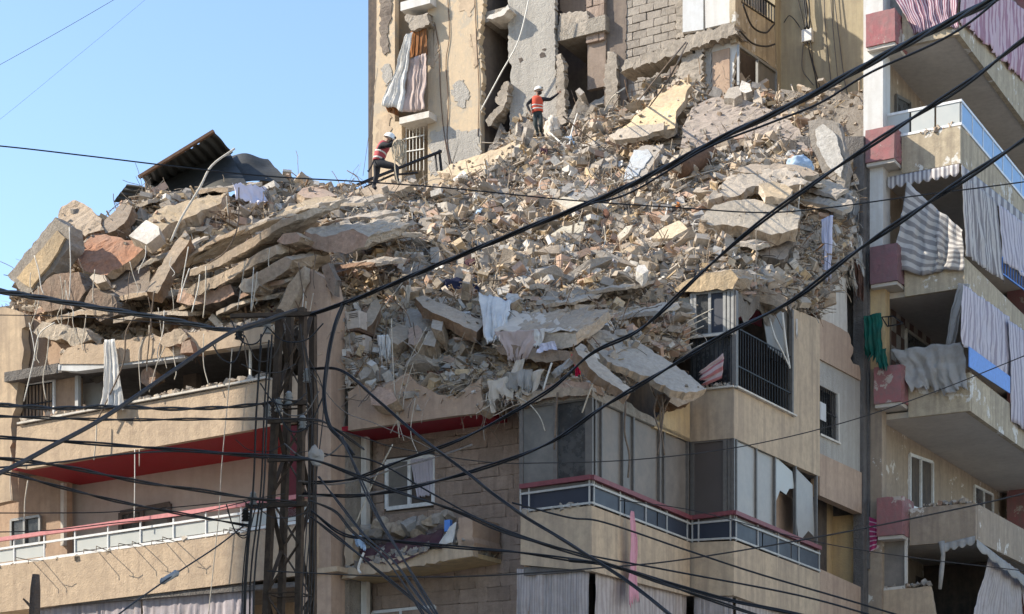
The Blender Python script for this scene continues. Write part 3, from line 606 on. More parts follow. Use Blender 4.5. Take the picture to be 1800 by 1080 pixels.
m = MB(); m.box(-1.76, -1.6, 0.16, 1.53, 0.0, zA+0.3); part('wall', m, 'stucco_pink')
# ------------------------------------------------------------------ torn tower standing behind the rubble
tower = thing('apartment_tower', 'torn open rear tower with sunlit yellow stucco and bare block walls', 'building', W(-9, 22, 0))
def tp(name, mb, mat, parent=None, **k): return mb.build(name, mat, parent or tower, **k)
def tw(name, pts, b, th, mat, amp=0, step=10, skip=(), parent=None):
    if amp and mat in ('concrete', 'concrete_dark'):            # broken concrete: roughened solid
        c = (.40, .355, .30) if mat == 'concrete' else (.24, .20, .17)
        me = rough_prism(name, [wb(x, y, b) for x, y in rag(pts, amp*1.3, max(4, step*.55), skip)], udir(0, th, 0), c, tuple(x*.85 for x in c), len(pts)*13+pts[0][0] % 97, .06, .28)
        return place(name, me, 'slab_debris', parent or tower)
    m = MB(); wall_b(m, rag(pts, amp*1.3, max(4, step*.6), skip) if amp else pts, b, th); return tp(name, m, mat, parent)
BT = 18.0; TOPY = -170
tw('wall', [(665, TOPY), (694, TOPY), (694, 214), (706, 214), (706, 480), (652, 480), (655, 250), (661, 100)], BT, 0.25, 'stucco_tower', 0.8, 14, (1, 2, 3, 4, 5))
tw('wall', [(752, TOPY), (846, TOPY), (849, 20), (843, 70), (848, 130), (845, 200), (846, 480), (752, 480)], BT, 0.25, 'stucco_tower', 2.0, 7, (0, 5, 6, 7))
for i, pts in enumerate(([(803, -40), (836, -40), (834, 8), (826, 30), (816, 18), (806, 14)], [(756, 232), (790, 222), (812, 232), (842, 226), (844, 300), (756, 310)], [(754, 60), (764, 48), (770, 90), (762, 120), (755, 110)], [(795, 150), (815, 140), (826, 168), (812, 190), (798, 178)], [(664, 210), (684, 200), (690, 240), (672, 262), (660, 250)], [(668, 120), (684, 112), (688, 140), (676, 152)], [(826, 60), (842, 50), (842, 110), (832, 120)])):
    tw('bare_patch', pts, BT-0.014-.002*i, 0.012, 'stucco_grey' if i % 2 else 'stucco_beige', 3.5, 8)
tw('scar', [(666, TOPY), (686, TOPY), (688, 30), (680, 60), (684, 92), (676, 98), (668, 80)], BT-0.03, 0.1, 'concrete_dark', 1.5, 8, (0,))
tw('wall', [(686, TOPY), (760, TOPY), (760, 480), (686, 480)], BT+1.3, 0.2, 'stucco_tower')
tw('wall', [(706, 214), (706, 480), (716, 480), (716, 214)], BT+0.6, 0.1, 'stucco_tower')
def tslab(name, x0, x1, y, b0, b1, th, mat, amp=0.0):
    l, r = pb(x0, y, b0), pb(x1, y-(x1-x0)*0.2, b0); z = (l[2]+r[2])/2; m = MB(); m.box(l[0], r[0], b0, b1, z-th/2, z+th/2); return tp(name, m, mat)
tslab('balcony_slab', 702, 754, 212, BT-0.5, BT+1.3, 0.22, 'pale_plaster'); tslab('balcony_slab', 704, 756, 10, BT-0.4, BT+1.3, 0.3, 'white_wall')
tw('broken_slab', [(711, 30), (716, 24), (735, 27), (752, 24), (753, 44), (738, 50), (722, 54)], BT-0.35, 0.8, 'concrete', 2, 6)
# barred balcony window
m = MB(); m.bar(wb(707, 222, BT+.1), wb(746, 214, BT+.1), .035); gr = tp('window_grille', m, 'wire_white')
for y0, y1 in ((246, 238), (268, 262)): m = MB(); m.bar(wb(707, y0, BT+.1), wb(746, y1, BT+.1), .035); tp('rail', m, 'wire_white', gr)
for x in (708, 714, 720, 726, 732, 738, 745):
    m = MB(); m.bar(wb(x, 224, BT+.12), wb(x, 300, BT+.12), 0.022); tp('bar', m, 'wire_white', gr)
# room slot
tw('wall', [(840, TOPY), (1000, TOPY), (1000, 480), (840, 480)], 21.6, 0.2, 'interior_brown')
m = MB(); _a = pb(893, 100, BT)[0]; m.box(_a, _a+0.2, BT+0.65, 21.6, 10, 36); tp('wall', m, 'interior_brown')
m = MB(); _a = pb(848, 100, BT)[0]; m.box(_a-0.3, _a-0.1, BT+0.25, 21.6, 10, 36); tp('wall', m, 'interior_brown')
tslab('floor_slab', 850, 896, 30, BT+0.2, 21.5, 0.35, 'concrete')
tw('broken_slab', [(855, 33), (862, 26), (880, 20), (893, 8), (896, 16), (886, 26), (870, 32)], BT-0.1, 0.9, 'pale_plaster', 1.5, 6)
tw('broken_slab', [(853, 212), (866, 198), (878, 186), (870, 180), (882, 150), (893, 143), (891, 178), (884, 190), (872, 205), (858, 222)], BT+0.1, 0.5, 'concrete', 2, 7)
# grey inner wall; thin dark patches paint the shade of its holes
gw = tw('wall', [(894, TOPY), (974, TOPY), (975, 90), (979, 180), (980, 480), (893, 480), (897, 130), (900, 118), (893, 100)], BT+0.4, 0.22, 'stucco_grey', 1.2, 8, (0, 4))
for pts in ([(911, 103), (917, 101), (920, 106), (914, 111)], [(948, 97), (952, 92), (957, 93), (960, 99), (955, 101), (950, 102)], [(952, 88), (957, 85), (961, 86), (958, 90)]):
    tw('hole_shade', rag(pts, 0.6, 3), BT+0.392, 0.004, 'interior_shade', parent=gw)
# further rooms
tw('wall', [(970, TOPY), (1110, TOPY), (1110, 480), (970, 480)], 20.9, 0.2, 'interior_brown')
tslab('floor_slab', 980, 1064, 58, BT+0.5, 20.8, 0.5, 'concrete')
tw('wall', [(984, TOPY), (1032, TOPY), (1030, 18), (1010, 22), (990, 26), (984, 18)], BT+1.6, 0.1, 'stucco_pink', 1.5, 7, (0,))
tw('broken_slab', [(978, 46), (984, 24), (1032, 18), (1035, 30), (1030, 62), (1010, 52), (990, 54)], BT+0.5, 0.7, 'concrete', 2, 7)
tw('wall_stub', [(979, 300), (978, 140), (977, 98), (986, 94), (990, 110), (993, 180), (996, 300)], BT+0.15, 0.3, 'concrete', 1.5, 6)
tw('wall', [(1062, 300), (1060, 70), (1056, TOPY), (1104, TOPY), (1100, 60), (1102, 300)], BT+0.8, 0.3, 'interior_brown', 1.5, 10)
tw('wall', [(1000, 300), (998, 195), (1030, 185), (1062, 168), (1062, 300)], BT+0.9, 0.2, 'stucco_grey', 1.5, 9)
tw('column', [(1064, 300), (1063, 130), (1068, 90), (1084, 96), (1086, 300)], BT+0.6, 0.3, 'concrete', 2, 8)
# brown block panel and grey block wall, block by block
def blockwall(x0, x1, y0, y1, b, w, h, mat, drop=None, backing='mortar'):
    l, r = pb(x0, (y0+y1)/2, b), pb(x1, (y0+y1)/2, b); zt_, zb_ = pb((x0+x1)/2, y0, b)[2], pb((x0+x1)/2, y1, b)[2]
    m = MB(); m.box(l[0], r[0], b+0.03, b+0.22, zb_-1.5, zt_); bw = tp('wall', m, backing)
    z = zb_; k = 0
    while z < zt_:
        a = l[0]-(w/2 if k % 2 else 0)
        while a < r[0]:
            s, e = max(a, l[0]), min(a+w, r[0])
            if e-s > 0.1 and not (drop and drop((s+e)/2-l[0], z-zb_)): block('block', mat, bw, (s+e)/2, b+R.uniform(-.02, .02), z+h/2, e-s-.02, .16, h-.02, R.randint(0, 3))
            a += w
        z += h; k += 1
    return bw
blockwall(1101, 1192, -60, 108, BT+0.9, 0.52, 0.27, 'grey_block')
blockwall(1100, 1180, 112, 215, BT+1.0, 0.52, 0.27, 'grey_block')
blockwall(1032, 1064, -60, 75, BT+0.7, 0.48, 0.4, 'stone_block')
tw('wall', [(1188, TOPY), (1202, TOPY), (1202, 65), (1188, 70)], BT+0.3, 0.6, 'concrete', 1.5, 9, (0,))
tw('wall', [(1200, TOPY), (1236, TOPY), (1236, 52), (1200, 57)], 17.62, 0.15, 'white_paint', parent=None)
tw('wall', [(1236, TOPY), (1293, TOPY), (1292, 38), (1240, 50)], 17.6, 0.15, 'white_wall')
tw('edge_beam', [(1090, 128), (1098, 106), (1150, 92), (1198, 66), (1236, 54), (1292, 40), (1298, 60), (1245, 76), (1205, 92), (1160, 106)], 17.35, 0.8, 'concrete', 2.5, 9)
tw('column', [(1233, 78), (1250, 72), (1250, 240), (1228, 240)], 17.7, 0.4, 'stucco_grey', 1, 9)
tw('wall', [(1249, 72), (1299, 60), (1292, 100), (1285, 160), (1284, 240), (1249, 240)], 17.75, 0.15, 'white_wall', 1.5, 8, (5,))
tw('board', [(1252, 92), (1282, 84), (1283, 240), (1252, 240)], 17.7, 0.04, 'stucco_pink')
tw('rubble_face', [(1180, 220), (1186, 140), (1200, 100), (1235, 84), (1234, 220)], 17.5, 0.8, 'concrete', 3, 7)
# right-facing wall with railing and window
aT = pb(1292, 40, 17.5)[0]
def ta(name, pts, a, th, mat, amp=0, step=9, skip=(), parent=None):
    m = MB(); wall_a(m, rag(pts, amp, step, skip) if amp else pts, a, th); return tp(name, m, mat, parent)
ta('wall', [(1293, -8), (1362, 40), (1368, 124), (1294, 74)], aT, 0.2, 'cream_peel', 1, 12)
ta('wall', [(1362, TOPY), (1373, TOPY), (1375, 320), (1366, 320), (1366, 120), (1362, 40)], aT+0.02, 0.3, 'stucco_olive')
ta('wall', [(1286, 250), (1288, 160), (1375, 205), (1375, 330)], aT-0.02, 0.25, 'stucco_olive')
ta('wall', [(1293, -160), (1362, -100), (1362, 45), (1293, 0)], aT-1.4, 0.2, 'white_wall')
ta('wall', [(1290, 60), (1372, 120), (1372, 230), (1290, 200)], aT-1.4, 0.2, 'interior_brown')
m = MB(); m.bar(wa(1303, -30, aT), wa(1362, 12, aT), .05); rl = tp('railing', m, 'black_iron')
m = MB(); m.bar(wa(1303, 4, aT), wa(1362, 42, aT), .04); tp('rail', m, 'black_iron', rl)
for i in range(13): x = 1304+57*i/12; y = -30+42*(x-1303)/59; m = MB(); m.bar(wa(x, y, aT), wa(x, y+33, aT), .035); tp('bar', m, 'black_iron', rl)
def tfacewin(*a, **k): return facewin(tower, *a, **k)
tfacewin('a', aT+0.03, [1298, 1331, 1364], (1298, 80), (1364, 126), (1298, 150), (1364, 178), 'grey_metal', [None, 'glass_grey'], fw=0.08)
tw('wall', [(1368, TOPY), (1540, TOPY), (1540, 620), (1368, 620)], 21.3, 0.3, 'stucco_olive')
m = MB(); m.box(pb(660, 0, 24)[0], pb(1500, 0, 24)[0], 23.5, 29, 0, 34); tp('shade_core', m, 'interior_shade')  # near-black core added to stop light leaking behind the torn rooms
m = MB(); m.box(pb(655, 200, BT)[0], pb(660, 200, BT)[0]+0.15, BT+0.25, 23.5, 0, 33.5); tp('wall', m, 'stucco_tower')

# ------------------------------------------------------------------ white and cream building with the rose balcony boxes
wbd = thing('apartment_building', 'cream apartment block with rose painted boxes on its peeling balconies', 'building', W(3, 22, 0))
def wp(name, mb, mat, parent=None, **k): return mb.build(name, mat, parent or wbd, **k)
BS = 15.2; AW = 1.3
m = MB(); m.box(AW-0.3, AW, BS, 30, 0, 36); wp('wall', m, 'tan_peel')
m = MB(); m.box(AW-0.32, AW-0.19, 14.86, 15.19, 0, pb(1530, 470, 15)[2]); wp('wall', m, 'concrete_dark')
z3 = pb(1540, 440, 15)[2]
m = MB(); m.box(0.98, 1.55, 14.85, BS+0.3, z3, 36); wp('pilaster', m, 'white_wall')
z4a, z4b = pb(1540, 650, 15)[2], pb(1540, 470, 15)[2]
m = MB(); m.box(1.1, 1.6, 14.9, BS+0.1, z4a, z4b); wp('pilaster', m, 'stucco_yellow')
m = MB(); m.box(1.1, 1.5, 14.9, BS+0.1, 0, z4a); wp('pilaster', m, 'tan_peel')
m = MB(); m.box(0.8, 1.1, 14.5, 14.84, 0, pb(1525, 250, 15)[2]); wp('flank_wall', m, 'concrete_dark')
levels = [(1686, 60, -50, 1522, 1573, 14, 80), (1688, 287, 221, 1521, 1572, 220, 284), (1695, 506, 452, 1529, 1577, 427, 497), (1705, 722, 655, 1536, 1584, 640, 708), (1715, 950, 884, 1541, 1586, 872, 940), (1722, 1170, 1105, 1545, 1590, 1095, 1165)]
LV = []
for k, (cx, yb, yt, bx0, bx1, by0, by1) in enumerate(levels):
    c = pb(cx, yb, BS); ac, zb_, zt_ = c[0], c[2], pb(cx, yt, BS)[2]; LV.append((ac, zb_, zt_))
    mat = ('cream_peel', 'cream_peel', 'cream_peel', 'cream_peel', 'tan_peel', 'tan_peel')[k]
    q0 = pb(bx0, by1, BS-0.6); q1 = pb(bx1, by0, BS-0.6)
    m = MB(); m.box(q1[0]+0.02, ac, BS, BS+0.15, zb_, zt_); bal = wp('balcony', m, mat)
    m = MB(); m.box(ac-0.15, ac+0.006, BS+0.155, 31, zb_-0.01, zt_); wp('parapet', m, mat, bal)
    m = MB(); m.box(AW, ac-0.155, BS+0.155, 31, zb_+0.04, zb_+0.2); wp('soffit', m, 'soffit_white', bal)
    me = rough_prism('planter_box', [W(q0[0], BS-.6, q0[2]-.05), W(q1[0], BS-.6, q0[2]-.05), W(q1[0], BS-.6, q1[2]), W(q0[0], BS-.6, q1[2])], udir(0, 1.1, 0), (1, 1, 1), (1, 1, 1), 31+k*7, .028, .16); place('planter_box', me, 'rose' if k not in (2,) else 'rose_dull', bal)
    m = MB(); m.box(q0[0]+.02, q1[0]-.02, BS-0.55, BS+0.5, q0[2]-0.15, q0[2]-0.053); wp('box_underside', m, 'soffit_white', bal)
ac, zb_, zt_ = LV[1]
# glazed railing on the second level
def P2(a, b, y_corner): return W(a, b, pb(1688, y_corner, BS)[2])
rl = None
for yy in (176, 217):
    z = pb(1688, yy, BS)[2]; gl = MB(); gl.box(1.5, ac+0.03, BS+0.02, BS+0.08, z-.035, z+.035); o = wp('railing' if rl is None else 'rail', gl, 'white_metal', rl); rl = rl or o
    gl = MB(); gl.box(ac-0.03, ac+0.031, BS+0.085, 31, z-.036, z+.036); wp('rail', gl, 'white_metal', rl)
z0, z1 = pb(1688, 215, BS)[2], pb(1688, 178, BS)[2]
for i in range(3):
    a0 = 1.5+(ac-1.5)*i/3; a1 = 1.5+(ac-1.5)*(i+1)/3; m = MB(); m.box(a0+.03, a1-.03, BS+.04, BS+.05, z0, z1); wp('glass_panel', m, 'glass_frost', rl)
for i in range(14):
    b0 = BS+.1+i*1.1; m = MB(); m.box(ac-.005, ac+.005, b0+.03, b0+1.07, z0, z1); wp('glass_panel', m, 'glass_blue', rl)
for i in range(15):
    b0 = BS+.1+i*1.1; m = MB(); m.box(ac-.02, ac+.02, b0-.02, b0+.02, z0, z1); wp('baluster', m, 'white_metal', rl)
# end wall of the balcony recess
m = MB(); m.box(AW+.01, LV[0][0]+0.3, 29.2, 29.5, 0, 36); wp('wall', m, 'cream_peel')
m = MB(); m.box(AW+.3, AW+1.2, 28.2, 29.0, 0, 36); wp('column', m, 'rose')
# windows and doors on the balcony wall
def wfw(*a, **k): return facewin(wbd, *a, **k)
def dark(x0, x1, tl, tr, bl, br, a, mat='interior_shade'):
    m = MB(); wall_a(m, [(x0, tl), (x1, tr), (x1, br), (x0, bl)], a, 0.01); return wp('opening', m, mat)  # flat dark sheet on the solid wall, painting an opening's unlit depth
dark(1598, 1640, 797, 812, 890, 905, AW+0.012); wfw('a', AW+0.04, [1599, 1618, 1639], (1599, 799), (1639, 813), (1599, 890), (1639, 905), 'white_metal', [None, 'glass_dark'], fw=0.09, label='white framed window half open on the peeling balcony wall')
dark(1712, 1746, 852, 868, 895, 912, AW+0.012); wfw('a', AW+0.04, [1713, 1729, 1745], (1713, 854), (1745, 870), (1713, 895), (1745, 912), 'white_metal', ['glass_dark', 'glass_grey'], fw=0.08)
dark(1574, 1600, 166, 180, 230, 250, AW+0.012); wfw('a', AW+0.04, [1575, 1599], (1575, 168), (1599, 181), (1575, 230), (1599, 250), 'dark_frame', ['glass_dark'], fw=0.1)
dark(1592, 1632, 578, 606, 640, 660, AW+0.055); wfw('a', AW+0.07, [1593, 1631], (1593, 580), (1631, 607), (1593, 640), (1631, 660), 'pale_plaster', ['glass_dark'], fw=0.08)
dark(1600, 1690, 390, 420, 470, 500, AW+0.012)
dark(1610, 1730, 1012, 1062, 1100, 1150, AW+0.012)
# checkered tile wall, tile by tile
b0 = pa(1566, 560, AW)[1]; z0 = pa(1566, 615, AW)[2]-0.7; ts = 0.42
m = MB(); m.box(AW, AW+.015, b0, b0+14*ts, z0, z0+8*ts); twall = wp('wall', m, 'mortar')
for i in range(14):
    for j in range(8):
        br_ = (i+j) % 2 == 0
        block('tile', 'tile_brown' if br_ else 'tile_white', twall, AW+.02, b0+(i+.5)*ts, z0+(j+.5)*ts, .02, ts-.012, ts-.012, 5)
# lowest level in view: framed glass screen and broken parapet
wfw('b', BS-0.1, [1527, 1549, 1593], (1527, 952), (1593, 946), (1527, 1040), (1593, 1032), 'pale_plaster', ['glass_grey', 'glass_dusty'], fw=0.08, label='dusty glass screen above the lowest parapet')
m = MB(); wall_b(m, rag([(1524, 1041), (1600, 1034), (1634, 1030), (1640, 1060), (1648, 1090), (1648, 1180), (1524, 1180)], 2, 8, (0, 4, 5, 6)), BS-0.15, 0.2); wp('parapet', m, 'stucco_beige')
m = MB(); m.box(AW+0.01, LV[4][0]-0.6, 19.5, 19.7, 0, LV[4][1]); wp('wall', m, 'interior_shade')
m = MB(); m.box(AW-0.3, LV[0][0], 31, 31.2, 0, 36); wp('wall', m, 'cream_peel')

# exposed room at the torn corner of the collapsed building
m = MB(); wall_b(m, [(1378, 426), (1452, 418), (1452, 520), (1380, 520)], 13.4, 0.15); part('wall', m, 'interior_green')
m = MB(); wall_b(m, rag([(1384, 405), (1454, 396), (1454, 420), (1384, 428)], 2, 9, (0, 2)), 13.3, 0.25); part('lintel', m, 'stucco_yellow')
m = MB(); wall_a(m, rag([(1441, 470), (1488, 490), (1490, 600), (1441, 575)], 2, 9, (1, 2, 3)), 0.85, 0.15); part('wall', m, 'pale_plaster')
m = MB(); wall_b(m, [(1400, 240), (1528, 240), (1528, 1000), (1440, 1000), (1440, 470), (1400, 470)], 14.8, 0.1); part('wall', m, 'concrete_dark')
# ------------------------------------------------------------------ the rubble mound: a height field through points read off the photograph
rng = np.random.default_rng(11)
CTRL = [(60, 590, 0.9), (140, 585, 0.9), (250, 575, 0.9), (370, 565, 0.9), (470, 548, 0.8), (560, 520, 0.3),
        (620, 590, 1.3), (700, 640, 0.7), (800, 660, 0.6), (850, 660, 0.4), (930, 680, 0.15), (1000, 685, 0.15), (1036, 690, 0.15),
        (1100, 650, 1.6), (1160, 610, 3.3), (1205, 585, 4.9), (1210, 520, 5.6), (1290, 492, 5.9), (1350, 500, 8.0), (1395, 470, 9.8), (1440, 440, 11.6), (1485, 400, 13.6),
        (700, 510, 3.0), (800, 530, 2.6), (900, 520, 3.0), (1000, 560, 2.2), (1050, 520, 3.6), (1150, 480, 5.2), (650, 430, 4.6), (760, 420, 6.0), (870, 430, 6.5), (980, 420, 7.4), (1100, 410, 8.2), (1200, 440, 7.2), (1250, 400, 8.6), (1340, 380, 10.2), (1430, 340, 12.6),
        (600, 352, 8.6), (700, 345, 10.5), (760, 325, 12.5), (850, 300, 15.0), (900, 330, 12.0), (950, 270, 15.6), (1000, 330, 11.6), (1050, 250, 16.2), (1100, 320, 12.5), (1150, 240, 16.0), (1200, 300, 13.5), (1250, 172, 17.3), (1300, 260, 14.6), (1340, 190, 17.4), (1400, 220, 16.6), (1460, 290, 14.4), (1490, 340, 14.0),
        (1205, 128, 18.0), (1165, 160, 18.0), (1290, 158, 17.5), (1345, 168, 17.2), (760, 300, 17.2), (830, 282, 17.6), (930, 238, 17.8), (1030, 210, 18.0), (1130, 185, 18.2),
        (540, 340, 9.0), (470, 340, 8.0), (430, 345, 6.8), (330, 372, 5.0), (250, 385, 4.0), (170, 395, 2.8), (110, 430, 2.0),
        (110, 500, 1.5), (200, 500, 1.5), (300, 500, 1.6), (400, 470, 2.2), (500, 440, 2.4), (560, 420, 3.2), (480, 390, 4.6), (350, 430, 2.4)]
cp = np.array([pb(x, y, b) for x, y, b in CTRL])
cp = np.vstack([cp, [(-19, 6, 13.0), (-19, 12, 12.5), (-16, 14, 14.5), (-17, 9, 15.5), (-19, 0, 14.2), (-13.5, 14, 17.0), (1.0, 18, 23.0), (1.0, 15, 20.0)]])
def tps(d2): return 0.5*d2*np.log(np.maximum(d2, 1e-9))
n_ = len(cp); d2 = ((cp[:, None, :2]-cp[None, :, :2])**2).sum(-1); K = tps(d2)+np.eye(n_)*0.9
Pm = np.hstack([np.ones((n_, 1)), cp[:, :2]]); A_ = np.zeros((n_+3, n_+3)); A_[:n_, :n_] = K; A_[:n_, n_:] = Pm; A_[n_:, :n_] = Pm.T
sol = np.linalg.solve(A_, np.concatenate([cp[:, 2], np.zeros(3)]))
GA0, GA1, GB0, GB1, GS = -19.0, 1.2, -0.4, 18.6, 0.125
ga = np.arange(GA0, GA1, GS); gb = np.arange(GB0, GB1, GS); GA, GBm = np.meshgrid(ga, gb, indexing='ij')
q = np.stack([GA.ravel(), GBm.ravel()], 1); H = np.zeros(len(q))
for s0 in range(0, len(q), 4000):
    e = slice(s0, s0+4000); H[e] = tps(((q[e][:, None, :]-cp[None, :, :2])**2).sum(-1)) @ sol[:n_]
H += sol[n_]+q @ sol[n_+1:]; H = H.reshape(GA.shape)
def smooth_noise(sc, seed):
    g = np.random.default_rng(seed).standard_normal((int((GA1-GA0)/sc)+4, int((GB1-GB0)/sc)+4))
    x = (GA-GA0)/sc; y = (GBm-GB0)/sc; i = x.astype(int); j = y.astype(int); fx, fy = x-i, y-j
    return g[i, j]*(1-fx)*(1-fy)+g[i+1, j]*fx*(1-fy)+g[i, j+1]*(1-fx)*fy+g[i+1, j+1]*fx*fy
H = np.clip(H, 9.5, 27.0)
_nz = smooth_noise(1.9, 1); H += 0.30*_nz-0.22*np.abs(smooth_noise(1.3, 5))+0.30*np.abs(smooth_noise(0.75, 2))-.2+0.11*smooth_noise(0.33, 3)
def inside(a, b):
    ok = (a > -18.7) & (a < 1.05) & (b < 18.45) & (b > -0.3)
    ok &= ~((a > -0.05) & (b < 5.35)); ok &= ~((a > -7.75) & (a < -1.8) & (b < 0.42)); ok &= ~((a >= -1.8) & (b < 0.1))
    ok &= ~((a < -7.75) & (b < 0.6)); ok &= ~((a < -13) & (b > 15)); ok &= ~((a < -15.5) & (b > 12)); return ok
MASK = inside(GA, GBm)
def hz(a, b):
    """height of the mound at local a, b (arrays)"""
    x = np.clip((np.asarray(a)-GA0)/GS, 0, len(ga)-2.001); y = np.clip((np.asarray(b)-GB0)/GS, 0, len(gb)-2.001); i = x.astype(int); j = y.astype(int); fx, fy = x-i, y-j
    return H[i, j]*(1-fx)*(1-fy)+H[i+1, j]*fx*(1-fy)+H[i, j+1]*(1-fx)*fy+H[i+1, j+1]*fx*fy
def hit(px, py):
    """where the view ray of a photo pixel meets the mound: local a, b, z and a flag"""
    px = np.atleast_1d(np.asarray(px, float)); py = np.atleast_1d(np.asarray(py, float)); res = np.full((len(px), 3), np.nan); done = np.zeros(len(px), bool)
    for Y in np.arange(37, 68, 0.12):
        X = (px-CX)/F*Y; Z = CZ+(HY-py)/F*Y; dx, dy = X-C0[0], Y-C0[1]; a = dx*U[0]+dy*U[1]; b = dx*V[0]+dy*V[1]
        ok = inside(a, b) & (Z <= hz(a, b)) & ~done
        res[ok] = np.stack([a, b, Z], 1)[ok]; done |= ok
    return res, done
def hit1(px, py, d=0.0, default_b=2.0):
    r, ok = hit(px, py)
    if not ok[0]: return wb(px, py, default_b)
    p = W(*r[0]); c = Vector((0, 0, CZ)); return p + (c-p).normalized()*d
# the body of the mound, with skirts down its edges
idx = -np.ones(GA.shape, int); vs = []; fs = []
ii, jj = np.nonzero(MASK); idx[ii, jj] = np.arange(len(ii))
vs = [tuple(W(ga[i], gb[j], H[i, j])) for i, j in zip(ii, jj)]
quad = MASK[:-1, :-1] & MASK[1:, :-1] & MASK[1:, 1:] & MASK[:-1, 1:]
fs = [(idx[i, j], idx[i+1, j], idx[i+1, j+1], idx[i, j+1]) for i, j in zip(*np.nonzero(quad))]
edges = {}
for f in fs:
    for k in range(4):
        e = (f[k], f[(k+1) % 4]); edges[e] = True
for (p, q_) in list(edges):
    if (q_, p) not in edges:
        o = len(vs); d = Vector((0, 0, -0.55)); vs += [tuple(Vector(vs[p])+d), tuple(Vector(vs[q_])+d)]; fs.append((q_, p, o, o+1))
me = bpy.data.meshes.new('rubble_mound'); me.from_pydata(vs, [], fs)
mound = place('rubble_mound', me, 'rubble_fill'); mound['kind'] = 'structure'

# ------------------------------------------------------------------ loose rubble
PAL = {'tan': (0.47, 0.37, 0.27), 'pale': (0.53, 0.46, 0.375), 'grey': (0.36, 0.33, 0.295), 'dark': (0.17, 0.145, 0.125), 'brick': (0.42, 0.21, 0.13), 'white': (0.68, 0.66, 0.62), 'ochre': (0.56, 0.43, 0.27), 'slate': (0.30, 0.31, 0.32), 'wood': (0.26, 0.165, 0.10), 'pinkish': (0.48, 0.33, 0.25)}
PN = list(PAL); PV = np.array([PAL[k] for k in PN])
def colours(px, n):
    """mix of broken materials: warmer towards the left wing and the upper right; the greyer middle paints dust and shade"""
    warm = np.clip((620-px)/300, 0, 1)+np.clip((px-1100)/250, 0, 1)*0.8; warm = np.clip(warm, 0, 1)  # column weight: greyer middle carries painted shade as well as dust
    w0 = np.array([.15, .13, .34, .20, .02, .04, .01, .07, .04, .02]); w1 = np.array([.26, .19, .22, .16, .03, .03, .02, .02, .05, .03])
    Wt = w0[None]*(1-warm[:, None])+w1[None]*warm[:, None]; c = Wt.cumsum(1); c /= c[:, -1:]
    k = (rng.random(n)[:, None] > c).sum(1); dustc = np.array([.38, .35, .31])[None]*(1-warm[:, None])+np.array([.44, .385, .32])[None]*warm[:, None]; return (PV[np.clip(k, 0, len(PN)-1)]*.58+dustc*.42)*rng.uniform(0.68, 1.2, (n, 1))
def rotmats(n, tilt=None):
    if tilt is None:
        qn = rng.standard_normal((n, 4)); qn /= np.linalg.norm(qn, axis=1, keepdims=True)
    else:                                                   # lies roughly flat: yaw free, tilt limited
        yaw = rng.uniform(0, np.pi, n); ax = rng.standard_normal((n, 2)); ax /= np.linalg.norm(ax, axis=1, keepdims=True)+1e-9; th = rng.normal(0, tilt, n)/2
        qy = np.stack([np.cos(yaw), 0*yaw, 0*yaw, np.sin(yaw)], 1); qt = np.stack([np.cos(th), ax[:, 0]*np.sin(th), ax[:, 1]*np.sin(th), 0*th], 1)
        w1, x1, y1, z1 = qt.T; w2, x2, y2, z2 = qy.T
        qn = np.stack([w1*w2-x1*x2-y1*y2-z1*z2, w1*x2+x1*w2+y1*z2-z1*y2, w1*y2-x1*z2+y1*w2+z1*x2, w1*z2+x1*y2-y1*x2+z1*w2], 1)
    w, x, y, z = qn.T
    return np.stack([np.stack([1-2*(y*y+z*z), 2*(x*y-z*w), 2*(x*z+y*w)], 1), np.stack([2*(x*y+z*w), 1-2*(x*x+z*z), 2*(y*z-x*w)], 1), np.stack([2*(x*z-y*w), 2*(y*z+x*w), 1-2*(x*x+y*y)], 1)], 1)
CV = np.array([[x, y, z] for z in (-.5, .5) for x, y in ((-.5, -.5), (.5, -.5), (.5, .5), (-.5, .5))]); CF = np.array([[3, 2, 1, 0], [4, 5, 6, 7], [0, 1, 5, 4], [1, 2, 6, 5], [2, 3, 7, 6], [3, 0, 4, 7]])
def soup(name, verts, faces_per, cols, mat, label=None, cat=None, kind='stuff', smooth=False):
    """verts (n, k, 3) world; faces_per (m, 4) shared topology; one mesh"""
    n, k, _ = verts.shape; m_ = len(faces_per); fidx = (np.arange(n)[:, None, None]*k+faces_per[None]).reshape(-1)
    me = bpy.data.meshes.new(name); me.vertices.add(n*k); me.vertices.foreach_set('co', verts.reshape(-1).astype(np.float32))
    L = faces_per.shape[1]; me.loops.add(len(fidx)); me.loops.foreach_set('vertex_index', fidx.astype(np.int32)); me.polygons.add(n*m_)
    me.polygons.foreach_set('loop_start', np.arange(n*m_, dtype=np.int32)*L); me.polygons.foreach_set('loop_total', np.full(n*m_, L, np.int32))
    me.update(calc_edges=True); at = me.color_attributes.new('col', 'FLOAT_COLOR', 'POINT')
    cc = np.concatenate([np.repeat(cols, k, 0), np.ones((n*k, 1))], 1); at.data.foreach_set('color', cc.reshape(-1).astype(np.float32)); me.validate()
    if not smooth: me.polygons.foreach_set('use_smooth', np.zeros(n*m_, bool))
    o = place(name, me, mat)
    tag(o, label, cat, None, kind); return o
RM = [(8, 590), (20, 480), (100, 380), (150, 352), (250, 335), (330, 330), (420, 322), (520, 322), (650, 330), (760, 305), (850, 276), (930, 240), (1010, 215), (1100, 190), (1190, 115), (1230, 110), (1300, 140), (1420, 215), (1495, 330), (1500, 430), (1440, 560), (1390, 540), (1290, 500), (1215, 515), (1210, 600), (1150, 650), (1040, 700), (850, 720), (620, 700), (590, 600), (470, 580), (250, 600)]
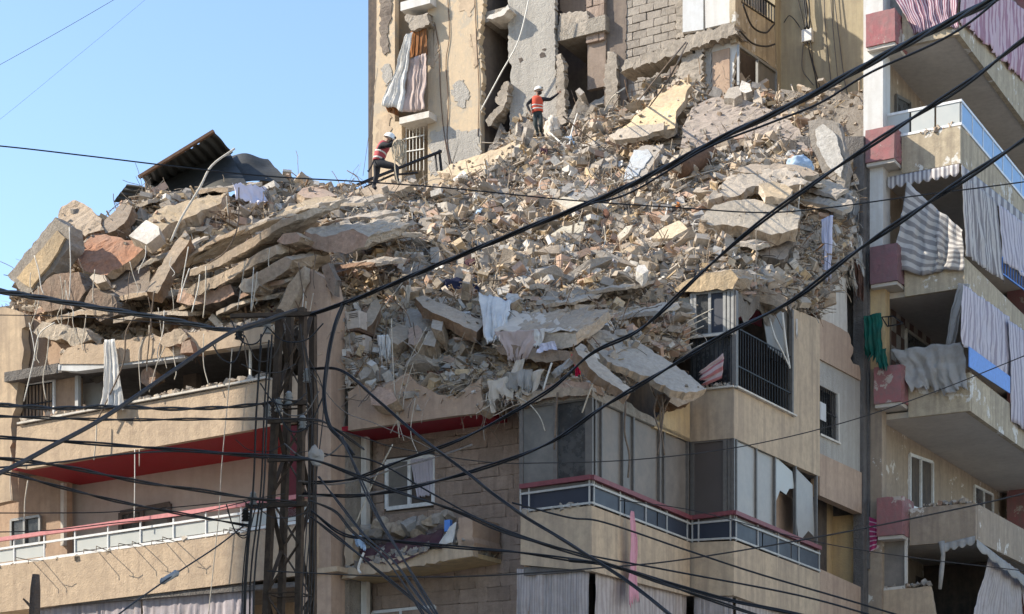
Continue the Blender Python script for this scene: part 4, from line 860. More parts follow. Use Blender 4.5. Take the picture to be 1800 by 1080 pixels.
def in_poly(x, y, poly):
    ins = np.zeros(len(x), bool); j = len(poly)-1
    for i in range(len(poly)):
        xi, yi = poly[i]; xj, yj = poly[j]
        c = ((yi > y) != (yj > y)) & (x < (xj-xi)*(y-yi)/(yj-yi+1e-12)+xi); ins ^= c; j = i
    return ins
def sample_view(n):
    px = rng.uniform(0, 1520, n*3); py = rng.uniform(140, 720, n*3); k = in_poly(px, py, RM); px, py = px[k][:n], py[k][:n]
    r, ok = hit(px, py); return r[ok], px[ok]
def sample_area(n):
    a = rng.uniform(-18.6, 1.0, n*2); b = rng.uniform(-.3, 18.4, n*2); k = inside(a, b); a, b = a[k][:n], b[k][:n]; z = hz(a, b)
    X = C0[0]+a*U[0]+b*V[0]; Y = C0[1]+a*U[1]+b*V[1]; return np.stack([a, b, z], 1), CX+F*X/Y
def toW(r): return np.stack([C0[0]+r[:, 0]*U[0]+r[:, 1]*V[0], C0[1]+r[:, 0]*U[1]+r[:, 1]*V[1], r[:, 2]], 1)
def sample(nv, na):
    r1, p1 = sample_view(nv); r2, p2 = sample_area(na); return toW(np.vstack([r1, r2])), np.concatenate([p1, p2])
def chunks(nv, na, lo, hi, flatness, lift, tilt=None, power=2.2, patchy=True):
    P, px = sample(nv, na)
    if patchy:                                              # bare dusty hollows between the heaps
        x, y = P[:, 0], P[:, 1]; v = np.sin(x*1.15+1.4*np.sin(y*.8))*np.sin(y*1.25+1.7*np.sin(x*.9+.5)); k = rng.random(len(P)) < np.clip(.28+1.1*(v+.45), .2, 1); P, px = P[k], px[k]
    n = len(P); s = lo*(hi/lo)**(rng.random(n)**power)
    sc = s[:, None]*np.stack([rng.uniform(.6, 1.25, n), rng.uniform(.45, 1, n), rng.uniform(flatness, 1, n)*0.75], 1)
    v = (CV[None]+rng.uniform(-.2, .2, (n, 8, 3)))*sc[:, None, :]; v = np.einsum('nij,nkj->nki', rotmats(n, tilt), v)
    P = P+rng.normal(0, .05, P.shape); P[:, 2] += s*lift; return v+P[:, None, :], px
v, px = chunks(96000, 22000, 0.022, 0.14, .25, .1, None, 1.9); soup('rubble', v, CF, colours(px, len(px)), 'debris', 'fine broken concrete and dust covering the collapsed floors', 'rubble')
v, px = chunks(5600, 1600, 0.13, 0.5, .12, .06, 0.7, 2.8); soup('rubble', v, CF, colours(px, len(px)), 'debris', 'fist to head sized concrete lumps scattered over the collapsed floors', 'rubble')
def sticks(nv, na, l0, l1, w0, w1, tilt, pal, name, label, cat, lift=.06):
    P, px = sample(nv, na); n = len(P); Lh = rng.uniform(l0, l1, n)
    v = CV[None]*np.stack([Lh, rng.uniform(w0, w1, n), rng.uniform(w0, w1, n)*.6], 1)[:, None, :]
    v[:, :, 2] += 0.10*rng.uniform(-1, 1, (n, 1))*(v[:, :, 0]**2); v = np.einsum('nij,nkj->nki', rotmats(n, tilt), v); P[:, 2] += lift
    c = np.array([PAL[p] if isinstance(p, str) else p for p in pal])[rng.integers(0, len(pal), n)]*rng.uniform(.75, 1.2, (n, 1))
    return soup(name, v+P[:, None, :], CF, c, 'debris', label, cat)
sticks(6500, 1600, .15, .95, .018, .06, .6, ['wood', 'tan', 'pale', 'pale', 'ochre'], 'splinters', 'splintered timber and broken trim strewn through the rubble', 'splinters')
sticks(2600, 700, .2, .75, .10, .36, .85, ['tan', 'pale', 'grey', 'grey', 'pinkish', 'ochre', 'white'], 'plaster_sheets', 'thin broken sheets of plaster and tile lying in the rubble', 'plaster')
# bent wires and rebar tangles
def wires(nv, na, L0, L1, r0, r1, pal, name, label, cat):
    P, px = sample(nv, na); n = len(P); S = 7; d = rng.standard_normal((n, 3)); d[:, 2] = np.abs(d[:, 2])*.6; d /= np.linalg.norm(d, axis=1, keepdims=True)
    step = rng.uniform(L0, L1, n)/S; pts = [P]; turn = rng.standard_normal((n, 3))*.35
    for k in range(S-1):
        d = d+turn*.5+rng.normal(0, .12, (n, 3)); d[:, 2] -= .16; d /= np.linalg.norm(d, axis=1, keepdims=True); pts.append(pts[-1]+d*step[:, None])
    pts = np.stack(pts, 1); r = rng.uniform(r0, r1, n); tg = np.gradient(pts, axis=1); tg /= np.linalg.norm(tg, axis=2, keepdims=True)
    x = np.cross(tg, np.array([.3, .2, .93])); x /= np.linalg.norm(x, axis=2, keepdims=True)+1e-9; y = np.cross(tg, x)
    ring = np.stack([pts+(x*math.cos(t)+y*math.sin(t))*r[:, None, None] for t in (0, 2.094, 4.189)], 2).reshape(n, S*3, 3)
    fcs = np.array([[k*3+i, k*3+(i+1) % 3, (k+1)*3+(i+1) % 3, (k+1)*3+i] for k in range(S-1) for i in range(3)])
    c = np.array([PAL[p] for p in pal])[rng.integers(0, len(pal), n)]*rng.uniform(.7, 1.15, (n, 1))
    return soup(name, ring, fcs, c, 'debris', label, cat)
wires(6500, 1000, .3, 1.35, .005, .013, ['wood', 'grey', 'tan', 'pale', 'pale', 'dark'], 'wire_tangle', 'tangles of bent rebar and electric wire poking out of the rubble', 'wire')

# ------------------------------------------------------------------ countable chunks
def chunk_mesh(seed, col, sx=1.0, sy=1.0, sz=1.0, mat='slab_debris'):
    rr = random.Random(seed); bm = bmesh.new(); bmesh.ops.create_cube(bm, size=1.0)
    for _ in range(rr.randint(4, 7)):
        nrm = Vector((rr.uniform(-1, 1), rr.uniform(-1, 1), rr.uniform(-1, 1))).normalized(); d = rr.uniform(.36, .54)
        g = bm.verts[:]+bm.edges[:]+bm.faces[:]; bmesh.ops.bisect_plane(bm, geom=g, plane_co=nrm*d, plane_no=nrm, clear_outer=True)
        ed = [e for e in bm.edges if e.is_boundary]
        if ed: bmesh.ops.holes_fill(bm, edges=ed)
    bmesh.ops.triangulate(bm, faces=bm.faces[:]); bmesh.ops.subdivide_edges(bm, edges=[e for e in bm.edges if e.calc_length() > .3], cuts=1)
    bmesh.ops.triangulate(bm, faces=bm.faces[:])
    for v in bm.verts:
        nv = noise.noise_vector(v.co*3.1+Vector((seed, 0, 0))); v.co += nv*.055; v.co = Vector((v.co.x*sx, v.co.y*sy, v.co.z*sz))
    me = bpy.data.meshes.new('chunk'); bm.to_mesh(me); bm.free(); at = me.color_attributes.new('col', 'FLOAT_COLOR', 'POINT')
    for i, v in enumerate(me.vertices):
        f = 1+.25*noise.noise(v.co*2.0+Vector((seed, 5, 0))); at.data[i].color = tuple((.68*c_+.32*d_)*f for c_, d_ in zip(col, (.41, .37, .315)))+(1,)
    me.materials.append(MATS[mat]); return me
def where(r):
    a, b = r[0], r[1]
    if b > 13: return 'on the rubble at the foot of the torn tower' if a < -6 else 'on the rubble below the olive tower wall'
    if a < -12: return 'in the heap over the far end of the left balconies'
    if a < -7.6: return 'in the heap over the left balconies beside the pier'
    if b > 6: return 'on the slope above the glazed bay and its grilles' if a > -4 else 'midway up the open rubble slope'
    return 'low on the slope above the recessed stone wall' if a < -2.5 else 'low on the slope behind the tilted slab'
KINDS = [('grey concrete', 'grey', 100), ('tan concrete', 'tan', 80), ('pale plaster', 'pale', 34), ('white plaster', 'white', 18), ('red brick', 'brick', 10), ('dark concrete', 'dark', 17)]
for lab, ck, cnt in KINDS:
    ms = [chunk_mesh(hash((ck, k)) % 9973 if False else (len(ck)*31+k*17), PAL[ck], 1, R.uniform(.6, .9), R.uniform(.35, .8)) for k in range(4)]
    r_, p_ = sample_view(cnt*2)
    if lab == 'tan concrete': o_ = np.argsort(np.abs(p_-350)+rng.uniform(0, 500, len(p_))); r_ = r_[o_]
    for k in range(min(cnt, len(r_))):
        s = R.uniform(.26, .46) if R.random() < .8 else R.uniform(.45, .8)
        if ck in ('white', 'brick'): s *= .8
        o = bpy.data.objects.new('concrete_chunk' if 'concrete' in lab else 'plaster_chunk' if 'plaster' in lab else 'brick_chunk', ms[k % 4]); link(o); p = W(*r_[k]); p.z += s*.1; o.location = p
        o.rotation_euler = (R.uniform(-.6, .6), R.uniform(-.6, .6), R.uniform(0, 6.28)); o.scale = (s, s, s)
        tag(o, f'broken {lab} chunk {where(r_[k])}', 'chunk', f'{lab} chunks {where(r_[k])}')
# broken plates of floor and render, larger and flatter than the chunks
for lab, ck, cnt in (('grey floor plate', 'grey', 46), ('tan render plate', 'tan', 36), ('pale plaster plate', 'pale', 30), ('pinkish wall plate', 'pinkish', 14)):
    ms = [chunk_mesh(700+len(ck)*9+k*23, PAL[ck], 1, R.uniform(.4, .8), R.uniform(.10, .2)) for k in range(5)]
    r_, p_ = sample_view(cnt)
    for k in range(len(r_)):
        s = R.uniform(.5, .8) if R.random() < .7 else R.uniform(.8, 1.35); o = bpy.data.objects.new('broken_plate', ms[k % 5]); link(o); p = W(*r_[k]); p.z += .08; p.y -= .08; o.location = p
        o.rotation_euler = (R.uniform(-.9, .5), R.uniform(-.6, .6), R.uniform(0, 6.28)); o.scale = (s, s, s)
        tag(o, f'broken {lab} {where(r_[k])}', 'plate', f'{lab}s {where(r_[k])}')
# ------------------------------------------------------------------ the large slabs one can tell apart
def ray_plane(px, py, c, n):
    o = Vector((0, 0, CZ)); d = Vector(((px-CX)/F, 1, (HY-py)/F)); t = (c-o).dot(n)/d.dot(n); return o+d*t
SEED = [100]; SLABTOP = []; PLANE = [None, None]
def slab(label, pts, ctop, cside=None, d=0.25, thick=0.28, amp=0.03, jag=2.0, step=9, name='concrete_slab', cat='slab', skip=(), ex=None, b=None, tilt=None, plane=None, parent=None, group=None, maxlen=.26):
    """a slab lying on the mound: the photo outline laid on a plane fitted to the mound under it, or on b = const when given"""
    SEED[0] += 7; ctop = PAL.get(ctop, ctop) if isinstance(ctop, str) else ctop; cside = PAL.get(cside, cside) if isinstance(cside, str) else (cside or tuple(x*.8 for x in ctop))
    out = rag(pts, jag, step, skip) if jag else pts
    if b is None:
        r, ok = hit([p[0] for p in pts], [p[1] for p in pts]); dy = 0
        while ok.sum() < 2 and dy < 120: dy += 6; r, ok = hit([p[0] for p in pts], [p[1]+dy for p in pts])
        Q = np.array([tuple(W(*x)) for x in r[ok]]); c = Q.mean(0)
        n = np.linalg.svd(Q-c)[2][2] if len(Q) > 2 else np.array([-.3, -.75, .6])
        n = Vector(n); n = n if n.dot(Vector((0, 0, CZ))-Vector(c)) > 0 else -n
        n = (n+Vector((-.1, -.45, .35))).normalized()                      # keep it facing the street and the sky
        if tilt is not None: n = (n*.3+Vector(tilt)).normalized()
        c = Vector(c)+n*(d+.2)
        if plane is not None: c, n = PLANE[0]+PLANE[1]*plane, PLANE[1]
        PLANE[:] = [c, n]; W3 = [ray_plane(x, y, c, n) for x, y in out]; vec = -n*thick
    else:
        W3 = [wb(p[0], p[1], p[2] if len(p) > 2 else b) for p in out]; vec = udir(0, thick, 0)
    if ex is not None: vec = udir(*ex)
    if parent is None and cat == 'slab' and (b is None or (ex is not None)):                    # loose bits lying on the upper side
        cc = sum(W3, Vector())/len(W3); up = Vector((0, 0, .03)) if b is None else vec*.5+Vector((0, 0, .12))
        for i in range(len(W3)):
            p, q_ = W3[i], W3[(i+1) % len(W3)]; k = int((p-cc).cross(q_-cc).length*.5*9)
            for _ in range(k):
                u_, w_ = R.random(), R.random(); w_ = w_*(1-u_); x = cc+(p-cc)*u_+(q_-cc)*w_
                if b is not None: x = x+vec*R.uniform(-.45, .45)
                SLABTOP.append(tuple(x+up))
    me = rough_prism(name, W3, vec, ctop, cside, SEED[0], amp, maxlen); o = place(name, me, 'slab_debris', parent)
    if parent is None: tag(o, label, cat, group)
    if parent is None and cat == 'slab':                  # torn bars at the broken edges
        cc = sum(W3, Vector())/len(W3)
        for _ in range(R.randint(1, 4)):
            q_ = R.choice(W3)+vec*R.uniform(.2, .8); dr = (q_-cc).normalized(); ln = R.uniform(.15, .5); m = MB()
            m.tube([q_-dr*.15, q_+dr*ln*.4, q_+dr*ln*.7+Vector((R.uniform(-.08, .08), 0, R.uniform(-.15, .05))), q_+dr*ln+Vector((R.uniform(-.1, .1), 0, -R.uniform(.05, .3)))], .009, 5); m.build('rebar', 'rust', o)
    return o
# far left
S1 = slab('tilted slab with a tan painted panel jutting from the far end of the heap', [(13, 484), (97, 382), (124, 399), (121, 432), (92, 478), (47, 521)], 'grey', 'grey', b=0.2, thick=0.5, jag=1.5)
tilt_panel = slab(None, [(29, 489), (101, 405), (114, 418), (95, 452), (54, 507)], 'ochre', 'ochre', b=0.12, thick=0.07, jag=1.0, parent=S1, name='painted_panel', amp=.01)
slab('rough brown concrete lump at the far end of the heap', [(102, 388), (108, 362), (128, 352), (152, 362), (178, 384), (182, 404), (150, 414), (122, 404)], 'tan', 'wood', d=.6, thick=.7, amp=.1, jag=4)
slab('grey brown slab leaning above the brick red slab', [(141, 430), (165, 408), (192, 380), (222, 350), (233, 362), (224, 385), (203, 405), (170, 414)], (.34, .27, .21), 'wood', d=.5, thick=.3, amp=.05)
slab('brick red broken wall panel with raw mortar face', [(134, 456), (141, 432), (168, 409), (203, 416), (232, 424), (252, 438), (226, 460), (188, 483), (150, 478)], (.44, .21, .12), 'tan', d=.6, thick=.2, amp=.07, jag=2.5)
slab('white stone block resting on the brick red panel', [(226, 415), (257, 387), (279, 399), (281, 412), (258, 430), (246, 424)], 'white', 'pale', d=1.0, thick=.3, amp=.015, jag=.6, name='stone_block', cat='block')
slab('small cream block under the brick red panel', [(158, 488), (164, 482), (184, 484), (188, 494), (170, 499)], 'pale', 'tan', d=.9, thick=.25, jag=.6, name='stone_block', cat='block')
slab('sunlit ochre slab of layered render below the black sheets', [(262, 384), (284, 366), (330, 352), (402, 338), (388, 356), (345, 378), (300, 392), (282, 408), (268, 398)], 'ochre', 'tan', d=.55, thick=.25, amp=.07, jag=3)
slab('tan beam end pointing down out of the heap', [(257, 512), (272, 482), (296, 444), (325, 404), (335, 418), (312, 452), (290, 492), (276, 516)], 'tan', 'wood', d=1.3, thick=.35, amp=.03, jag=1.5)
slab('dark jammed slab under the brick red panel', [(190, 500), (220, 478), (262, 470), (262, 508), (232, 522), (200, 520)], (.2, .15, .12), 'dark', d=.3, thick=.4)
slab('large brown block under the tilted slab', [(52, 518), (95, 482), (138, 478), (150, 512), (128, 545), (80, 548)], (.27, .2, .155), 'dark', b=.1, thick=.9, amp=.08)
slab('brown block wedged over the far balcony', [(140, 540), (160, 505), (200, 520), (208, 552), (178, 566)], (.25, .19, .15), 'dark', b=.05, thick=.8, amp=.08)
slab('pale layered slab edge above the air conditioner at the far end', [(56, 583), (74, 566), (108, 570), (132, 588), (98, 598), (70, 594)], 'pale', 'tan', b=-.25, thick=.9, amp=.06)
# pancaked floors
PV_ = (0.35, 1.3, .62)
slab('uppermost pancaked floor slab with a sunlit top', [(333, 486), (366, 475), (394, 464), (424, 445), (454, 427), (486, 404), (520, 388), (522, 377), (486, 392), (453, 413), (424, 428), (389, 448), (364, 464), (334, 474)], 'tan', 'pale', b=-.1, ex=PV_, amp=.04, jag=1.5, step=8)
slab('second pancaked floor slab with a broken nib', [(324, 514), (344, 520), (395, 497), (432, 475), (470, 456), (486, 447), (484, 431), (456, 443), (432, 459), (385, 482), (345, 498)], 'tan', 'pale', b=-.25, ex=(.35, 1.3, .5), amp=.04, jag=1.5, step=8)
slab('third pancaked floor slab above a dark gap', [(431, 492), (470, 470), (500, 452), (514, 457), (508, 472), (480, 492), (462, 500), (456, 514), (432, 508)], (.40, .31, .23), 'tan', b=-.3, ex=(.3, 1.2, .45), amp=.05, jag=1.5)
slab('curled floor slab draped with wires beside the pancaked floors', [(508, 451), (532, 424), (536, 407), (573, 417), (620, 402), (648, 416), (640, 434), (608, 446), (576, 444), (549, 436), (528, 441)], 'pinkish', 'pale', b=.3, ex=(.2, 1.5, .7), amp=.05, jag=1.5)
slab('rounded pinkish nib of slab between the pancaked floors', [(486, 424), (498, 412), (520, 408), (528, 416), (524, 424), (500, 430)], 'pinkish', 'tan', b=-.2, thick=1.0, amp=.05)
slab('cracked blocks wedged under the second pancaked floor', [(310, 532), (316, 506), (330, 512), (378, 510), (405, 500), (412, 518), (385, 532), (345, 536)], 'pinkish', 'dark', b=-.1, thick=.8, amp=.06)
slab('small pale boulder balanced under the third pancaked floor', [(420, 505), (428, 490), (450, 490), (456, 502), (448, 514), (428, 514)], 'pale', 'tan', b=-.4, thick=.5, amp=.06)
slab('tan wall panel leaning beside the pier', [(482, 552), (494, 532), (505, 502), (524, 478), (536, 468), (534, 490), (522, 520), (506, 548)], 'tan', 'pale', b=-.45, thick=.2, amp=.025, jag=1)
slab('brown strip of wall leaning against the pier', [(565, 470), (576, 462), (590, 492), (588, 520), (576, 506)], (.3, .22, .17), 'dark', b=-.3, thick=.2, amp=.03, jag=1)
slab('sunlit sloping slab under the wire tangle near the ridge', [(470, 396), (500, 368), (545, 350), (600, 346), (590, 362), (545, 378), (500, 398)], 'ochre', 'pale', d=.5, thick=.2, amp=.06, jag=3)
slab('rounded pink slab end lying on the ridge', [(522, 340), (534, 330), (568, 332), (592, 345), (562, 352), (536, 348)], 'pinkish', 'tan', d=.4, thick=.3)
# thin broken layers in the pancaked stack
for k, (x0, y0, x1, y1, h, b, c) in enumerate(((300, 470, 420, 400, 6, .9, 'tan'), (340, 455, 470, 385, 5, 1.1, 'pale'), (360, 440, 440, 405, 5, 1.3, 'grey'), (395, 486, 500, 425, 6, .1, 'tan'), (420, 520, 500, 492, 6, -.1, 'pinkish'), (300, 545, 400, 522, 7, .1, 'tan'), (380, 548, 470, 520, 6, .0, 'pale'), (180, 530, 290, 512, 7, .2, 'tan'), (80, 562, 190, 545, 7, .0, 'tan'), (200, 562, 330, 548, 6, .0, 'pale'), (240, 470, 320, 440, 6, 1.0, 'grey'), (170, 400, 260, 352, 6, 2.6, 'pale'), (280, 352, 400, 330, 6, 4.2, 'tan'), (440, 400, 560, 358, 6, 2.6, 'pale'), (520, 372, 640, 356, 6, 5.2, 'pale'), (560, 396, 660, 382, 6, 3.8, 'tan'), (600, 430, 680, 412, 6, 3.0, 'grey'), (590, 470, 660, 462, 7, 2.2, 'pinkish'), (120, 420, 150, 396, 6, 1.6, 'tan'), (60, 545, 140, 528, 8, .15, 'pinkish'))):
    n = 5; top = [(x0+(x1-x0)*i/n, y0+(y1-y0)*i/n-5*math.sin(3.14*i/n)) for i in range(n+1)]; bot = [(x, y+h*R.uniform(.8, 1.3)) for x, y in reversed(top)]
    slab(f'thin {c} floor layer sandwiched in the pancaked heap over the left balconies', top+bot, c, 'pale', b=b, ex=(.25, R.uniform(.7, 1.3), R.uniform(.3, .55)), amp=.035, jag=1.6, step=7, group=f'thin {c} layers in the pancaked heap', name='floor_layer')
for k, (x0, y0, x1, y1, h, b, c) in enumerate(((1220, 335, 1310, 305, 6, 12.0, 'pale'), (1300, 318, 1420, 322, 7, 12.2, 'tan'), (1230, 360, 1290, 338, 6, 10.6, 'pale'), (1390, 350, 1480, 372, 7, 12.6, 'tan'), (1400, 330, 1470, 345, 6, 13.0, 'grey'), (1290, 288, 1380, 280, 6, 13.4, 'tan'), (1250, 425, 1330, 432, 7, 8.6, 'grey'), (1100, 435, 1190, 425, 6, 7.4, 'grey'), (1010, 520, 1100, 505, 6, 3.9, 'tan'), (930, 545, 1010, 530, 6, 2.8, 'tan'), (1080, 560, 1160, 548, 6, 3.3, 'grey'))):
    n = 5; top = [(x0+(x1-x0)*i/n, y0+(y1-y0)*i/n-4*math.sin(3.14*i/n)) for i in range(n+1)]; bot = [(x, y+h*R.uniform(.8, 1.3)) for x, y in reversed(top)]
    slab(f'thin {c} floor layer broken off on the slope above the bay', top+bot, c, 'pale', b=b-.5, ex=(.1, R.uniform(.7, 1.2), R.uniform(.3, .5)), amp=.04, jag=1.8, step=7, group=f'thin {c} layers on the slope above the bay', name='floor_layer')
slab('flat slab on the ridge under the climbing rescuer', [(632, 336), (660, 324), (712, 318), (726, 326), (690, 340), (648, 346)], 'tan', 'pale', d=.2, thick=.2)
# middle
slab('long sunlit slab running up to the torn tower', [(768, 302), (820, 280), (862, 264), (918, 244), (936, 254), (884, 284), (806, 312)], 'ochre', 'tan', d=.35, thick=.3, amp=.06, jag=3)
slab('short cut beam standing among the rubble behind the air conditioners', [(636, 568), (652, 532), (664, 525), (670, 540), (654, 570), (644, 578)], 'tan', 'wood', d=.5, thick=.3, jag=1)
slab('curved brown slab above the torn balcony', [(730, 524), (744, 519), (800, 543), (852, 566), (838, 584), (790, 562), (744, 540)], 'tan', 'wood', d=.45, thick=.25, jag=1.5)
slab('grey tilted slab with a dusty face above the torn balcony', [(712, 572), (716, 545), (744, 542), (782, 562), (776, 574), (742, 584)], 'grey', 'wood', d=.3, thick=.25)
for lab, pts, c in (('large tan boulder above the torn balcony parapet', [(684, 600), (684, 578), (702, 570), (720, 572), (716, 594), (700, 606)], 'tan'), ('grey tan block beside the large tan boulder', [(718, 604), (718, 578), (734, 572), (742, 580), (740, 600), (728, 608)], 'pinkish'), ('upright cream block above the torn balcony', [(758, 576), (762, 552), (776, 552), (780, 560), (776, 582)], 'pale'), ('pointed block beside the upright cream block', [(744, 606), (748, 588), (758, 580), (768, 592), (764, 610)], 'pale'), ('tan lump hanging over the torn parapet edge', [(650, 694), (664, 680), (688, 684), (698, 704), (676, 714), (654, 712)], 'pinkish'), ('white plaster shard above the white sheet', [(888, 522), (892, 515), (910, 517), (914, 526), (898, 534)], 'white'), ('pale standing shard below the thick twisted cable', [(757, 462), (757, 436), (770, 434), (774, 448), (770, 463)], 'pale'), ('cut block of masonry below the pale standing shard', [(812, 497), (820, 480), (831, 484), (825, 500)], 'tan')):
    slab(lab, pts, c, 'tan', d=.5, thick=.45, amp=.05, jag=.8, name='stone_block', cat='block')
slab('stone slab under the draped white sheet', [(866, 612), (868, 590), (930, 585), (1012, 587), (1014, 606), (985, 614), (930, 608)], 'pale', 'tan', b=.25, ex=(.2, 1.3, .8), amp=.03)
slab('lower brown slab under the draped sheet', [(868, 604), (930, 610), (1000, 618), (1002, 634), (960, 638), (880, 624)], (.3, .22, .16), 'wood', b=.12, thick=1.4, amp=.05)
slab('large tilted grey floor slab sliding over the bay windows', [(1020, 585), (1056, 580), (1126, 603), (1190, 645), (1243, 684), (1206, 690), (1180, 686), (1134, 660), (1068, 636)], (.48, .44, .385), 'tan', d=.55, thick=.17, amp=.04, jag=2.2, step=7)
slab('narrow edge beam lying against the tilted grey slab', [(1010, 612), (1022, 604), (1066, 646), (1112, 684), (1104, 696), (1052, 662)], 'pale', 'wood', d=.8, thick=.22, amp=.04, jag=2)
slab('torn slab end dangling rebar over the bay windows', [(1178, 690), (1206, 692), (1240, 686), (1222, 704), (1190, 716), (1176, 706)], 'tan', 'wood', d=.5, thick=.5, amp=.1, jag=3)
slab('row of broken ledge stones above the bay end windows', [(912, 704), (925, 690), (980, 680), (1035, 684), (1036, 694), (975, 698), (918, 714)], 'tan', 'wood', b=-.15, thick=.5, amp=.07)
slab('second ledge stone course above the bay end windows', [(950, 684), (990, 668), (1034, 672), (1040, 686), (990, 682)], 'pinkish', 'wood', b=-.05, thick=.6, amp=.07)
# right
slab('bright ochre render slab standing near the block wall', [(1092, 230), (1108, 216), (1150, 172), (1176, 158), (1198, 140), (1214, 150), (1204, 176), (1188, 196), (1186, 226), (1160, 233)], (.72, .55, .33), 'pale', d=.6, thick=.22, amp=.06, jag=3)
slab('flat cream plate under the bright ochre slab', [(1070, 238), (1086, 228), (1130, 220), (1168, 216), (1166, 228), (1130, 240), (1080, 246)], 'pale', 'pale', d=.75, thick=.15, amp=.03)
blue = slab('grey slab with peeling pale blue paint', [(1095, 322), (1108, 276), (1128, 257), (1166, 254), (1150, 284), (1132, 316)], 'grey', 'grey', d=.6, thick=.2, jag=1.2)
slab(None, [(1094, 318), (1106, 286), (1114, 264), (1138, 262), (1146, 274), (1134, 290), (1118, 310)], (.52, .60, .68), (.52, .60, .68), thick=.03, jag=1.6, step=5, parent=blue, name='painted_face', amp=.008, plane=.035)
slab('smooth grey brown sheet of screed humped below the tower window', [(1196, 268), (1200, 225), (1216, 190), (1252, 172), (1300, 172), (1356, 192), (1404, 226), (1422, 268), (1380, 252), (1330, 254), (1262, 262)], (.36, .30, .26), 'dark', d=.35, thick=.2, amp=.09)
for i, (lab, pts, c) in enumerate((('grey block in the row below the tower window', [(1272, 172), (1282, 154), (1298, 152), (1304, 166), (1290, 174)], 'grey'), ('white shard in the row below the tower window', [(1298, 158), (1304, 142), (1318, 148), (1322, 160), (1310, 164)], 'white'), ('dark block below the pink board', [(1244, 168), (1254, 152), (1270, 158), (1266, 172)], 'grey'), ('tall pale shard leaning below the tower window', [(1322, 190), (1326, 160), (1334, 156), (1340, 178), (1336, 196)], 'pale'))):
    slab(lab, pts, c, 'grey', d=.5, thick=.4, amp=.05, jag=1, name='stone_block', cat='block')
wsl = slab('grey slab with a white painted face leaning on the olive wall', [(1420, 214), (1440, 208), (1474, 216), (1492, 296), (1484, 330), (1446, 304), (1428, 262)], 'grey', 'grey', b=13.6, thick=.3, jag=1.5)
wpn = slab(None, [(1433, 228), (1446, 218), (1468, 236), (1482, 284), (1478, 312), (1452, 286), (1437, 258)], 'white', 'white', b=13.52, thick=.07, jag=1.8, step=6, parent=wsl, name='painted_face', amp=.01)
slab('large cream concrete slab above the exposed green room', [(1230, 385), (1256, 360), (1308, 350), (1376, 356), (1408, 369), (1402, 402), (1356, 413), (1326, 404), (1296, 396), (1250, 397)], (.60, .52, .41), 'tan', d=.8, thick=.35, amp=.04, jag=2)
slab('ochre plate on top of the large cream slab', [(1334, 324), (1360, 318), (1380, 325), (1394, 334), (1380, 349), (1346, 346)], 'ochre', 'pale', d=.95, thick=.2, amp=.05)
slab('crumbled cream slab layer behind the large cream slab', [(1244, 352), (1274, 316), (1330, 296), (1400, 300), (1420, 318), (1394, 326), (1332, 326), (1290, 346)], 'pale', 'tan', d=.55, thick=.25, amp=.1, jag=4)
slab('thin layered plates below the blue bundle', [(1290, 300), (1330, 288), (1400, 290), (1440, 305), (1400, 312), (1330, 306)], 'tan', 'pale', d=.6, thick=.12, amp=.05, jag=3)
slab('brown under slab below the large cream slab', [(1292, 412), (1340, 414), (1392, 408), (1400, 424), (1380, 456), (1340, 452), (1300, 440)], (.33, .26, .2), 'dark', d=.25, thick=.5, amp=.06)
slab('hanging broken ceiling edge beside the exposed green room', [(1378, 430), (1390, 412), (1404, 418), (1398, 436), (1386, 446), (1380, 440)], 'tan', 'wood', b=10.6, thick=.5, amp=.07)
slab('ochre roof slab end above the bay corner window', [(1178, 514), (1200, 496), (1240, 481), (1286, 474), (1297, 490), (1288, 508), (1230, 513)], 'ochre', 'tan', b=B1-.1, ex=(0, 1.1, .25), amp=.05, jag=2)
slab('cracked tan roof edge over the black railing', [(1292, 486), (1340, 504), (1384, 524), (1384, 546), (1340, 532), (1292, 512)], 'tan', 'tan', b=7.0, ex=(-.6, .6, .1), amp=.04)
slab('cream shard lying flat on the slope', [(1144, 419), (1160, 404), (1194, 388), (1209, 402), (1182, 419)], (.66, .55, .38), 'pale', d=.45, thick=.1, jag=1)
slab('grey pack of broken sheets on the middle slope', [(984, 338), (998, 322), (1038, 326), (1050, 342), (1012, 352)], 'slate', 'white', d=.4, thick=.3)
slab('cream sheets below the grey pack', [(972, 352), (990, 346), (1030, 352), (1040, 362), (1000, 368)], (.66, .6, .48), 'pale', d=.45, thick=.12, jag=3)
slab('cream triangular shard in the middle slope', [(1085, 415), (1100, 398), (1112, 396), (1104, 410), (1090, 422)], (.68, .62, .5), 'pale', d=.5, thick=.12, jag=1)
slab('pale board half buried in the middle slope', [(968, 412), (990, 398), (1028, 390), (1024, 406), (985, 424)], (.58, .54, .42), 'pale', d=.4, thick=.12, jag=2)
slab('white ceramic lump on the lower slope', [(1118, 476), (1122, 466), (1134, 466), (1140, 476), (1130, 482)], 'white', 'white', d=.4, thick=.25, jag=.5, name='ceramic_piece', cat='debris')
slab('broken hollow block hanging on the edge beam', [(316, 622), (320, 602), (334, 597), (340, 620)], 'pinkish', 'brick', b=-.55, thick=.4, jag=1.5, name='hollow_block', cat='block')
slab('brown lump dangling in the torn opening', [(247, 672), (250, 652), (262, 645), (274, 654), (272, 668), (258, 680)], 'pinkish', 'wood', b=-.1, thick=.3, amp=.05, name='concrete_chunk', cat='chunk')
slab('crumbled stones stuck on the edge beam', [(280, 602), (288, 588), (318, 578), (330, 594), (318, 606), (296, 612)], 'tan', 'pinkish', b=-.5, thick=.5, amp=.1, jag=3)
slab('tan chunk jammed at the end of the edge beam', [(100, 590), (118, 574), (150, 580), (160, 596), (130, 610)], 'pale', 'tan', b=-.35, thick=.8, amp=.1, jag=3)
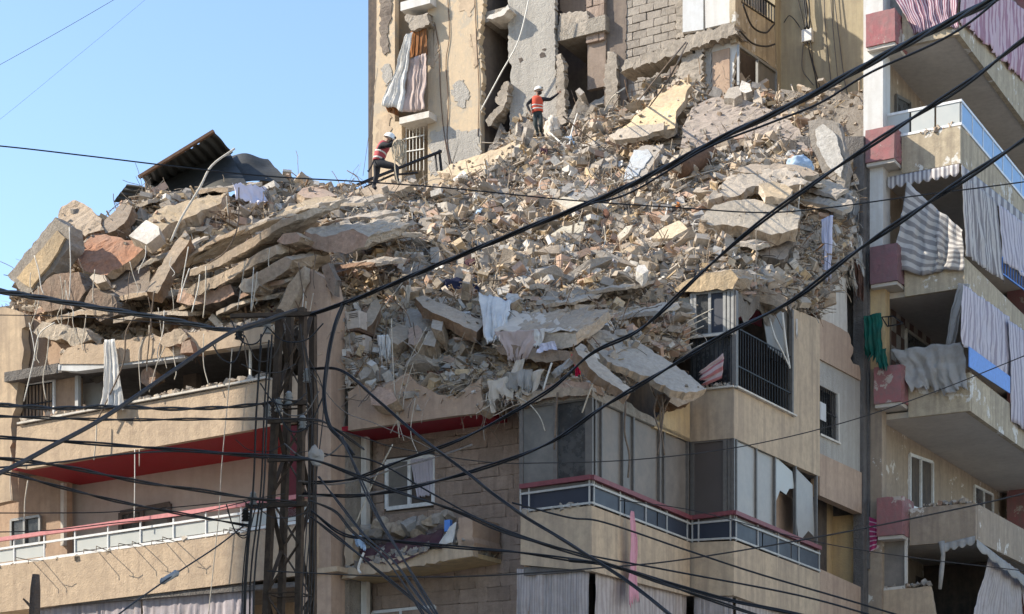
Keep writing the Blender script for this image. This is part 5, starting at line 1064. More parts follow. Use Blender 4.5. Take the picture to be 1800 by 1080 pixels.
# heap on the lower broken balcony
for i, (x, y, s, c) in enumerate(((668, 922, .35, 'pale'), (686, 932, .3, 'tan'), (702, 930, .42, 'tan'), (722, 928, .4, 'slate'), (648, 936, .4, 'grey'), (742, 924, .36, 'grey'), (758, 918, .34, 'tan'), (774, 912, .3, 'grey'), (735, 936, .26, 'tan'), (664, 940, .3, 'dark'), (790, 908, .3, 'grey'))):
    o = bpy.data.objects.new('concrete_chunk', chunk_mesh(400+i, PAL[c])); link(o); o.location = wb(x, y, .75); o.scale = (s, s, s*.8); o.rotation_euler = (R.uniform(-.5, .5), R.uniform(-.5, .5), R.uniform(0, 6))
    tag(o, f'{c} concrete chunk piled on the broken lower balcony', 'chunk', f'{c} chunks on the broken lower balcony')
_n = 1500; _a = rng.uniform(pl4[0]+.2, pr4[0]-.2, _n); _b = rng.uniform(.35, 1.45, _n); _t = (_a-pl4[0])/(pr4[0]-pl4[0]); _z = pl4[2]+.2+.75*np.clip(1.3*np.sin(np.clip(_t*3.3, 0, 3.14)), 0, 1)*(_b/1.4)*rng.random(_n)**.3+.2*_t
_s = rng.uniform(.06, .22, _n); _v = (CV[None]+rng.uniform(-.2, .2, (_n, 8, 3)))*_s[:, None, None]; _v = np.einsum('nij,nkj->nki', rotmats(_n), _v)+toW(np.stack([_a, _b, _z], 1))[:, None, :]
soup('rubble', _v, CF, colours(np.full(_n, 900.), _n), 'debris', 'small rubble heaped on the broken lower balcony', 'rubble')
_P = np.array(SLABTOP); _n = len(_P); _s = rng.uniform(.03, .15, _n)*rng.choice([.6, 1, 1.3], _n); _v = (CV[None]+rng.uniform(-.2, .2, (_n, 8, 3)))*(_s[:, None]*np.stack([rng.uniform(.7, 1.4, _n), rng.uniform(.5, 1, _n), rng.uniform(.3, .8, _n)], 1))[:, None, :]
_v = np.einsum('nij,nkj->nki', rotmats(_n, .7), _v)+_P[:, None, :]; soup('rubble', _v, CF, colours(CX+F*_P[:, 0]/_P[:, 1], _n), 'debris', 'crumbs of concrete and plaster lying on the large slabs', 'rubble')
# rust coloured tank, broken box, black corrugated sheets
def sheet_metal(name, label, pts4, waves, amp, mat, cat, b, bs=None):
    A, B, Cc, D = [wb(p[0], p[1], p[2] if len(p) > 2 else b) for p in pts4]; n = (B-A).cross(D-A).normalized()
    def fn(s, t): p = A.lerp(B, s).lerp(D.lerp(Cc, s), t); return p+n*amp*math.sin(s*waves*6.283)+noise.noise_vector(p*1.2)*.08
    return tag(grid_mesh(name, fn, 60, 8, mat, None, False, 0.0, 0.02), label, cat)
sheet_metal('metal_sheet', 'large black corrugated metal sheet tilted on the left ridge', [(247, 312, 4.2), (374, 234, 4.8), (408, 266, 6.2), (262, 338, 5.6)], 11, .03, 'black_sheet', 'metal sheet', 4)
sheet_metal('metal_sheet', 'small dark metal sheet standing behind the left heap', [(202, 358, 4.4), (221, 326, 4.4), (258, 332, 4.6), (246, 362, 4.8)], 4, .02, 'black_sheet', 'metal sheet', 4)
sheet_metal('tarpaulin', 'crumpled black tarpaulin on the ridge beside the corrugated sheet', [(380, 268, 6.4), (470, 278, 7.2), (505, 316, 6.2), (352, 326, 5.6)], 1.3, .08, 'black_sheet', 'tarpaulin', 6)
sheet_metal('tarpaulin', 'black sheet added to darken the gap under the corrugated sheet', [(258, 322, 5.2), (400, 262, 6.5), (440, 336, 4.8), (310, 352, 4.2)], 1, .06, 'black_sheet', 'tarpaulin', 5)  # dark sheet added to paint the darkness beneath the corrugated metal
m = MB(); m.bar(wb(244, 312, 4.15), wb(376, 231, 4.75), .10, .08); tag(m.build('angle_bar', 'rust'), 'long steel angle along the edge of the corrugated sheet', 'steel bar')
c0, c1 = hit1(1196, 296, .5), hit1(1246, 272, .6); m = MB(); m.tube([c0.lerp(c1, t) for t in (0, .06, .94, 1)], [.26, .3, .3, .26], 16); tag(m.build('metal_drum', 'rust', None, None, True), 'dented rust orange drum lying behind the thick twisted cable', 'drum')
# box shaped appliance lying over the green room
def rbox(name, label, cat, px, py, d, size, rot, mat, b=None):
    bm = bmesh.new(); bmesh.ops.create_cube(bm, size=1.0); bmesh.ops.bevel(bm, geom=bm.edges[:], offset=.03, segments=2, affect='EDGES')
    M = Matrix.Rotation(rot[2], 4, 'Z') @ Matrix.Rotation(rot[1], 4, 'Y') @ Matrix.Rotation(rot[0], 4, 'X')
    p = wb(px, py, b) if b is not None else hit1(px, py, d)
    for v in bm.verts: v.co = p+(M @ Vector((v.co.x*size[0], v.co.y*size[1], v.co.z*size[2])))
    me = bpy.data.meshes.new(name); bm.to_mesh(me); bm.free(); return tag(place(name, me, mat), label, cat)
rbox('cabinet', 'grey metal cabinet tipped over beside the exposed green room', 'cabinet', 1350, 474, .3, (.75, .55, .6), (.3, .55, -.2), 'stucco_grey', b=9.6)
rbox('wooden_board', 'brown board jutting out above the pink wall', 'board', 1432, 502, .3, (.7, .05, .35), (.3, .2, .5), 'wood', b=11.4)
m = MB(); m.prism([wb(x, y, .9) for x, y in [(25, 655), (36, 608), (56, 600), (58, 604), (44, 650), (34, 662)]], udir(-.1, .5, 0)); tag(m.build('air_conditioner', 'ac_case_white', bevel=.01), 'white air conditioner case hanging crooked on the scarred column', 'air conditioner')

# ------------------------------------------------------------------ hanging wires, rods and strips, one by one
def wire(label, pts, r, mat='wire_pale', b=-0.5, name='hanging_wire', cat='wire', group=None, n=5, hitd=None):
    P = [wb(p[0], p[1], p[2] if len(p) > 2 else b) for p in pts] if hitd is None else [hit1(p[0], p[1], hitd) for p in pts]
    m = MB(); m.tube(cr(P, 6), r, n); return tag(m.build(name, mat, None, None, True), label, cat, group)
G1, L1 = 'wires dangling over the left balconies', 'pale wire dangling from the heap over the left balconies'
for pts in ([(96, 567), (69, 589), (58, 639), (42, 706)], [(86, 592), (83, 625), (76, 667), (81, 703)], [(271, 512), (264, 576), (258, 640)], [(251, 598), (244, 626), (247, 687)], [(358, 587), (358, 640), (367, 678)], [(290, 610), (276, 640), (262, 690)], [(170, 735), (169, 770), (165, 809)], [(237, 790), (237, 850), (236, 912)], [(245, 790), (245, 820)], [(333, 472), (322, 505), (316, 530)], [(362, 468), (361, 520), (357, 559)], [(351, 483), (348, 508), (337, 550)], [(431, 459), (424, 505), (417, 546)], [(446, 470), (444, 500), (441, 545)], [(420, 330), (418, 397), (398, 441), (367, 463)], [(398, 345), (401, 378)], [(122, 400), (124, 470), (122, 525)], [(138, 455), (150, 485)], [(452, 478), (450, 500), (442, 548)], [(430, 560), (428, 590), (436, 650)], [(20, 800), (18, 850), (20, 880)], [(49, 845), (44, 880), (43, 912)]):
    wire(L1, pts, R.uniform(.010, .018), R.choice(['wire_pale', 'wire_pale', 'rebar', 'wire_white']), -.5, group=G1)
for k in range(34):
    x, y = R.uniform(40, 560), R.uniform(430, 600); ln = R.uniform(30, 110); dx = R.uniform(-14, 14); wire(L1, [(x, y), (x+dx*.3+R.uniform(-4, 4), y+ln*.4), (x+dx+R.uniform(-5, 5), y+ln*.8), (x+dx*1.2, y+ln)], R.uniform(.008, .014), R.choice(['wire_pale', 'wire_pale', 'rebar', 'wire_white']), R.uniform(-.5, -.3), group=G1)
wire('long pale wire hanging past the red soffit down to the lower parapet', [(408, 614), (403, 676), (394, 770), (389, 830), (385, 900), (375, 1000), (366, 1085)], .012)
wire('thick rope hanging in front of the white curtain', [(239, 553), (222, 584), (217, 637), (195, 690), (172, 737)], .02, 'rebar', -.55, 'hanging_rope', 'rope')
wire('wide pale strip running down the heap from the corrugated sheet', [(412, 262, 4.5), (372, 292, 3.2), (351, 330, 1.6), (318, 385, .4), (300, 425, -.2)], .03, 'wire_pale', name='metal_strip', cat='strip')
for pts, r in (([(316, 425), (330, 400), (345, 440)], .012), ([(150, 380), (180, 398), (198, 410)], .02), ([(195, 408), (205, 425), (228, 400)], .015)): wire('pale rod bent over the slabs of the left heap', pts, r, 'wire_pale', hitd=.75, name='bent_rod', cat='rod', group='rods over the left heap')
G2, L2 = 'wires dangling over the torn balcony', 'pale wire dangling over the torn balcony parapet'
for pts in ([(750, 575), (720, 633), (703, 694), (700, 736), (710, 775)], [(754, 582), (726, 640), (712, 690), (708, 720)], [(676, 517), (712, 547), (723, 575)], [(664, 564), (656, 600), (650, 626)], [(688, 560), (690, 620), (694, 690), (702, 770)], [(680, 555), (678, 600), (682, 650)], [(730, 700), (722, 760), (735, 800)], [(606, 700), (640, 705), (650, 694)], [(838, 712), (850, 735), (842, 760)]):
    wire(L2, pts, R.uniform(.008, .014), R.choice(['wire_pale', 'rebar']), .05, group=G2)
wire('white pipe dangling below the draped sheet', [(970, 638), (962, 662), (955, 686)], .022, 'wire_white', -.25, 'white_pipe', 'pipe')
wire('pale rod with a white tip hanging over the bay windows', [(1049, 658), (1036, 690), (1023, 726)], .018, 'wire_pale', -.2, 'bent_rod', 'rod')
wire('curved flat strip over the bay end windows', [(905, 696), (930, 710), (950, 735), (958, 758)], .014, 'wire_pale', -.15, 'bent_rod', 'rod')
for k, pts in enumerate(([(1156, 692), (1150, 725), (1160, 765), (1156, 800)], [(1164, 694), (1165, 735), (1158, 780)], [(1170, 700), (1160, 730), (1168, 800)], [(1148, 690), (1160, 715), (1163, 760)], [(1178, 700), (1168, 722), (1162, 760)])):
    wire('dark rebar strand dangling from the torn slab end', [(x, y, 1.6+k*.08) for x, y in pts], .018, 'rebar', name='rebar', cat='rebar', group='rebar under the torn slab end')
for pts in ([(1100, 705, .3), (1098, 760, .3), (1106, 800, .4), (1104, 840, .4)], [(980, 690, -.2), (978, 720, -.2), (974, 790, -.2)]): wire('brown strand hanging in front of the bay glass', pts, .022, 'rebar', name='rebar', cat='rebar', group='strands in front of the bay glass')
for x, y in ((1222, 560), (1215, 575), (1205, 590), (1228, 600), (1196, 605), (1232, 545)):
    wire('thin pale lath sticking out towards the corner grille', [(x-42, y+34, 4.6), (x-10, y+14, 4.3), (x+22, y-2, 4.4)], .012, 'wire_pale', name='lath', cat='lath', group='laths at the corner grille')
wire('white strip hanging beside the black railing', [(1372, 520, 8.2), (1376, 560, 8.2), (1382, 610, 8.4), (1388, 648, 8.6)], .03, 'wire_white', name='metal_strip', cat='strip')
wire('bent white strip crossing the grey panel by the railing', [(1352, 560, 7.6), (1362, 592, 7.4), (1376, 620, 7.8), (1386, 642, 8.2)], .022, 'wire_white', name='metal_strip', cat='strip')
G3 = 'wires hanging beside the exposed green room'
for pts in ([(1407, 326, 10.5), (1403, 370, 10.2), (1398, 422, 10.2)], [(1385, 425, 10.3), (1383, 455, 10.3)], [(1392, 430, 10.4), (1394, 470, 10.3), (1396, 500, 10.4)], [(1326, 496, 7.4), (1328, 520, 7.3), (1326, 545, 7.4)]): wire('thin wire hanging beside the exposed green room', pts, .014, 'wire_pale', group=G3)
# hoops and rods on the open slope
G4 = 'rods sticking out of the open slope'
for pts, r, mt in (([(870, 455), (840, 420), (838, 395)], .014, 'wire_pale'), ([(1015, 200), (1005, 232), (1000, 262)], .03, 'wire_white'), ([(1050, 290), (1036, 258), (1055, 246)], .03, 'wire_pale'), ([(990, 205), (1040, 245), (1100, 278)], .02, 'rebar'), ([(965, 232), (990, 255)], .03, 'wire_white'), ([(960, 312), (990, 290), (1020, 262)], .015, 'rebar'), ([(975, 320), (1000, 285), (1025, 240)], .014, 'rebar'), ([(1000, 335), (1025, 310), (1060, 290)], .016, 'wire_pale'), ([(1040, 332), (1090, 320), (1100, 316)], .014, 'wire_pale'), ([(985, 400), (1040, 372), (1075, 355)], .03, 'wire_pale'), ([(1050, 450), (1064, 425), (1062, 398)], .02, 'wire_pale'), ([(1078, 440), (1092, 410), (1108, 392)], .014, 'rebar'), ([(1165, 400), (1172, 370), (1175, 350)], .022, 'wire_white'), ([(1170, 325), (1210, 312), (1260, 298)], .02, 'wire_pale'), ([(1205, 325), (1240, 305), (1270, 298)], .02, 'wire_pale'), ([(1195, 470), (1180, 430), (1176, 420)], .018, 'wire_pale'), ([(720, 480), (690, 520), (660, 560)], .016, 'wire_pale'), ([(735, 440), (725, 470), (718, 500)], .018, 'wire_pale'), ([(620, 460), (650, 470), (680, 510)], .014, 'wire_pale'), ([(700, 380), (690, 420), (640, 440)], .014, 'wire_pale'), ([(640, 380), (670, 372), (690, 390)], .012, 'wire_pale'), ([(660, 372), (720, 400), (770, 440)], .016, 'wire_pale'), ([(650, 380), (720, 412), (760, 450)], .014, 'wire_pale'), ([(520, 382), (560, 372), (600, 364)], .014, 'wire_pale'), ([(500, 376), (545, 362), (580, 356)], .014, 'wire_pale'), ([(610, 300), (628, 312), (636, 332)], .012, 'rebar'), ([(1090, 168), (1075, 195), (1062, 230)], .016, 'rebar'), ([(1120, 180), (1160, 130), (1205, 75)], .022, 'rebar'), ([(1140, 190), (1175, 140), (1208, 76)], .02, 'rebar'), ([(1062, 195), (1076, 172), (1098, 155)], .016, 'wire_pale'), ([(1310, 262), (1296, 228), (1270, 190)], .012, 'dark_frame'), ([(1200, 195), (1240, 232), (1270, 262)], .012, 'wire_pale'), ([(1148, 165), (1152, 200), (1160, 240), (1185, 262), (1180, 290)], .022, 'wire_pale')):
    wire('bent rod sticking out of the open rubble slope', pts, r, mt, hitd=.55, name='bent_rod', cat='rod', group=G4)
# coils of pale cable
for lab, x, y, s in (('coil of pale cable beside the cream shard', 1222, 412, 1.0), ('loose hank of pale wire on the middle slope', 962, 345, 1.1), ('coil of pale conduit on the sunlit left slope', 632, 378, 1.0)):
    c = hit1(x, y, .35); m = MB()
    for k in range(7):
        ax = Vector((R.uniform(-.5, .5), R.uniform(-.3, .3), 1)).normalized(); e1 = ax.orthogonal().normalized(); e2 = ax.cross(e1); rr = s*R.uniform(.16, .36); o = Vector((R.uniform(-.25, .25), 0, R.uniform(-.1, .12)))
        if k % 2: e2 = Vector((0, -.2, 1))
        m.tube([c+o+e1*rr*1.3*math.cos(t)+e2*rr*math.sin(t) for t in np.linspace(0, R.uniform(4, 6.2), 14)], .012, 5)
    co = m.build('cable_coil', 'wire_white', None, None, True); tag(co, lab, 'cable')
# steel angle frame by the climbing rescuer
fr = thing('steel_frame', 'bent dark steel railing propped on the ridge beside the tower pier', 'railing', hit1(690, 335, .2))
P = lambda x, y, b: wb(x, y, b)
for pts, r in (([(600, 338, 9.8), (650, 316, 11), (700, 296, 12.2), (776, 266, 13.2)], .05), ([(772, 264, 13.2), (776, 300, 13.2)], .045), ([(765, 272, 13.1), (768, 300, 13.1)], .035), ([(640, 330, 11), (690, 308, 12), (735, 304, 12.8)], .035)):
    m = MB(); m.tube([P(*p) for p in pts], r, 5); m.build('rail', 'black_iron', fr)

# ------------------------------------------------------------------ unseen block across the street, placed out of view to shade the lower right front
nb = thing('unseen_block', 'unseen tall apartment block to the west, placed to shade the lower right front', 'building', (-36, 20, 0))
def nbox(name, x0, x1, y0, y1, z0, z1, mat, parent=nb):
    m = MB(); P = [Vector((x, y, z)) for z in (z0, z1) for x, y in ((x0, y0), (x1, y0), (x1, y1), (x0, y1))]; m.add(P, [(3, 2, 1, 0), (4, 5, 6, 7), (0, 1, 5, 4), (1, 2, 6, 5), (2, 3, 7, 6), (3, 0, 4, 7)]); return m.build(name, mat, parent)
NB_Y1, NB_Z = 41.6, 35.5
w_ = nbox('wall', -44, -26, 4, NB_Y1, 0, NB_Z, 'stucco_beige'); nbox('roof', -44.3, -25.7, 3.7, NB_Y1+.05, NB_Z, NB_Z+.3, 'concrete')
for fl in range(10):
    for k in range(6):
        y = 7+k*5.7; nbox('window', -25.99, -25.9, y, y+1.6, 1.2+fl*3.4, 2.8+fl*3.4, 'glass_dark')
    nbox('balcony', -25.98, -24.6, 10, 36, .2+fl*3.4, 1.1+fl*3.4, 'stucco_beige')
# unseen pale block added as a reflector: throws warm light on the shaded walls
eb = thing('unseen_block', 'unseen pale block added to the east to bounce warm light onto the shaded walls', 'building', (33, 14, 0))
nbox('wall', 25, 41, -8, 34, 0, 26, 'white_wall', eb); nbox('roof', 24.7, 41.3, -8.3, 34.3, 26, 26.3, 'concrete', eb)
for fl in range(7):
    for k in range(7): y = -5+k*5.6; nbox('window', 24.9, 24.99, y, y+1.5, 1.4+fl*3.6, 2.9+fl*3.6, 'glass_dark', eb)
# ------------------------------------------------------------------ curtains, awnings, laundry and rags
def qb(pts, b): return [wb(p[0], p[1], p[2] if len(p) > 2 else b) for p in pts]
def qa(pts, a): return [wa(p[0], p[1], a) for p in pts]
OUTB, OUTA = udir(0, -1, 0), udir(1, 0, 0)
sheet('curtain', 'grey lilac curtain hanging below the far end of the lower left balcony', 'curtain', qb([(60, 1070), (248, 1047), (248, 1190), (60, 1205)], -.12), 'curtain_lilac', 11, .05, rough=.03, nu=80, out=OUTB)
sheet('curtain', 'grey lilac curtain hanging below the lower left balcony beside the pylon', 'curtain', qb([(252, 1047), (446, 1022), (446, 1180), (252, 1190)], -.12), 'curtain_lilac', 11, .05, rough=.03, nu=80, out=OUTB)
sheet('curtain', 'white curtain bunched and hanging over the upper left parapet', 'curtain', qb([(184, 598), (204, 596), (217, 722), (177, 724)], -.5), 'cloth_white', 4, .06, rough=.05, jag=.05)
sheet('curtain', 'faded grey curtain below the bay end', 'curtain', qb([(908, 1000), (1034, 1006), (1034, 1190), (908, 1190)], .12), 'curtain_grey', 8, .06, rough=.03, nu=70, out=OUTB)
sheet('curtain', 'faded grey curtain below the long bay side with the pink scarf', 'curtain', qa([(1046, 1008), (1206, 1046), (1206, 1210), (1046, 1190)], -.12), 'curtain_grey', 9, .06, rough=.03, nu=80, out=OUTA)
sheet('curtain', 'faded grey curtain below the inner bay corner', 'curtain', qb([(1219, 1048), (1288, 1048), (1288, 1210), (1219, 1210)], B1+.12), 'curtain_grey', 5, .05, rough=.03, nu=50, out=OUTB)
sheet('curtain', 'faded grey curtain below the smashed bay windows', 'curtain', qa([(1294, 1050), (1438, 1098), (1438, 1240), (1294, 1210)], A1-.12), 'curtain_grey', 8, .06, rough=.03, nu=70, out=OUTA)
sheet('curtain', 'lilac curtain in the white window of the stone wall', 'curtain', qb([(722, 808), (761, 804), (760, 872), (734, 880)], BR-.06), 'stripe_pale', 4, .025, rough=.02, jag=.1)
# tower curtain, blown out of its balcony
tc = sheet('curtain', 'long white curtain blown out of the tower balcony, with rust coloured lining', 'curtain', qb([(715, 60), (726, 56), (706, 198), (673, 184)], 17.5), 'cloth_white', 5, .06, rough=.10)
c_ = sheet('curtain_fold', 'lower fold painted grey brown for its shade', None, qb([(716, 104), (750, 94), (748, 194), (700, 198)], 17.62), 'cloth_pinkish', 5, .06, rough=.10, parent=None)  # curtain's shaded part, its shade put into a darker cloth colour
tag(c_, 'shaded part of the white tower curtain, painted grey brown', 'curtain')
sheet('awning', 'rust coloured awning cloth behind the tower curtain', 'awning', qb([(722, 56), (751, 50), (751, 98), (718, 102)], 17.8), 'awning_rust', 3, .05, rough=.05)
sheet('awning', 'rust coloured hem below the white tower curtain', 'awning', qb([(674, 181, 17.55), (699, 188, 17.6), (701, 207, 17.7), (680, 196, 17.6)], 17.55), 'awning_rust', 2, .05, rough=.04)
# cream building
def valance(label, P, x0, x1, y0, y1, n, drop, mat, name='awning'):
    """scalloped strip from pixel (x0,y0) to (x1,y1)"""
    def fn(s, t):
        x = x0+(x1-x0)*s; y = y0+(y1-y0)*s; return P(x, y+t*drop*(.7+.3*abs(math.sin(math.pi*n*s))), -.06-.05*t-.02*math.sin(s*n*6.283))
    return tag(grid_mesh(name, fn, n*8, 4, mat), label, 'awning')
a0_, a1_, a2_, a3_, a4_, a5_ = [l[0] for l in LV]
PB, PA = (lambda x, y, d=0: wb(x, y, BS+d)), (lambda k: (lambda x, y, d=0: wa(x, y, LV[k][0]-d)))
sheet('curtain', 'purple striped curtain bulging from the topmost balcony side', 'curtain', qb([(1552, -48), (1684, -75), (1685, 48), (1604, 56)], BS-.1), 'stripe_purple', 6, .10, rough=.08, nu=60, out=OUTB)
sheet('curtain', 'rose striped curtain along the topmost balcony front', 'curtain', qa([(1690, -75), (1850, 60), (1850, 190), (1690, 42)], a0_+.1), 'stripe_rose', 14, .05, rough=.05, nu=110, out=OUTA, jag=.05)
valance('striped scalloped valance on the balcony side under the glazed railing', PB, 1560, 1686, 312, 288, 8, 22, 'stripe_grey')
valance('striped scalloped valance along the balcony front under the glazed railing', PA(1), 1690, 1860, 290, 425, 12, 22, 'stripe_grey')
sheet('curtain', 'torn grey striped curtain sagging across the dark balcony', 'curtain', qb([(1594, 320), (1692, 404), (1694, 472), (1572, 474)], BS-.14), 'stripe_grey_across', 4, .10, .12, rough=.10, out=OUTB)
sheet('curtain', 'grey striped curtain hanging at the balcony corner beside the torn one', 'curtain', qa([(1690, 304), (1752, 354), (1766, 497), (1697, 446)], a2_+.1), 'stripe_grey', 6, .05, rough=.04, nu=60, out=OUTA)
sheet('curtain', 'pale striped curtain above the blue balcony bars', 'curtain', qa([(1754, 356), (1860, 440), (1860, 530), (1766, 462)], a2_+.1), 'stripe_pale', 8, .05, rough=.04, nu=70, out=OUTA)
bg_ = MB(); bg_.bar(wa(1760, 452, a2_+.05), wa(1806, 486, a2_+.05), .04)
bgo = bg_.build('blue_bars', 'blue_plastic', None); tag(bgo, 'blue barred railing under the pale striped curtain', 'railing'); bgo.name = 'railing'; WLOC[bgo.name] = WLOC['blue_bars']
m = MB(); m.bar(wa(1760, 480, a2_+.05), wa(1806, 514, a2_+.05), .04); m.build('rail', 'blue_plastic', bgo)
for i in range(10): x = 1762+i*4.8; y = 452+(x-1760)*.74; m = MB(); m.bar(wa(x, y, a2_+.05), wa(x, y+28, a2_+.05), .03); m.build('bar', 'blue_plastic', bgo)
sheet('curtain', 'white and lilac striped curtain behind the blue board', 'curtain', qa([(1694, 500), (1774, 558), (1779, 668), (1688, 604)], a3_+.02), 'stripe_pale', 8, .06, rough=.04, nu=70, out=OUTA)
sheet('curtain', 'long lilac striped curtain hanging past the blue board', 'curtain', qa([(1774, 562), (1850, 620), (1850, 790), (1784, 742)], a3_+.14), 'stripe_pale', 6, .06, rough=.04, nu=60, out=OUTA)
valance('pale scalloped valance above the lilac striped curtains', PA(2), 1697, 1860, 506, 636, 10, 20, 'stripe_pale')
m = MB(); m.prism(qa([(1704, 609), (1776, 662), (1776, 692), (1704, 645)], a3_+.12), udir(-.03, 0, 0)); tag(m.build('blue_board', 'blue_board', bevel=.01), 'blue board fixed along the balcony front', 'board')
sheet('curtain', 'grey sunshade cloth collapsed over the balcony parapet', 'curtain', qb([(1567, 616), (1690, 600), (1702, 682), (1604, 690)], BS-.2), 'cloth_grey', 5, .09, .12, rough=.14, out=OUTB, jag=.15)
sheet('curtain', 'twisted grey cloth strip stretched from the balcony corner to the collapsed sunshade', 'curtain', qb([(1684, 498), (1704, 500), (1674, 606), (1660, 608)], BS-.1), 'cloth_grey', 2, .06, rough=.05)
sheet('laundry', 'dark green cloth hanging on the bracket beside the rose box', 'laundry', qb([(1520, 556), (1548, 549), (1558, 640), (1518, 636)], BS-1.0), 'cloth_green', 3, .10, rough=.12, jag=.2, out=OUTB)
sheet('laundry', 'dark green hem trailing below the hanging green cloth', 'laundry', qb([(1536, 618), (1558, 612), (1562, 658), (1546, 656)], BS-1.05), 'cloth_green', 2, .06, rough=.08, jag=.3, out=OUTB)
br_ = thing('clothes_bracket', 'black folding clothes bracket by the checkered tiles', 'bracket', wb(1552, 576, BS))
for p, q_ in (((1550, 558), (1570, 556)), ((1570, 556), (1588, 569)), ((1588, 569), (1560, 574)), ((1560, 574), (1550, 558)), ((1562, 556), (1562, 574))):
    m = MB(); m.bar(wb(*p, BS-.3), wb(*q_, BS-.3), .03); m.build('bar', 'black_iron', br_)
valance('torn grey valance under the peeling balcony', PB, 1656, 1714, 956, 942, 4, 16, 'cloth_grey')
valance('grey scalloped valance along the lowest balcony front', PA(4), 1717, 1860, 948, 1060, 8, 18, 'cloth_grey')
sheet('curtain', 'grey curtain pulled aside on the lowest balcony', 'curtain', qa([(1742, 968), (1792, 1004), (1806, 1150), (1706, 1095)], a4_-.1), 'curtain_grey', 7, .07, rough=.05, nu=60, out=OUTA)
sheet('curtain', 'grey curtain at the far end of the lowest balcony', 'curtain', qa([(1793, 1006), (1860, 1050), (1860, 1180), (1808, 1140)], a4_-.1), 'curtain_grey', 5, .06, rough=.04, nu=50, out=OUTA)
m = MB(); m.tube([wb(1655, 952, BS-.1), wb(1658, 975, BS-.1), wb(1655, 1005, BS-.1), wb(1652, 1036, BS-.1)], [.09, .06, .07, .05], 8); tag(m.build('awning_roll', 'cloth_grey', None, None, True), 'rolled sunshade cloth hanging as a post in the dark balcony', 'awning')
sheet('laundry', 'magenta patterned cloth hanging beside the dusty glass screen', 'laundry', qb([(1525, 908), (1544, 914), (1541, 966), (1528, 972)], BS-.4), 'print_magenta', 2, .03, rough=.04)
# rubble slope: sheets and rags
def onm(pts, d): return [hit1(x, y, d) for x, y in pts]
sheet('bed_sheet', 'white sheet trailing down beside the stone slab', 'sheet', qb([(842, 516, 1.5), (900, 528, 1.5), (886, 606, .1), (854, 610, .1)], .5), 'cloth_white', 3, .07, rough=.10, jag=.1)
sheet('bed_sheet', 'cream sheet spread over the stone slab', 'sheet', qb([(880, 546, 1.45), (985, 556, 1.4), (1016, 586, .22), (870, 586, .2)], .5), 'cloth_cream', 4, .04, rough=.09, foldgrow=.2)
sheet('bed_sheet', 'pinkish sheet hanging off the slab edge in a long tail', 'sheet', qb([(868, 586), (960, 578), (925, 640), (905, 646)], .12), 'cloth_pinkish', 4, .05, rough=.10, jag=.35)
sheet('bed_sheet', 'white strip of sheet hanging from the slab corner', 'sheet', qb([(938, 578), (958, 576), (950, 616), (932, 612)], .08), 'cloth_white', 2, .04, rough=.06, jag=.2)
sheet('bed_sheet', 'narrow tail of sheet reaching down to the torn rags', 'sheet', qb([(908, 634), (922, 630), (918, 668), (880, 690)], .05), 'cloth_cream', 2, .04, rough=.06)
sheet('rag', 'torn cream rags hanging above the stone wall corner', 'rag', qb([(858, 672), (955, 648), (940, 692), (866, 724)], -.1), 'cloth_cream', 5, .07, rough=.12, jag=.5)
sheet('rag', 'grey rag with ragged hem above the bay end', 'rag', qb([(890, 655), (935, 650), (930, 694), (895, 690)], -.16), 'cloth_grey', 3, .06, rough=.10, jag=.3)
sheet('rag', 'bright red cloth hanging out beside the tilted slab', 'rag', qb([(1004, 624), (1014, 622), (1024, 658), (1012, 664)], -.1), 'cloth_red', 2, .05, rough=.08)
sheet('rag', 'grey blue roll of cloth beside the red cloth', 'rag', qb([(968, 656), (1000, 630), (1006, 640), (974, 668)], -.05), 'cloth_grey', 2, .05, rough=.07)
sheet('rag', 'lilac cloth bundled under the sheet corner', 'rag', qb([(950, 604), (975, 600), (980, 618), (944, 622)], -.02), 'cloth_lilac', 3, .05, rough=.08)
sheet('shirt', 'white shirt lying on the ridge below the tarpaulin', 'shirt', [hit1(408, 322, .5), hit1(480, 330, .5), hit1(468, 366, .6), hit1(418, 350, .6)], 'cloth_lilac', 3, .05, rough=.12, jag=.2)
sheet('rag', 'lilac strip of cloth hanging beside the green room', 'rag', qb([(1443, 386), (1465, 378), (1463, 498), (1450, 502)], 11.3), 'cloth_lilac', 3, .06, rough=.07, jag=.15)
sheet('rag', 'white strip of cloth hanging against the dark flank', 'rag', qb([(1504, 408), (1515, 418), (1520, 494), (1508, 476)], 13.9), 'cloth_white', 2, .05, rough=.06, jag=.15)
sheet('rag', 'brown torn blanket hanging against the dark flank', 'rag', qb([(1500, 440), (1516, 450), (1518, 536), (1502, 526)], 13.95), 'cloth_brown', 2, .06, rough=.08, jag=.3)
sheet('rag', 'long cream blanket hanging over the torn corner', 'rag', qb([(1478, 392), (1502, 398), (1506, 522), (1490, 512)], 13.8), 'cloth_cream', 3, .08, rough=.10, jag=.25)
sheet('rag', 'grey torn carpet hanging at the top of the dark flank', 'rag', qb([(1488, 340), (1512, 352), (1508, 440), (1484, 420)], 13.7), 'cloth_grey', 3, .08, rough=.12, jag=.4)
sheet('rag', 'brown curtain hanging over the pink wall', 'rag', qb([(1414, 530), (1436, 528), (1440, 582), (1426, 580)], 10.9), 'cloth_brown', 3, .06, rough=.06, jag=.3)
sheet('rag', 'white rag over the wall top beside the railing', 'rag', qb([(1378, 520), (1392, 518), (1390, 552), (1380, 548)], 9.0), 'cloth_lilac', 2, .05, rough=.05, jag=.3)
sheet('rag', 'white cloth on the pier corner beside the railing', 'rag', qb([(1394, 560), (1402, 560), (1402, 598), (1394, 600)], 9.2), 'cloth_white', 2, .03, rough=.04, jag=.3)
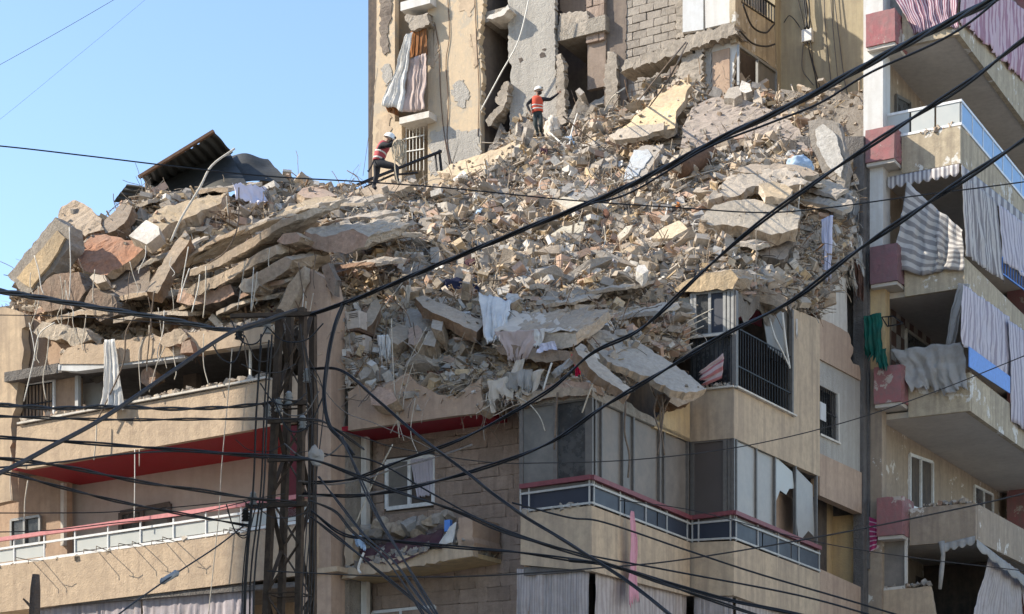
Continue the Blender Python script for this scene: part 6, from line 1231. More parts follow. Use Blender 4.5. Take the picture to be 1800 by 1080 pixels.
sheet('rag', 'pink printed cloth caught on the corner grille', 'rag', qb([(1272, 622), (1270, 664), (1236, 678), (1222, 658)], 4.9), 'print_pink', 2, .05, rough=.06, jag=.2)
sheet('scarf', 'long pink scarf hanging in front of the bay parapet', 'scarf', qa([(1110, 898), (1114, 900), (1127, 1062), (1106, 1072)], .2), 'cloth_pink', 2, .05, rough=.06, jag=.12)
sheet('rag', 'dark plum blanket sagging over the broken lower balcony', 'rag', qb([(632, 966, .5), (782, 930, .5), (778, 964, .1), (636, 992, .1)], .4), 'cloth_plum', 3, .05, .1, rough=.12)
sheet('rag', 'blue plastic sheet at the end of the broken lower balcony', 'rag', qb([(620, 938), (638, 944), (640, 970), (624, 964)], .1), 'cloth_blue', 2, .05, rough=.05, jag=.3)
sheet('rag', 'white plastic sheet beside the broken balcony post', 'rag', qb([(790, 926), (802, 918), (796, 956), (770, 962)], .12), 'cloth_white', 2, .03, rough=.05)
m = MB(); m.box(pb(781, 920, .3)[0], pb(791, 920, .3)[0], .3, .4, pb(786, 934, .3)[2], pb(786, 914, .3)[2]); tag(m.build('blue_board', 'blue_board'), 'small blue board beside the broken balcony post', 'board')
m = MB(); m.tube(cr([wb(640, 972, 0), wb(634, 985, -.02), wb(630, 1000, 0), wb(634, 1008, 0)], 4), .03, 6); tag(m.build('white_tape', 'wire_white'), 'white tape dangling from the broken lower balcony', 'tape')
sheet('rag', 'pale strips of cloth hanging below the air conditioners', 'rag', qb([(664, 590), (684, 588), (688, 652), (668, 640)], .5), 'cloth_white', 4, .06, rough=.12, jag=.5)
sheet('rag', 'cream strip hanging above the torn balcony', 'rag', qb([(714, 502), (722, 500), (722, 542), (716, 545)], 2.2), 'cloth_cream', 2, .05, rough=.06, jag=.2)
sheet('rag', 'pale sheet crumpled on the slope below the thick cable', 'rag', onm([(846, 440), (868, 436), (880, 492), (852, 480)], .4), 'cloth_white', 4, .06, rough=.12, jag=.3)
sheet('rag', 'grey sheet hanging over rubble near the ridge', 'rag', onm([(716, 352), (745, 350), (752, 392), (728, 396)], .5), 'cloth_grey', 4, .07, rough=.10, jag=.3)
def lump(name, label, cat, p, size, mat, seed, wr=.35, parent=None, group=None, squash=.6):
    bm = bmesh.new(); bmesh.ops.create_icosphere(bm, subdivisions=4, radius=1.0)
    for v in bm.verts:
        d = 1+wr*noise.noise(v.co*1.3+Vector((seed, 0, 0)))+wr*.7*abs(noise.noise(v.co*3.1+Vector((0, seed, 0))))+wr*.4*noise.noise(v.co*7+Vector((0, 0, seed)))
        v.co = Vector((v.co.x*d*size[0], v.co.y*d*size[1], v.co.z*d*size[2]))+p
    me = bpy.data.meshes.new(name); bm.to_mesh(me); bm.free(); o = place(name, me, mat, parent, None, True)
    if parent is None: tag(o, label, cat, group)
    return o
lump('clothes_bundle', 'pale blue bundle of cloth beside the white painted slab', 'bundle', hit1(1406, 292, .5), (.34, .25, .27), 'cloth_blue', 3)
lump('clothes_bundle', 'white cloth tuck beside the pale blue bundle', 'bundle', hit1(1392, 272, .4), (.16, .1, .12), 'cloth_white', 5)
lump('clothes_bundle', 'navy clothes heap below the thick twisted cable', 'bundle', hit1(798, 506, .3), (.32, .2, .2), 'cloth_navy', 7); lump('clothes_bundle', 'dark navy jacket beside the navy heap', 'bundle', hit1(822, 512, .35), (.25, .18, .2), 'cloth_navy', 9)
lump('clothes_bundle', 'dark red clothes bundle under the thick twisted cable', 'bundle', hit1(834, 466, .3), (.22, .16, .16), 'cloth_plum', 11)
lump('rubble_sack', 'white sack slumped beside the standing rescuer', 'sack', hit1(973, 230, .4), (.24, .22, .42), 'cloth_cream', 13, .45)
RAGC = [('white', 'cloth_white', 14), ('grey', 'cloth_grey', 12), ('dusty cream', 'cloth_cream', 12), ('dark', 'cloth_dark', 9), ('brown', 'cloth_brown', 5), ('pale blue', 'cloth_blue', 4), ('lilac', 'cloth_lilac', 4), ('plum', 'cloth_plum', 4), ('orange brown', 'cloth_orange', 4)]
for lab, mt, cnt in RAGC:
    r_, p_ = sample_view(cnt)
    for k in range(len(r_)):
        p = W(*r_[k]); e1 = udir(R.uniform(-1, 1), R.uniform(-.4, .4), R.uniform(-.3, .3)).normalized(); e2 = Vector((R.uniform(-.3, .3), -.6, -.75)).normalized(); s1, s2 = R.uniform(.2, .5), R.uniform(.15, .5); c = p+Vector((0, -.12, .12))
        sheet('rag', f'{lab} rag caught {where(r_[k])}', 'rag', [c-e1*s1*.5-e2*s2*.5, c+e1*s1*.5-e2*s2*.5, c+e1*s1*.4+e2*s2*.5, c-e1*s1*.3+e2*s2*.5], mt, 3, .05, rough=.13, nu=14, nv=10, jag=.3, group=f'{lab} rags {where(r_[k])}')
# ------------------------------------------------------------------ air conditioners
def ac(label, x0, x1, y0, y1, b, mat, group=None, depth=.32):
    l, r = pb(x0, y1, b), pb(x1, y0, b); z0, z1 = min(l[2], r[2]), max(l[2], r[2]); t = thing('air_conditioner', label, 'air conditioner', W((l[0]+r[0])/2, b, z0), group)
    m = MB(); m.box(l[0], r[0], b, b+depth, z0, z1); m.build('case', mat, t, bevel=.015)
    h = z1-z0; rr = h*.40; ca = l[0]+rr+.06; cz = (z0+z1)/2; m = MB(); m.tube([W(ca, b-.012, cz), W(ca, b+.01, cz)], rr, 22); f = m.build('fan_opening', 'ac_grille', t)
    for k in (.35, .65, .95):
        m = MB(); m.tube([W(ca+rr*k*math.cos(q), b-.02, cz+rr*k*math.sin(q)) for q in np.linspace(0, 6.2832, 21)], .006, 4, False); m.build('grille_ring', 'ac_case', f)
    for k in range(3): m = MB(); zz = z0+h*(.62+.1*k); m.box(l[0]+rr*2+.12, r[0]-.05, b-.006, b, zz, zz+.018); m.build('louvre', 'ac_grille', t)
    m = MB(); m.box(l[0]+.03, r[0]-.03, b-.03, b+depth+.5, z0-.06, z0-.003); m.build('bracket', 'rust', t); return t
ac('topmost tan air conditioner on the pier, half buried by rubble', 586, 632, 545, 584, .36, 'ac_case')
ac('tan air conditioner with a dark fan, middle of the stack on the pier', 584, 640, 588, 628, .36, 'ac_case')
ac('pale air conditioner at the bottom of the stack on the pier', 580, 634, 634, 680, .36, 'ac_case_white')
ac('white air conditioner beside the broken lower balcony', 572, 612, 966, 1014, .5, 'ac_case_white')
# ------------------------------------------------------------------ clothesline brackets on the lower left parapet
for x, lab in ((66, 'at the far end of the parapet'), (182, 'over the gap in the glass panels'), (244, 'bent to one side'), (300, 'with two long arms'), (425, 'beside the pylon')):
    y = 991-(x-15)*.142+2; br_ = thing('clothes_bracket', f'thin clothes bracket {lab} of the lower left balcony', 'bracket', wb(x, y, BF))
    for dx in (-10, 10):
        p = wb(x+dx, y, BF); q_ = p+udir(R.uniform(-.05, .05), -R.uniform(.4, .62), R.uniform(-.08, .08)); m = MB(); m.tube([p, q_, q_+Vector((0, 0, -.1))], .011, 5); m.build('arm', 'rebar', br_)
    m = MB(); m.tube([wb(x-12, y, BF-.42), wb(x, y+1, BF-.45), wb(x+12, y-2, BF-.42)], .008, 5); m.build('crossbar', 'wire_white', br_)
# electrical box on the olive wall, with its cables
jb = MB(); l_ = pb(1418, 62, 21.1); jb.box(l_[0]-.17, l_[0]+.17, 21.08, 21.3, l_[2]-.2, l_[2]+.2); tag(jb.build('junction_box', 'white_metal', bevel=.02), 'white junction box on the olive tower wall', 'junction box')
for pts in ([(1396, -30), (1410, 30), (1420, 80), (1440, 150), (1462, 240), (1475, 320)], [(1458, -30), (1466, 70), (1476, 180), (1484, 320)], [(1463, -30), (1474, 60), (1486, 150), (1500, 190), (1524, 205)], [(1412, 75), (1410, 120), (1422, 140), (1430, 150)], [(1420, 80), (1432, 130), (1446, 190), (1470, 205), (1530, 208)], [(1378, 40), (1388, 28), (1402, 42), (1412, 60)], [(1424, 70), (1436, 160), (1440, 210)], [(1448, -20), (1452, 60), (1470, 230)]):
    wire('thin cable running down the olive tower wall', pts, R.uniform(.012, .02), R.choice(['cable_grey', 'cable_dust']), 21.15, 'wall_cable', 'cable', 'cables on the olive wall')
for pts in ([(1412, -30), (1418, 20), (1416, 52)], [(1418, -30), (1423, 20), (1422, 52)], [(1414, -30), (1414, 10), (1420, 52)]): wire('frayed black cable bundle above the junction box', pts, .03, 'cable_black', 21.1, 'wall_cable', 'cable', 'cables above the junction box')
for pts in ([(1306, 8), (1322, 46), (1345, 58), (1360, 44)], [(1300, 54), (1322, 76), (1345, 82), (1362, 78)]): wire('cable drooping under the tower railing', [(x, y, 17.3+(x-1300)*.05) for x, y in pts], .03, 'cable_dust', 17.4, 'wall_cable', 'cable', 'cables under the tower railing')
for pts in ([(786, -20), (790, 60), (784, 110), (788, 180), (786, 250), (796, 300)], [(764, 40), (772, 90), (774, 160), (780, 230), (790, 290)], [(834, -20), (838, 80), (842, 160), (840, 240)]): wire('wavy cable running down the sunlit tower pier', pts, .014, 'rust', 17.97, 'wall_cable', 'cable', 'cables on the sunlit tower pier')
wire('long pale rope slung across the torn tower rooms', [(934, -20), (912, 70), (880, 130), (845, 195)], .025, 'wire_white', 17.7, 'rope', 'rope')
# crumbs that fell on the ledges
LE = [((36, 743), (474, 663), BF+.06, 240), ((0, 1000), (556, 918), BF+.1, 120), ((106, 622), (470, 568), BF+.05, 260), ((1216, 686), (1290, 678), B1+.05, 60), ((910, 903), (1040, 888), .08, 50), ((612, 690), (846, 664), .5, 160), ((604, 1004), (830, 950), .25, 160), ((1524, 1038), (1634, 1028), BS-.05, 60), ((1600, 240), (1686, 220), BS+.05, 30), ((1622, 890), (1712, 884), BS+.05, 60)]
_pts = []
for (x0, y0), (x1, y1), b, n in LE:
    for _ in range(n): t = R.random(); _pts.append(tuple(wb(x0+(x1-x0)*t, y0+(y1-y0)*t, b+R.uniform(-.07, .12))+Vector((0, 0, R.uniform(0, .05)))))
_P = np.array(_pts); _n = len(_P); _s = rng.uniform(.02, .10, _n)*rng.choice([.6, 1, 1.5], _n); _v = (CV[None]+rng.uniform(-.2, .2, (_n, 8, 3)))*_s[:, None, None]; _v = np.einsum('nij,nkj->nki', rotmats(_n), _v)+_P[:, None, :]
soup('rubble', _v, CF, colours(CX+F*_P[:, 0]/_P[:, 1], _n), 'debris', 'crumbs of rubble lying along the parapets and ledges', 'rubble')
# ------------------------------------------------------------------ lattice pylon
PYY = 24.0
pyl = thing('lattice_pylon', 'rusty steel lattice pylon draped with cables in front of the left balconies', 'pylon', pY(497, HY+CZ/PYY*F, PYY))
ztop = pY(0, 548, PYY).z
def leg_at(i, z):
    t = z/ztop; c = pY(0, 0, PYY); x = ((494-CX)+(519-494)*t)/F*PYY; h = .43+(.235-.43)*t; ang = math.radians(28)+i*math.pi/2
    return Vector((x+h*math.cos(ang)*1.02, PYY+h*math.sin(ang), z))
for i in range(4):
    m = MB(); p, q_ = leg_at(i, 0), leg_at(i, ztop); c0_, c1_ = Vector((sum(leg_at(k, 0).x for k in range(4))/4, PYY, 0)), None
    m.bar(p, q_, .09, .014); m.bar(p+Vector((.038, .04, 0)), q_+Vector((.038, .04, 0)), .014, .085); m.build('leg', 'pylon_steel', pyl)
nseg = 13; zs = [ztop*(k/nseg)**.97 for k in range(nseg+1)]
for k in range(nseg):
    for i in range(4):
        j = (i+1) % 4
        p, q_ = (leg_at(i, zs[k]), leg_at(j, zs[k+1])) if (k+i) % 2 else (leg_at(j, zs[k]), leg_at(i, zs[k+1]))
        m = MB(); m.bar(p, q_, .06, .012); m.build('brace', 'pylon_steel', pyl)
        if k % 4 == 3: m = MB(); m.bar(leg_at(i, zs[k]), leg_at(j, zs[k]), .05, .012); m.build('strut', 'pylon_steel', pyl)
for y, x0, x1, r in ((556, 405, 556, .05), (712, 462, 540, .05), (742, 470, 545, .045), (890, 432, 540, .06), (810, 470, 560, .04)):
    m = MB(); m.bar(pY(x0, y, PYY-.3), pY(x1, y-4, PYY-.3), r*1.4, r); arm = m.build('crossarm', 'pylon_steel', pyl)
for x, y, mt in ((470, 722, 'insulator'), (490, 712, 'insulator'), (508, 700, 'insulator'), (445, 876, 'insulator'), (432, 905, 'cable_black'), (532, 742, 'insulator'), (470, 575, 'insulator'), (420, 585, 'cable_black'), (540, 660, 'insulator')):
    p = pY(x, y, PYY-.36); m = MB(); m.tube([p+Vector((0, 0, dz)) for dz in (-.09, -.085, -.04, -.035, 0, .005, .05, .055, .09)], [.03, .06, .035, .06, .035, .06, .035, .05, .02], 10); m.build('insulator', mt, pyl, None, True)
# ------------------------------------------------------------------ overhead cables
def cable(label, pts, Y0, Y1, r, mat='cable_black', strands=1, twist=3.2, name='power_cable', group=None):
    """pixel path, distance running from Y0 at its first point to Y1 at its last"""
    L = [0]; r = r*.9
    for p, q_ in zip(pts, pts[1:]): L.append(L[-1]+math.hypot(q_[0]-p[0], q_[1]-p[1]))
    P = cr([pY(p[0], p[1], (p[2] if len(p) > 2 else Y0+(Y1-Y0)*l/L[-1])) for p, l in zip(pts, L)], 10)
    off = lambda q: q[0] < -100 or q[0] > 1840 or q[1] < -80                       # carry on past the frame, as a real span does
    if off(pts[0]): P = [P[0]+(P[0]-P[4]).normalized()*k for k in (16, 8)]+P
    if off(pts[-1]): P = P+[P[-1]+(P[-1]-P[-5]).normalized()*k for k in (8, 16)]
    if strands == 1:
        m = MB(); m.tube(P, r, 6); return tag(m.build(name, mat, None, None, True), label, 'cable', group)
    t = thing(name, label, 'cable', P[-1], group); d = [0.0]
    fine = []
    for i in range(len(P)-1):
        k = max(1, int((P[i+1]-P[i]).length/.09))
        fine += [P[i].lerp(P[i+1], j/k) for j in range(k)]
    fine.append(P[-1])
    for s in range(strands):
        pts3 = []; ph = s*2*math.pi/strands; dist = 0
        for i, p in enumerate(fine):
            if i: dist += (p-fine[i-1]).length
            tg = (fine[min(i+1, len(fine)-1)]-fine[max(i-1, 0)]).normalized(); x = tg.cross(Vector((0, 0, 1))).normalized(); y = x.cross(tg); q_ = ph+dist*twist+.6*math.sin(dist*1.3)
            pts3.append(p+(x*math.cos(q_)+y*math.sin(q_))*r*1.12)
        m = MB(); m.tube(pts3, r, 6); m.build('strand', mat, t, None, True)
    return t
cable('thick twisted black cable rising from the pylon top to the upper right', [(1960, -120), (1760, -8), (1560, 95), (1390, 186), (1270, 242), (1090, 334), (900, 412), (760, 470), (660, 512), (600, 535), (545, 553)], 10.5, 23.7, .016, 'cable_black', 3, 2.6)
cable('loose black cable looping along the thick twisted one', [(1850, -90), (1690, 50), (1530, 128), (1440, 182), (1350, 218), (1240, 262), (1110, 338), (1040, 358)], 11.2, 16.8, .010)
cable('twisted pair of cables crossing the cream slab to the bay windows', [(1960, -40), (1800, 70), (1700, 146), (1560, 236), (1440, 316), (1330, 396), (1235, 478), (1130, 576), (1040, 622), (960, 690), (820, 768), (700, 812), (620, 842), (532, 850)], 11.5, 23.8, .013, 'cable_black', 2, 2.0)
cable('twisted pair of cables passing the rose boxes and the corner grille', [(1960, 130), (1800, 246), (1650, 345), (1500, 446), (1390, 530), (1275, 588), (1170, 650), (1060, 716), (960, 782), (820, 832), (700, 862), (620, 872), (532, 868)], 12, 23.8, .014, 'cable_black', 2, 2.2)
cable('thin black cable crossing the sky in front of the ridge and slope', [(-200, 240), (0, 257), (150, 274), (300, 292), (470, 310), (640, 320), (800, 332), (1000, 352), (1200, 366), (1340, 374), (1450, 366), (1600, 346), (1800, 320), (2000, 290)], 25, 26, .011)
cable('thick twisted cable coming from the far side under the left heap to the pylon top', [(-260, 474), (0, 512), (130, 534), (300, 562), (410, 580), (500, 556)], 14, 23.7, .017, 'cable_black', 3, 3.0)
cable('thin brown wire below the thick cable at the left heap', [(-200, 552), (100, 556), (250, 565), (400, 578), (480, 572)], 18, 23.7, .006, 'cable_dust')
cable('twisted cable crossing the upper left parapet', [(-260, 700), (0, 712), (100, 718), (200, 715), (300, 719), (400, 716), (478, 708)], 17, 23.7, .015, 'cable_black', 2, 5)
cable('black cable just below the twisted one on the upper left parapet', [(-260, 722), (0, 732), (200, 738), (380, 737), (545, 738), (585, 752), (640, 790)], 18, 23.6, .011, 'cable_black', 2, 4)
cable('double cable crossing the red soffit to the pylon and on to the lower right', [(-260, 752), (0, 769), (150, 779), (300, 790), (440, 800), (545, 808), (620, 834), (700, 865), (800, 898), (900, 940), (1060, 988), (1200, 1038), (1420, 1110), (1600, 1160)], 18, 20, .012, 'cable_black', 2, 3)
cable('thick grey conduit cable sagging from the pylon top across the left balcony', [(520, 545), (470, 562), (400, 588), (300, 655), (220, 710), (160, 748), (90, 785), (20, 822), (-160, 905)], 23.6, 15, .027, 'cable_dust')
cable('black cable over the red soffit edge', [(-260, 836), (0, 822), (110, 812), (200, 800), (320, 794), (470, 806)], 17, 23.6, .014)
cable('cable crossing in front of the balcony back wall', [(-260, 790), (0, 806), (120, 822), (250, 848), (350, 862), (440, 876), (520, 884)], 18, 23.6, .014, 'cable_black', 2, 3)
cable('cable dropping across the pink handrail to the pylon', [(-260, 790), (0, 830), (100, 855), (200, 880), (300, 900), (400, 918), (440, 925)], 18, 23.6, .012, 'cable_black', 2, 3)
cable('thin wire level with the pink handrail', [(-200, 902), (100, 902), (200, 900), (330, 890), (440, 878), (500, 868)], 19, 23.6, .008); cable('thin wire crossing the frosted glass panels', [(-200, 936), (60, 934), (200, 920), (330, 906), (440, 880)], 19, 23.6, .008)
gw_ = cable('stay wire with a grey strain insulator in front of the lower left parapet', [(432, 922), (380, 962), (310, 1008), (230, 1064), (120, 1150)], 23.5, 19, .011); m = MB(); p_, q__ = pY(313, 1006, 21.8), pY(283, 1024, 21.5); m.tube([p_.lerp(q__, t) for t in (0, .12, .2, .8, .88, 1)], [.02, .045, .038, .038, .045, .02], 10); m.build('insulator', 'insulator', gw_, None, True)
cable('black bundle from the pylon running down past the bay to the lower right', [(545, 648), (600, 652), (660, 700), (730, 762), (800, 815), (900, 893), (1010, 962), (1100, 1020), (1190, 1090), (1300, 1170)], 23.6, 16, .011, 'cable_black', 3, 1.6)
cable('thick black bundle hanging in a long loop from the twisted cable', [(604, 532), (590, 570), (576, 630), (570, 700), (578, 746), (600, 772), (622, 800)], 23.2, 22.6, .016, 'cable_black', 3, 1.2)
cable('dark pair of cables continuing from the loop down to the street', [(600, 768), (620, 812), (660, 900), (710, 985), (770, 1085), (820, 1160)], 22.5, 18, .014, 'cable_dust', 2, 1.4)
cable('cable from the pylon crossing below the white window', [(545, 790), (580, 800), (660, 812), (760, 868), (860, 920), (1000, 968), (1160, 1000), (1400, 1046), (1560, 1090)], 23.5, 19, .013)
cable('black cable sweeping from the cream building across the bay parapet', [(2000, 812), (1800, 868), (1640, 904), (1440, 944), (1200, 984), (1060, 998), (860, 1012), (700, 1014), (470, 1004)], 20, 23.5, .011, 'cable_dust')
cable('thin cable sweeping from the cream building across the bay windows', [(2000, 545), (1800, 626), (1640, 690), (1480, 744), (1300, 786), (1120, 808), (960, 814), (850, 812), (700, 788), (640, 770), (545, 742)], 22, 23.6, .008, 'cable_dust')
cable('thin cable crossing the lowest cream balconies', [(2000, 1030), (1800, 1004), (1640, 985), (1520, 968), (1400, 945), (1220, 898), (1090, 880)], 24, 26, .008, 'cable_dust')
cable('cable running along the foot of the bay parapet', [(900, 884), (1000, 910), (1060, 918), (1200, 965), (1330, 1008), (1480, 1052), (1640, 1100)], 21, 20, .013, 'cable_black')
cable('black cable over the broken lower balcony', [(545, 896), (600, 938), (660, 948), (800, 962), (900, 970), (1010, 985), (1060, 992)], 23.4, 21, .014, 'cable_black', 2, 2)
cable('dark cable falling from the pylon past the white air conditioner', [(545, 908), (600, 950), (660, 1000), (740, 1066), (800, 1120)], 23.4, 20, .012, 'cable_black', 2, 2); cable('black cable falling across the heap on the broken balcony', [(560, 838), (600, 890), (640, 940), (690, 985), (730, 1040), (780, 1110)], 23.4, 19, .010, 'cable_black', 2, 1.5)
cable('cable curving over the blue plastic sheet', [(545, 880), (590, 900), (620, 935), (670, 975), (705, 1020), (750, 1090)], 23.3, 20, .011, 'cable_dust', 2, 1.5)
cable('bundle crossing the bay curtains to the lower right', [(1000, 985), (1060, 992), (1160, 1020), (1280, 1055), (1400, 1080), (1560, 1120)], 21, 19, .013, 'cable_black', 3, 1.5)
cable('pale twisted wire from the pylon to the recessed wall', [(525, 846), (580, 852), (640, 842), (700, 822), (760, 806), (830, 782)], 23.6, 26, .008, 'cable_grey', 2, 6); cable('second pale twisted wire from the pylon', [(525, 872), (600, 872), (680, 862), (760, 846), (840, 828)], 23.6, 26, .008, 'cable_grey', 2, 6)
cable('thin grey wire slanting down past the torn balcony', [(545, 652), (600, 720), (660, 745), (740, 780), (800, 815)], 23.5, 28, .007, 'cable_grey'); cable('pale stay rod leaning across the stone wall', [(690, 782), (655, 850), (625, 922)], 30, 31, .014, 'wire_pale')
cable('faint wire high in the sky', [(420, -130), (200, 0), (100, 58), (0, 114), (-150, 195)], 30, 30, .004, 'cable_grey'); cable('fainter wire in the sky below the first', [(420, -145), (255, 0), (120, 112), (0, 210), (-120, 300)], 34, 34, .0022, 'cable_grey'); cable('faint wire falling beside the tower corner', [(664, 120), (652, 210), (638, 310)], 50, 50, .008, 'cable_grey')
for k in range(6):
    x0 = R.uniform(444, 466); x1 = x0-R.uniform(4, 22); cable('black cable running down the pylon', [(x0+12, R.uniform(580, 640)), (x0+4, 720), (x0-2, 860), (x1, 990), (x1-4, 1100), (x1-8, 1500)], 23.55-.04*k, 23.5, R.uniform(.010, .018), group='cables running down the pylon')
for k in range(5):
    x0 = 548+k*5; cable('thin drop cable hanging beside the pylon', [(x0-20, 570+k*20), (x0+R.uniform(-12, 8), 700), (x0-8+R.uniform(-6, 6), 860), (x0-14, 1000), (x0-20, 1120)], 23.5, 23.5, .009, 'cable_dust', group='drop cables beside the pylon')
for k in range(16):
    x, y = R.choice(((430, 590), (470, 575), (480, 700), (520, 640), (450, 890), (540, 690), (500, 780), (480, 880))); dx, dy = R.uniform(40, 110)*R.choice((-1, 1)), R.uniform(10, 60)
    cable('loose end of cable looping around the pylon', [(x, y), (x+dx*.3, y+dy), (x+dx*.7, y+dy*.9), (x+dx, y+R.uniform(-20, 15))], 23.4, 23.3, R.uniform(.006, .012), R.choice(['cable_black', 'cable_dust', 'cable_grey']), group='loose cable loops at the pylon')
lump('plastic_bag', 'grey plastic bag caught on the pylon cables', 'bag', pY(556, 802, 23.2), (.1, .08, .11), 'cloth_grey', 21, .4)
# weathered wooden post by the lower left balcony
pp = pY(58, 1010, 30); m = MB(); pts = [Vector((pp.x-.05, 30, 0)), Vector((pp.x-.03, 30, 2)), Vector((pp.x+.01, 30, 4.6)), Vector((pp.x+.04, 30, pp.z-.25)), Vector((pp.x+.05, 30, pp.z))]; m.tube(pts, [.13, .12, .10, .085, .06], 10); wp_ = m.build('wooden_post', 'bark', None, None, True); tag(wp_, 'dark weathered post with a broken top below the lower left balcony', 'post')
m = MB(); m.tube([Vector((pp.x-.02, 29.95, pp.z-.55)), Vector((pp.x-.14, 29.9, pp.z-.42))], [.03, .015], 6); m.build('branch_stub', 'bark', wp_)
# ------------------------------------------------------------------ two rescuers
def person(label, base_px, base_py, joints, bones, mats, head, helmet_tilt, vest, vest_mat, trouser, hands, face_dir, fwd=0.0):
    """joints: name -> (px, py, depth offset m, radius m, material); laid out at the distance where the feet meet the rubble"""
    g = hit1(base_px, base_py, fwd); Y = g.y
    J = {k: pY(v[0], v[1], Y+v[2]) for k, v in joints.items()}
    names = list(joints); me = bpy.data.meshes.new('body'); me.from_pydata([J[k] for k in names], [(names.index(a), names.index(b)) for a, b in bones], [])
    o = bpy.data.objects.new('tmp', me); COL.objects.link(o); sk = o.modifiers.new('skin', 'SKIN'); sk.use_smooth_shade = True
    if not me.skin_vertices: pass
    for i, k in enumerate(names):
        sv = me.skin_vertices[0].data[i]; r = joints[k][3]; sv.radius = (r, r) if not isinstance(r, tuple) else r; sv.use_root = (k == 'pelvis')
    ss = o.modifiers.new('sub', 'SUBSURF'); ss.levels = 2; ss.render_levels = 2
    dg = bpy.context.evaluated_depsgraph_get(); dg.update(); body = bpy.data.meshes.new_from_object(o.evaluated_get(dg)); bpy.data.objects.remove(o)
    bm = bmesh.new(); bm.from_mesh(body)
    for hk, wk, spread in hands:                          # five fingers on each hand
        h, w = J[hk], J[wk]; d = (h-w).normalized(); s = d.cross(Vector((0, -1, .2))).normalized(); up = s.cross(d)
        for f, (off, ln) in enumerate(((-.034, .065), (-.012, .078), (.012, .074), (.032, .058), (-.045, .05))):
            base = h+s*off*(1 if f < 4 else 1)+d*(.03 if f < 4 else -.02); tip = base+d*ln*(.75 if f < 4 else .5)+s*(0 if f < 4 else -.035)-up*ln*.45*spread; mid = base.lerp(tip, .5)+up*.008
            mm = MB(); mm.tube([base-d*.02, mid, tip], [.0105, .0095, .007], 6); vv = [bm.verts.new(x) for x in mm.v]
            for fc in mm.f: bm.faces.new([vv[i] for i in fc])
    # nose, brow
    hc = J['head']; fd = Vector(face_dir).normalized(); mm = MB(); mm.tube([hc+fd*.085+Vector((0, 0, .01)), hc+fd*.125+Vector((0, 0, -.025)), hc+fd*.095+Vector((0, 0, -.04))], [.008, .016, .012], 6); vv = [bm.verts.new(x) for x in mm.v]
    for fc in mm.f: bm.faces.new([vv[i] for i in fc])
    body.clear_geometry(); bm.to_mesh(body); bm.free()
    body.materials.clear()
    for mt in mats: body.materials.append(MATS[mt])
    keys = [(J[k], mats.index(joints[k][4])) for k in names if joints[k][4]]
    for p in body.polygons:
        p.use_smooth = True; p.material_index = min(keys, key=lambda kk: (kk[0]-p.center).length_squared)[1]
    root = thing('person', label, 'person', g)
    b = place('body', body, None, root)
    # helmet
    m = MB(); rings = 7; nseg_ = 18; up = (Vector((0, 0, 1))+Vector(helmet_tilt)).normalized(); e1 = (fd-up*fd.dot(up)).normalized(); e2 = up.cross(e1); c = hc+up*.035; vs = []; fs = []
    for i in range(rings):
        q_ = i/(rings-1)*math.pi/2; rr = .132*math.cos(q_)
        for k in range(nseg_): t = 2*math.pi*k/nseg_; vs.append(c+e1*rr*1.12*math.cos(t)+e2*rr*math.sin(t)+up*.125*math.sin(q_))
    for i in range(rings-1):
        for k in range(nseg_): fs.append((i*nseg_+k, i*nseg_+(k+1) % nseg_, (i+1)*nseg_+(k+1) % nseg_, (i+1)*nseg_+k))
    o2 = len(vs)
    for k in range(nseg_): t = 2*math.pi*k/nseg_; ex = .035 if math.cos(t) > .3 else .012; vs.append(c+e1*(.148+ex)*math.cos(t)+e2*(.132+ex*.6)*math.sin(t)-up*.012)
    for k in range(nseg_): fs.append((o2+k, o2+(k+1) % nseg_, (k+1) % nseg_, k))
    m.add(vs, fs); hl = m.build('helmet', 'helmet_white', root, None, True, solid=.008)
    m = MB(); p = c+e1*.15+up*.04; m.bar(p-e2*.02, p+e2*.02, .045, .04); m.build('head_lamp', 'black_iron', hl)
    # beard and eyes
    m = MB(); bc = hc+fd*.045-Vector((0, 0, .075)); m.tube([bc+Vector((0, 0, .05)), bc+Vector((0, 0, .02)), bc-Vector((0, 0, .03)), bc-Vector((0, 0, .05))], [.07, .082, .065, .03], 10); m.build('beard', 'beard', root, None, True)
    for s in (-1, 1):
        m = MB(); ec = hc+fd*.098+e2*.035*s+Vector((0, 0, .012)); m.tube([ec-fd*.01, ec+fd*.006], .011, 8); m.build('eye', 'beard', root)
    # vest: open shell over the torso
    m = MB(); vs = []; fs = []; n = 16; axis = [J[k] for k in vest[0]]; side = Vector(vest[2]).normalized(); pts = cr(axis, 3); L_ = len(pts)
    for i, p in enumerate(pts):
        t = (pts[min(i+1, L_-1)]-pts[max(i-1, 0)]).normalized(); x = (side-t*side.dot(t)).normalized(); y = t.cross(x); f = i/(L_-1); w = vest[1][0]+(vest[1][1]-vest[1][0])*f
        if f > .85: w *= 1-.35*(f-.85)/.15
        for k in range(n): q_ = 2*math.pi*k/n; vs.append(p+x*w*math.cos(q_)+y*w*.72*math.sin(q_)+noise.noise_vector(p*6+Vector((k*.3, 0, 0)))*.012)
    for i in range(L_-1):
        for k in range(n): fs.append((i*n+k, i*n+(k+1) % n, (i+1)*n+(k+1) % n, (i+1)*n+k))
    m.add(vs, fs); vo = m.build('vest', vest_mat, root, None, True, solid=.012)
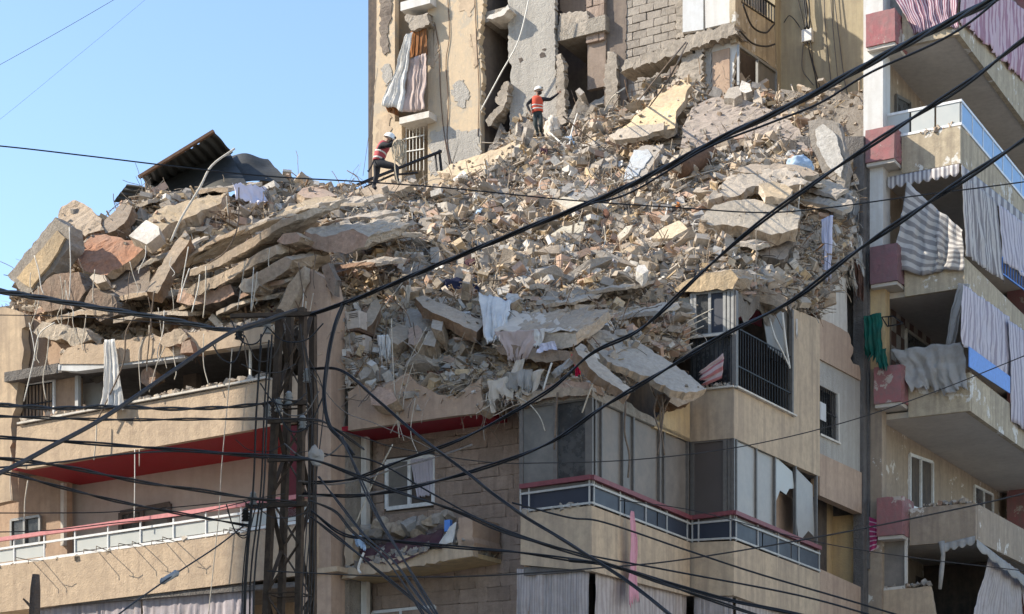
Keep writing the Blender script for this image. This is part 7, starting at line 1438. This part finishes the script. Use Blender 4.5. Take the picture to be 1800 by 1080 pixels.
    for ft in vest[3]:
        i = int(ft*(L_-1)); ring = [Vector(v) for v in vs[i*n:(i+1)*n]]; ctr = sum(ring, Vector())/n; m = MB()
        lo = [ctr+(v-ctr)*1.05 for v in ring]; tt = (pts[min(i+1, L_-1)]-pts[max(i-1, 0)]).normalized(); m.add(lo+[v+tt*.04 for v in lo], [(k, (k+1) % n, n+(k+1) % n, n+k) for k in range(n)]); m.build('reflective_band', 'reflective', vo, None, True, solid=.006)
    return root, J, g
SP = [('pelvis', 'waist'), ('waist', 'chest'), ('chest', 'neck'), ('neck', 'jaw'), ('jaw', 'head'), ('chest', 'shl'), ('shl', 'ell'), ('ell', 'wrl'), ('wrl', 'hal'), ('chest', 'shr'), ('shr', 'elr'), ('elr', 'wrr'), ('wrr', 'har'), ('pelvis', 'hil'), ('hil', 'knl'), ('knl', 'anl'), ('anl', 'tol'), ('pelvis', 'hir'), ('hir', 'knr'), ('knr', 'anr'), ('anr', 'tor')]
T = 'trousers_green'
j2 = {'pelvis': (945, 198, 0, .135, T), 'waist': (944, 191, 0, .125, 'jacket'), 'chest': (944, 180, 0, .155, 'jacket'), 'neck': (945, 170.5, 0, .055, 'skin'), 'jaw': (946, 165.5, -.01, .06, 'skin'), 'head': (946.5, 160.5, -.01, .092, 'skin'),
      'shl': (937, 174.5, 0, .075, 'jacket'), 'ell': (926, 184, -.05, .055, 'jacket'), 'wrl': (931, 194.5, -.12, .036, 'jacket'), 'hal': (933, 198, -.13, .036, 'skin'),
      'shr': (953, 174.5, 0, .075, 'jacket'), 'elr': (967, 175.5, -.06, .055, 'jacket'), 'wrr': (979, 166.5, -.05, .036, 'jacket'), 'har': (983, 163, -.02, .034, 'skin'),
      'hil': (941.5, 202, 0, .098, T), 'knl': (941, 219, -.14, .072, T), 'anl': (946, 236, -.02, .05, T), 'tol': (943.5, 239, -.2, .045, 'jacket'),
      'hir': (949, 202, 0, .098, T), 'knr': (951, 219, -.16, .072, T), 'anr': (951, 236, .02, .05, T), 'tor': (954.5, 239, -.16, .045, 'jacket')}
p2, J2, g2 = person('rescuer in orange vest and white helmet standing with one arm out', 947, 238, j2, SP, ['jacket', T, 'skin'], None, (-.05, 0, 0), (('pelvis', 'waist', 'chest', 'neck'), (.175, .20), (1, 0, 0), (.3, .5)), 'vest_orange', T, (('hal', 'wrl', .6), ('har', 'wrr', .3)), (.75, -.65, 0), .25)
T = 'trousers'
j1 = {'pelvis': (664.5, 285, 0, .145, T), 'waist': (667, 276, 0, .135, 'jacket'), 'chest': (672.5, 262, 0, .16, 'jacket'), 'neck': (679, 252.5, 0, .06, 'skin'), 'jaw': (682, 249, -.01, .06, 'skin'), 'head': (684, 245, -.01, .092, 'skin'),
      'shl': (673.5, 254.5, -.2, .078, 'jacket'), 'ell': (683.5, 256.5, -.32, .058, 'jacket'), 'wrl': (692, 251, -.28, .038, 'jacket'), 'hal': (695.5, 249.5, -.27, .036, 'skin'),
      'shr': (674, 254, .18, .075, 'jacket'), 'elr': (684, 257.5, .22, .055, 'jacket'), 'wrr': (692, 254, .1, .036, 'jacket'), 'har': (695, 252.5, .05, .034, 'skin'),
      'hil': (662.5, 290, .08, .105, T), 'knl': (662, 309, .1, .075, T), 'anl': (656.5, 328, .12, .052, T), 'tol': (661, 332, .05, .047, 'jacket'),
      'hir': (668, 288, -.1, .108, T), 'knr': (697, 293.5, -.2, .08, T), 'anr': (697, 315, -.18, .053, T), 'tor': (701.5, 318.5, -.2, .047, 'jacket')}
p1_, J1, g1_ = person('rescuer in a red vest and white helmet climbing the ridge with a coil of rope', 656, 331, j1, SP, ['jacket', T, 'skin'], None, (.45, -.1, 0), (('pelvis', 'waist', 'chest', 'neck'), (.18, .205), (0, 1, .1), (.2, .45)), 'vest_red', T, (('hal', 'wrl', 1), ('har', 'wrr', 1)), (.8, -.45, -.5), .55)
# rope coil in the climbing rescuer's hands, trailing end, tool strap
m = MB(); c = J1['hal']+Vector((.02, -.06, 0))
for k in range(7):
    w, h = R.uniform(.06, .13), R.uniform(.2, .32); ox = R.uniform(-.04, .14); m.tube([c+Vector((ox+w*math.sin(t), R.uniform(-.02, .02), -h+h*math.cos(t)+.02)) for t in np.linspace(0, 6.2832, 16)], .014, 5)
rp = m.build('rope_coil', 'rope', None, None, True); tag(rp, 'coil of pale rope held by the climbing rescuer', 'rope')
Y1_ = g1_.y-.4; m = MB(); m.tube(cr([pY(695, 262, Y1_), pY(694, 290, Y1_), pY(697, 312, Y1_), pY(701, 326, Y1_)], 5), .016, 5); m.build('rope_tail', 'rope', rp, None, True)
m = MB(); m.tube(cr([pY(657, 282, Y1_+.3), pY(653, 292, Y1_+.2), pY(647, 302, Y1_+.2)], 5), [.02]*10+[.035], 5); m.build('tool_strap', 'jacket', p1_)
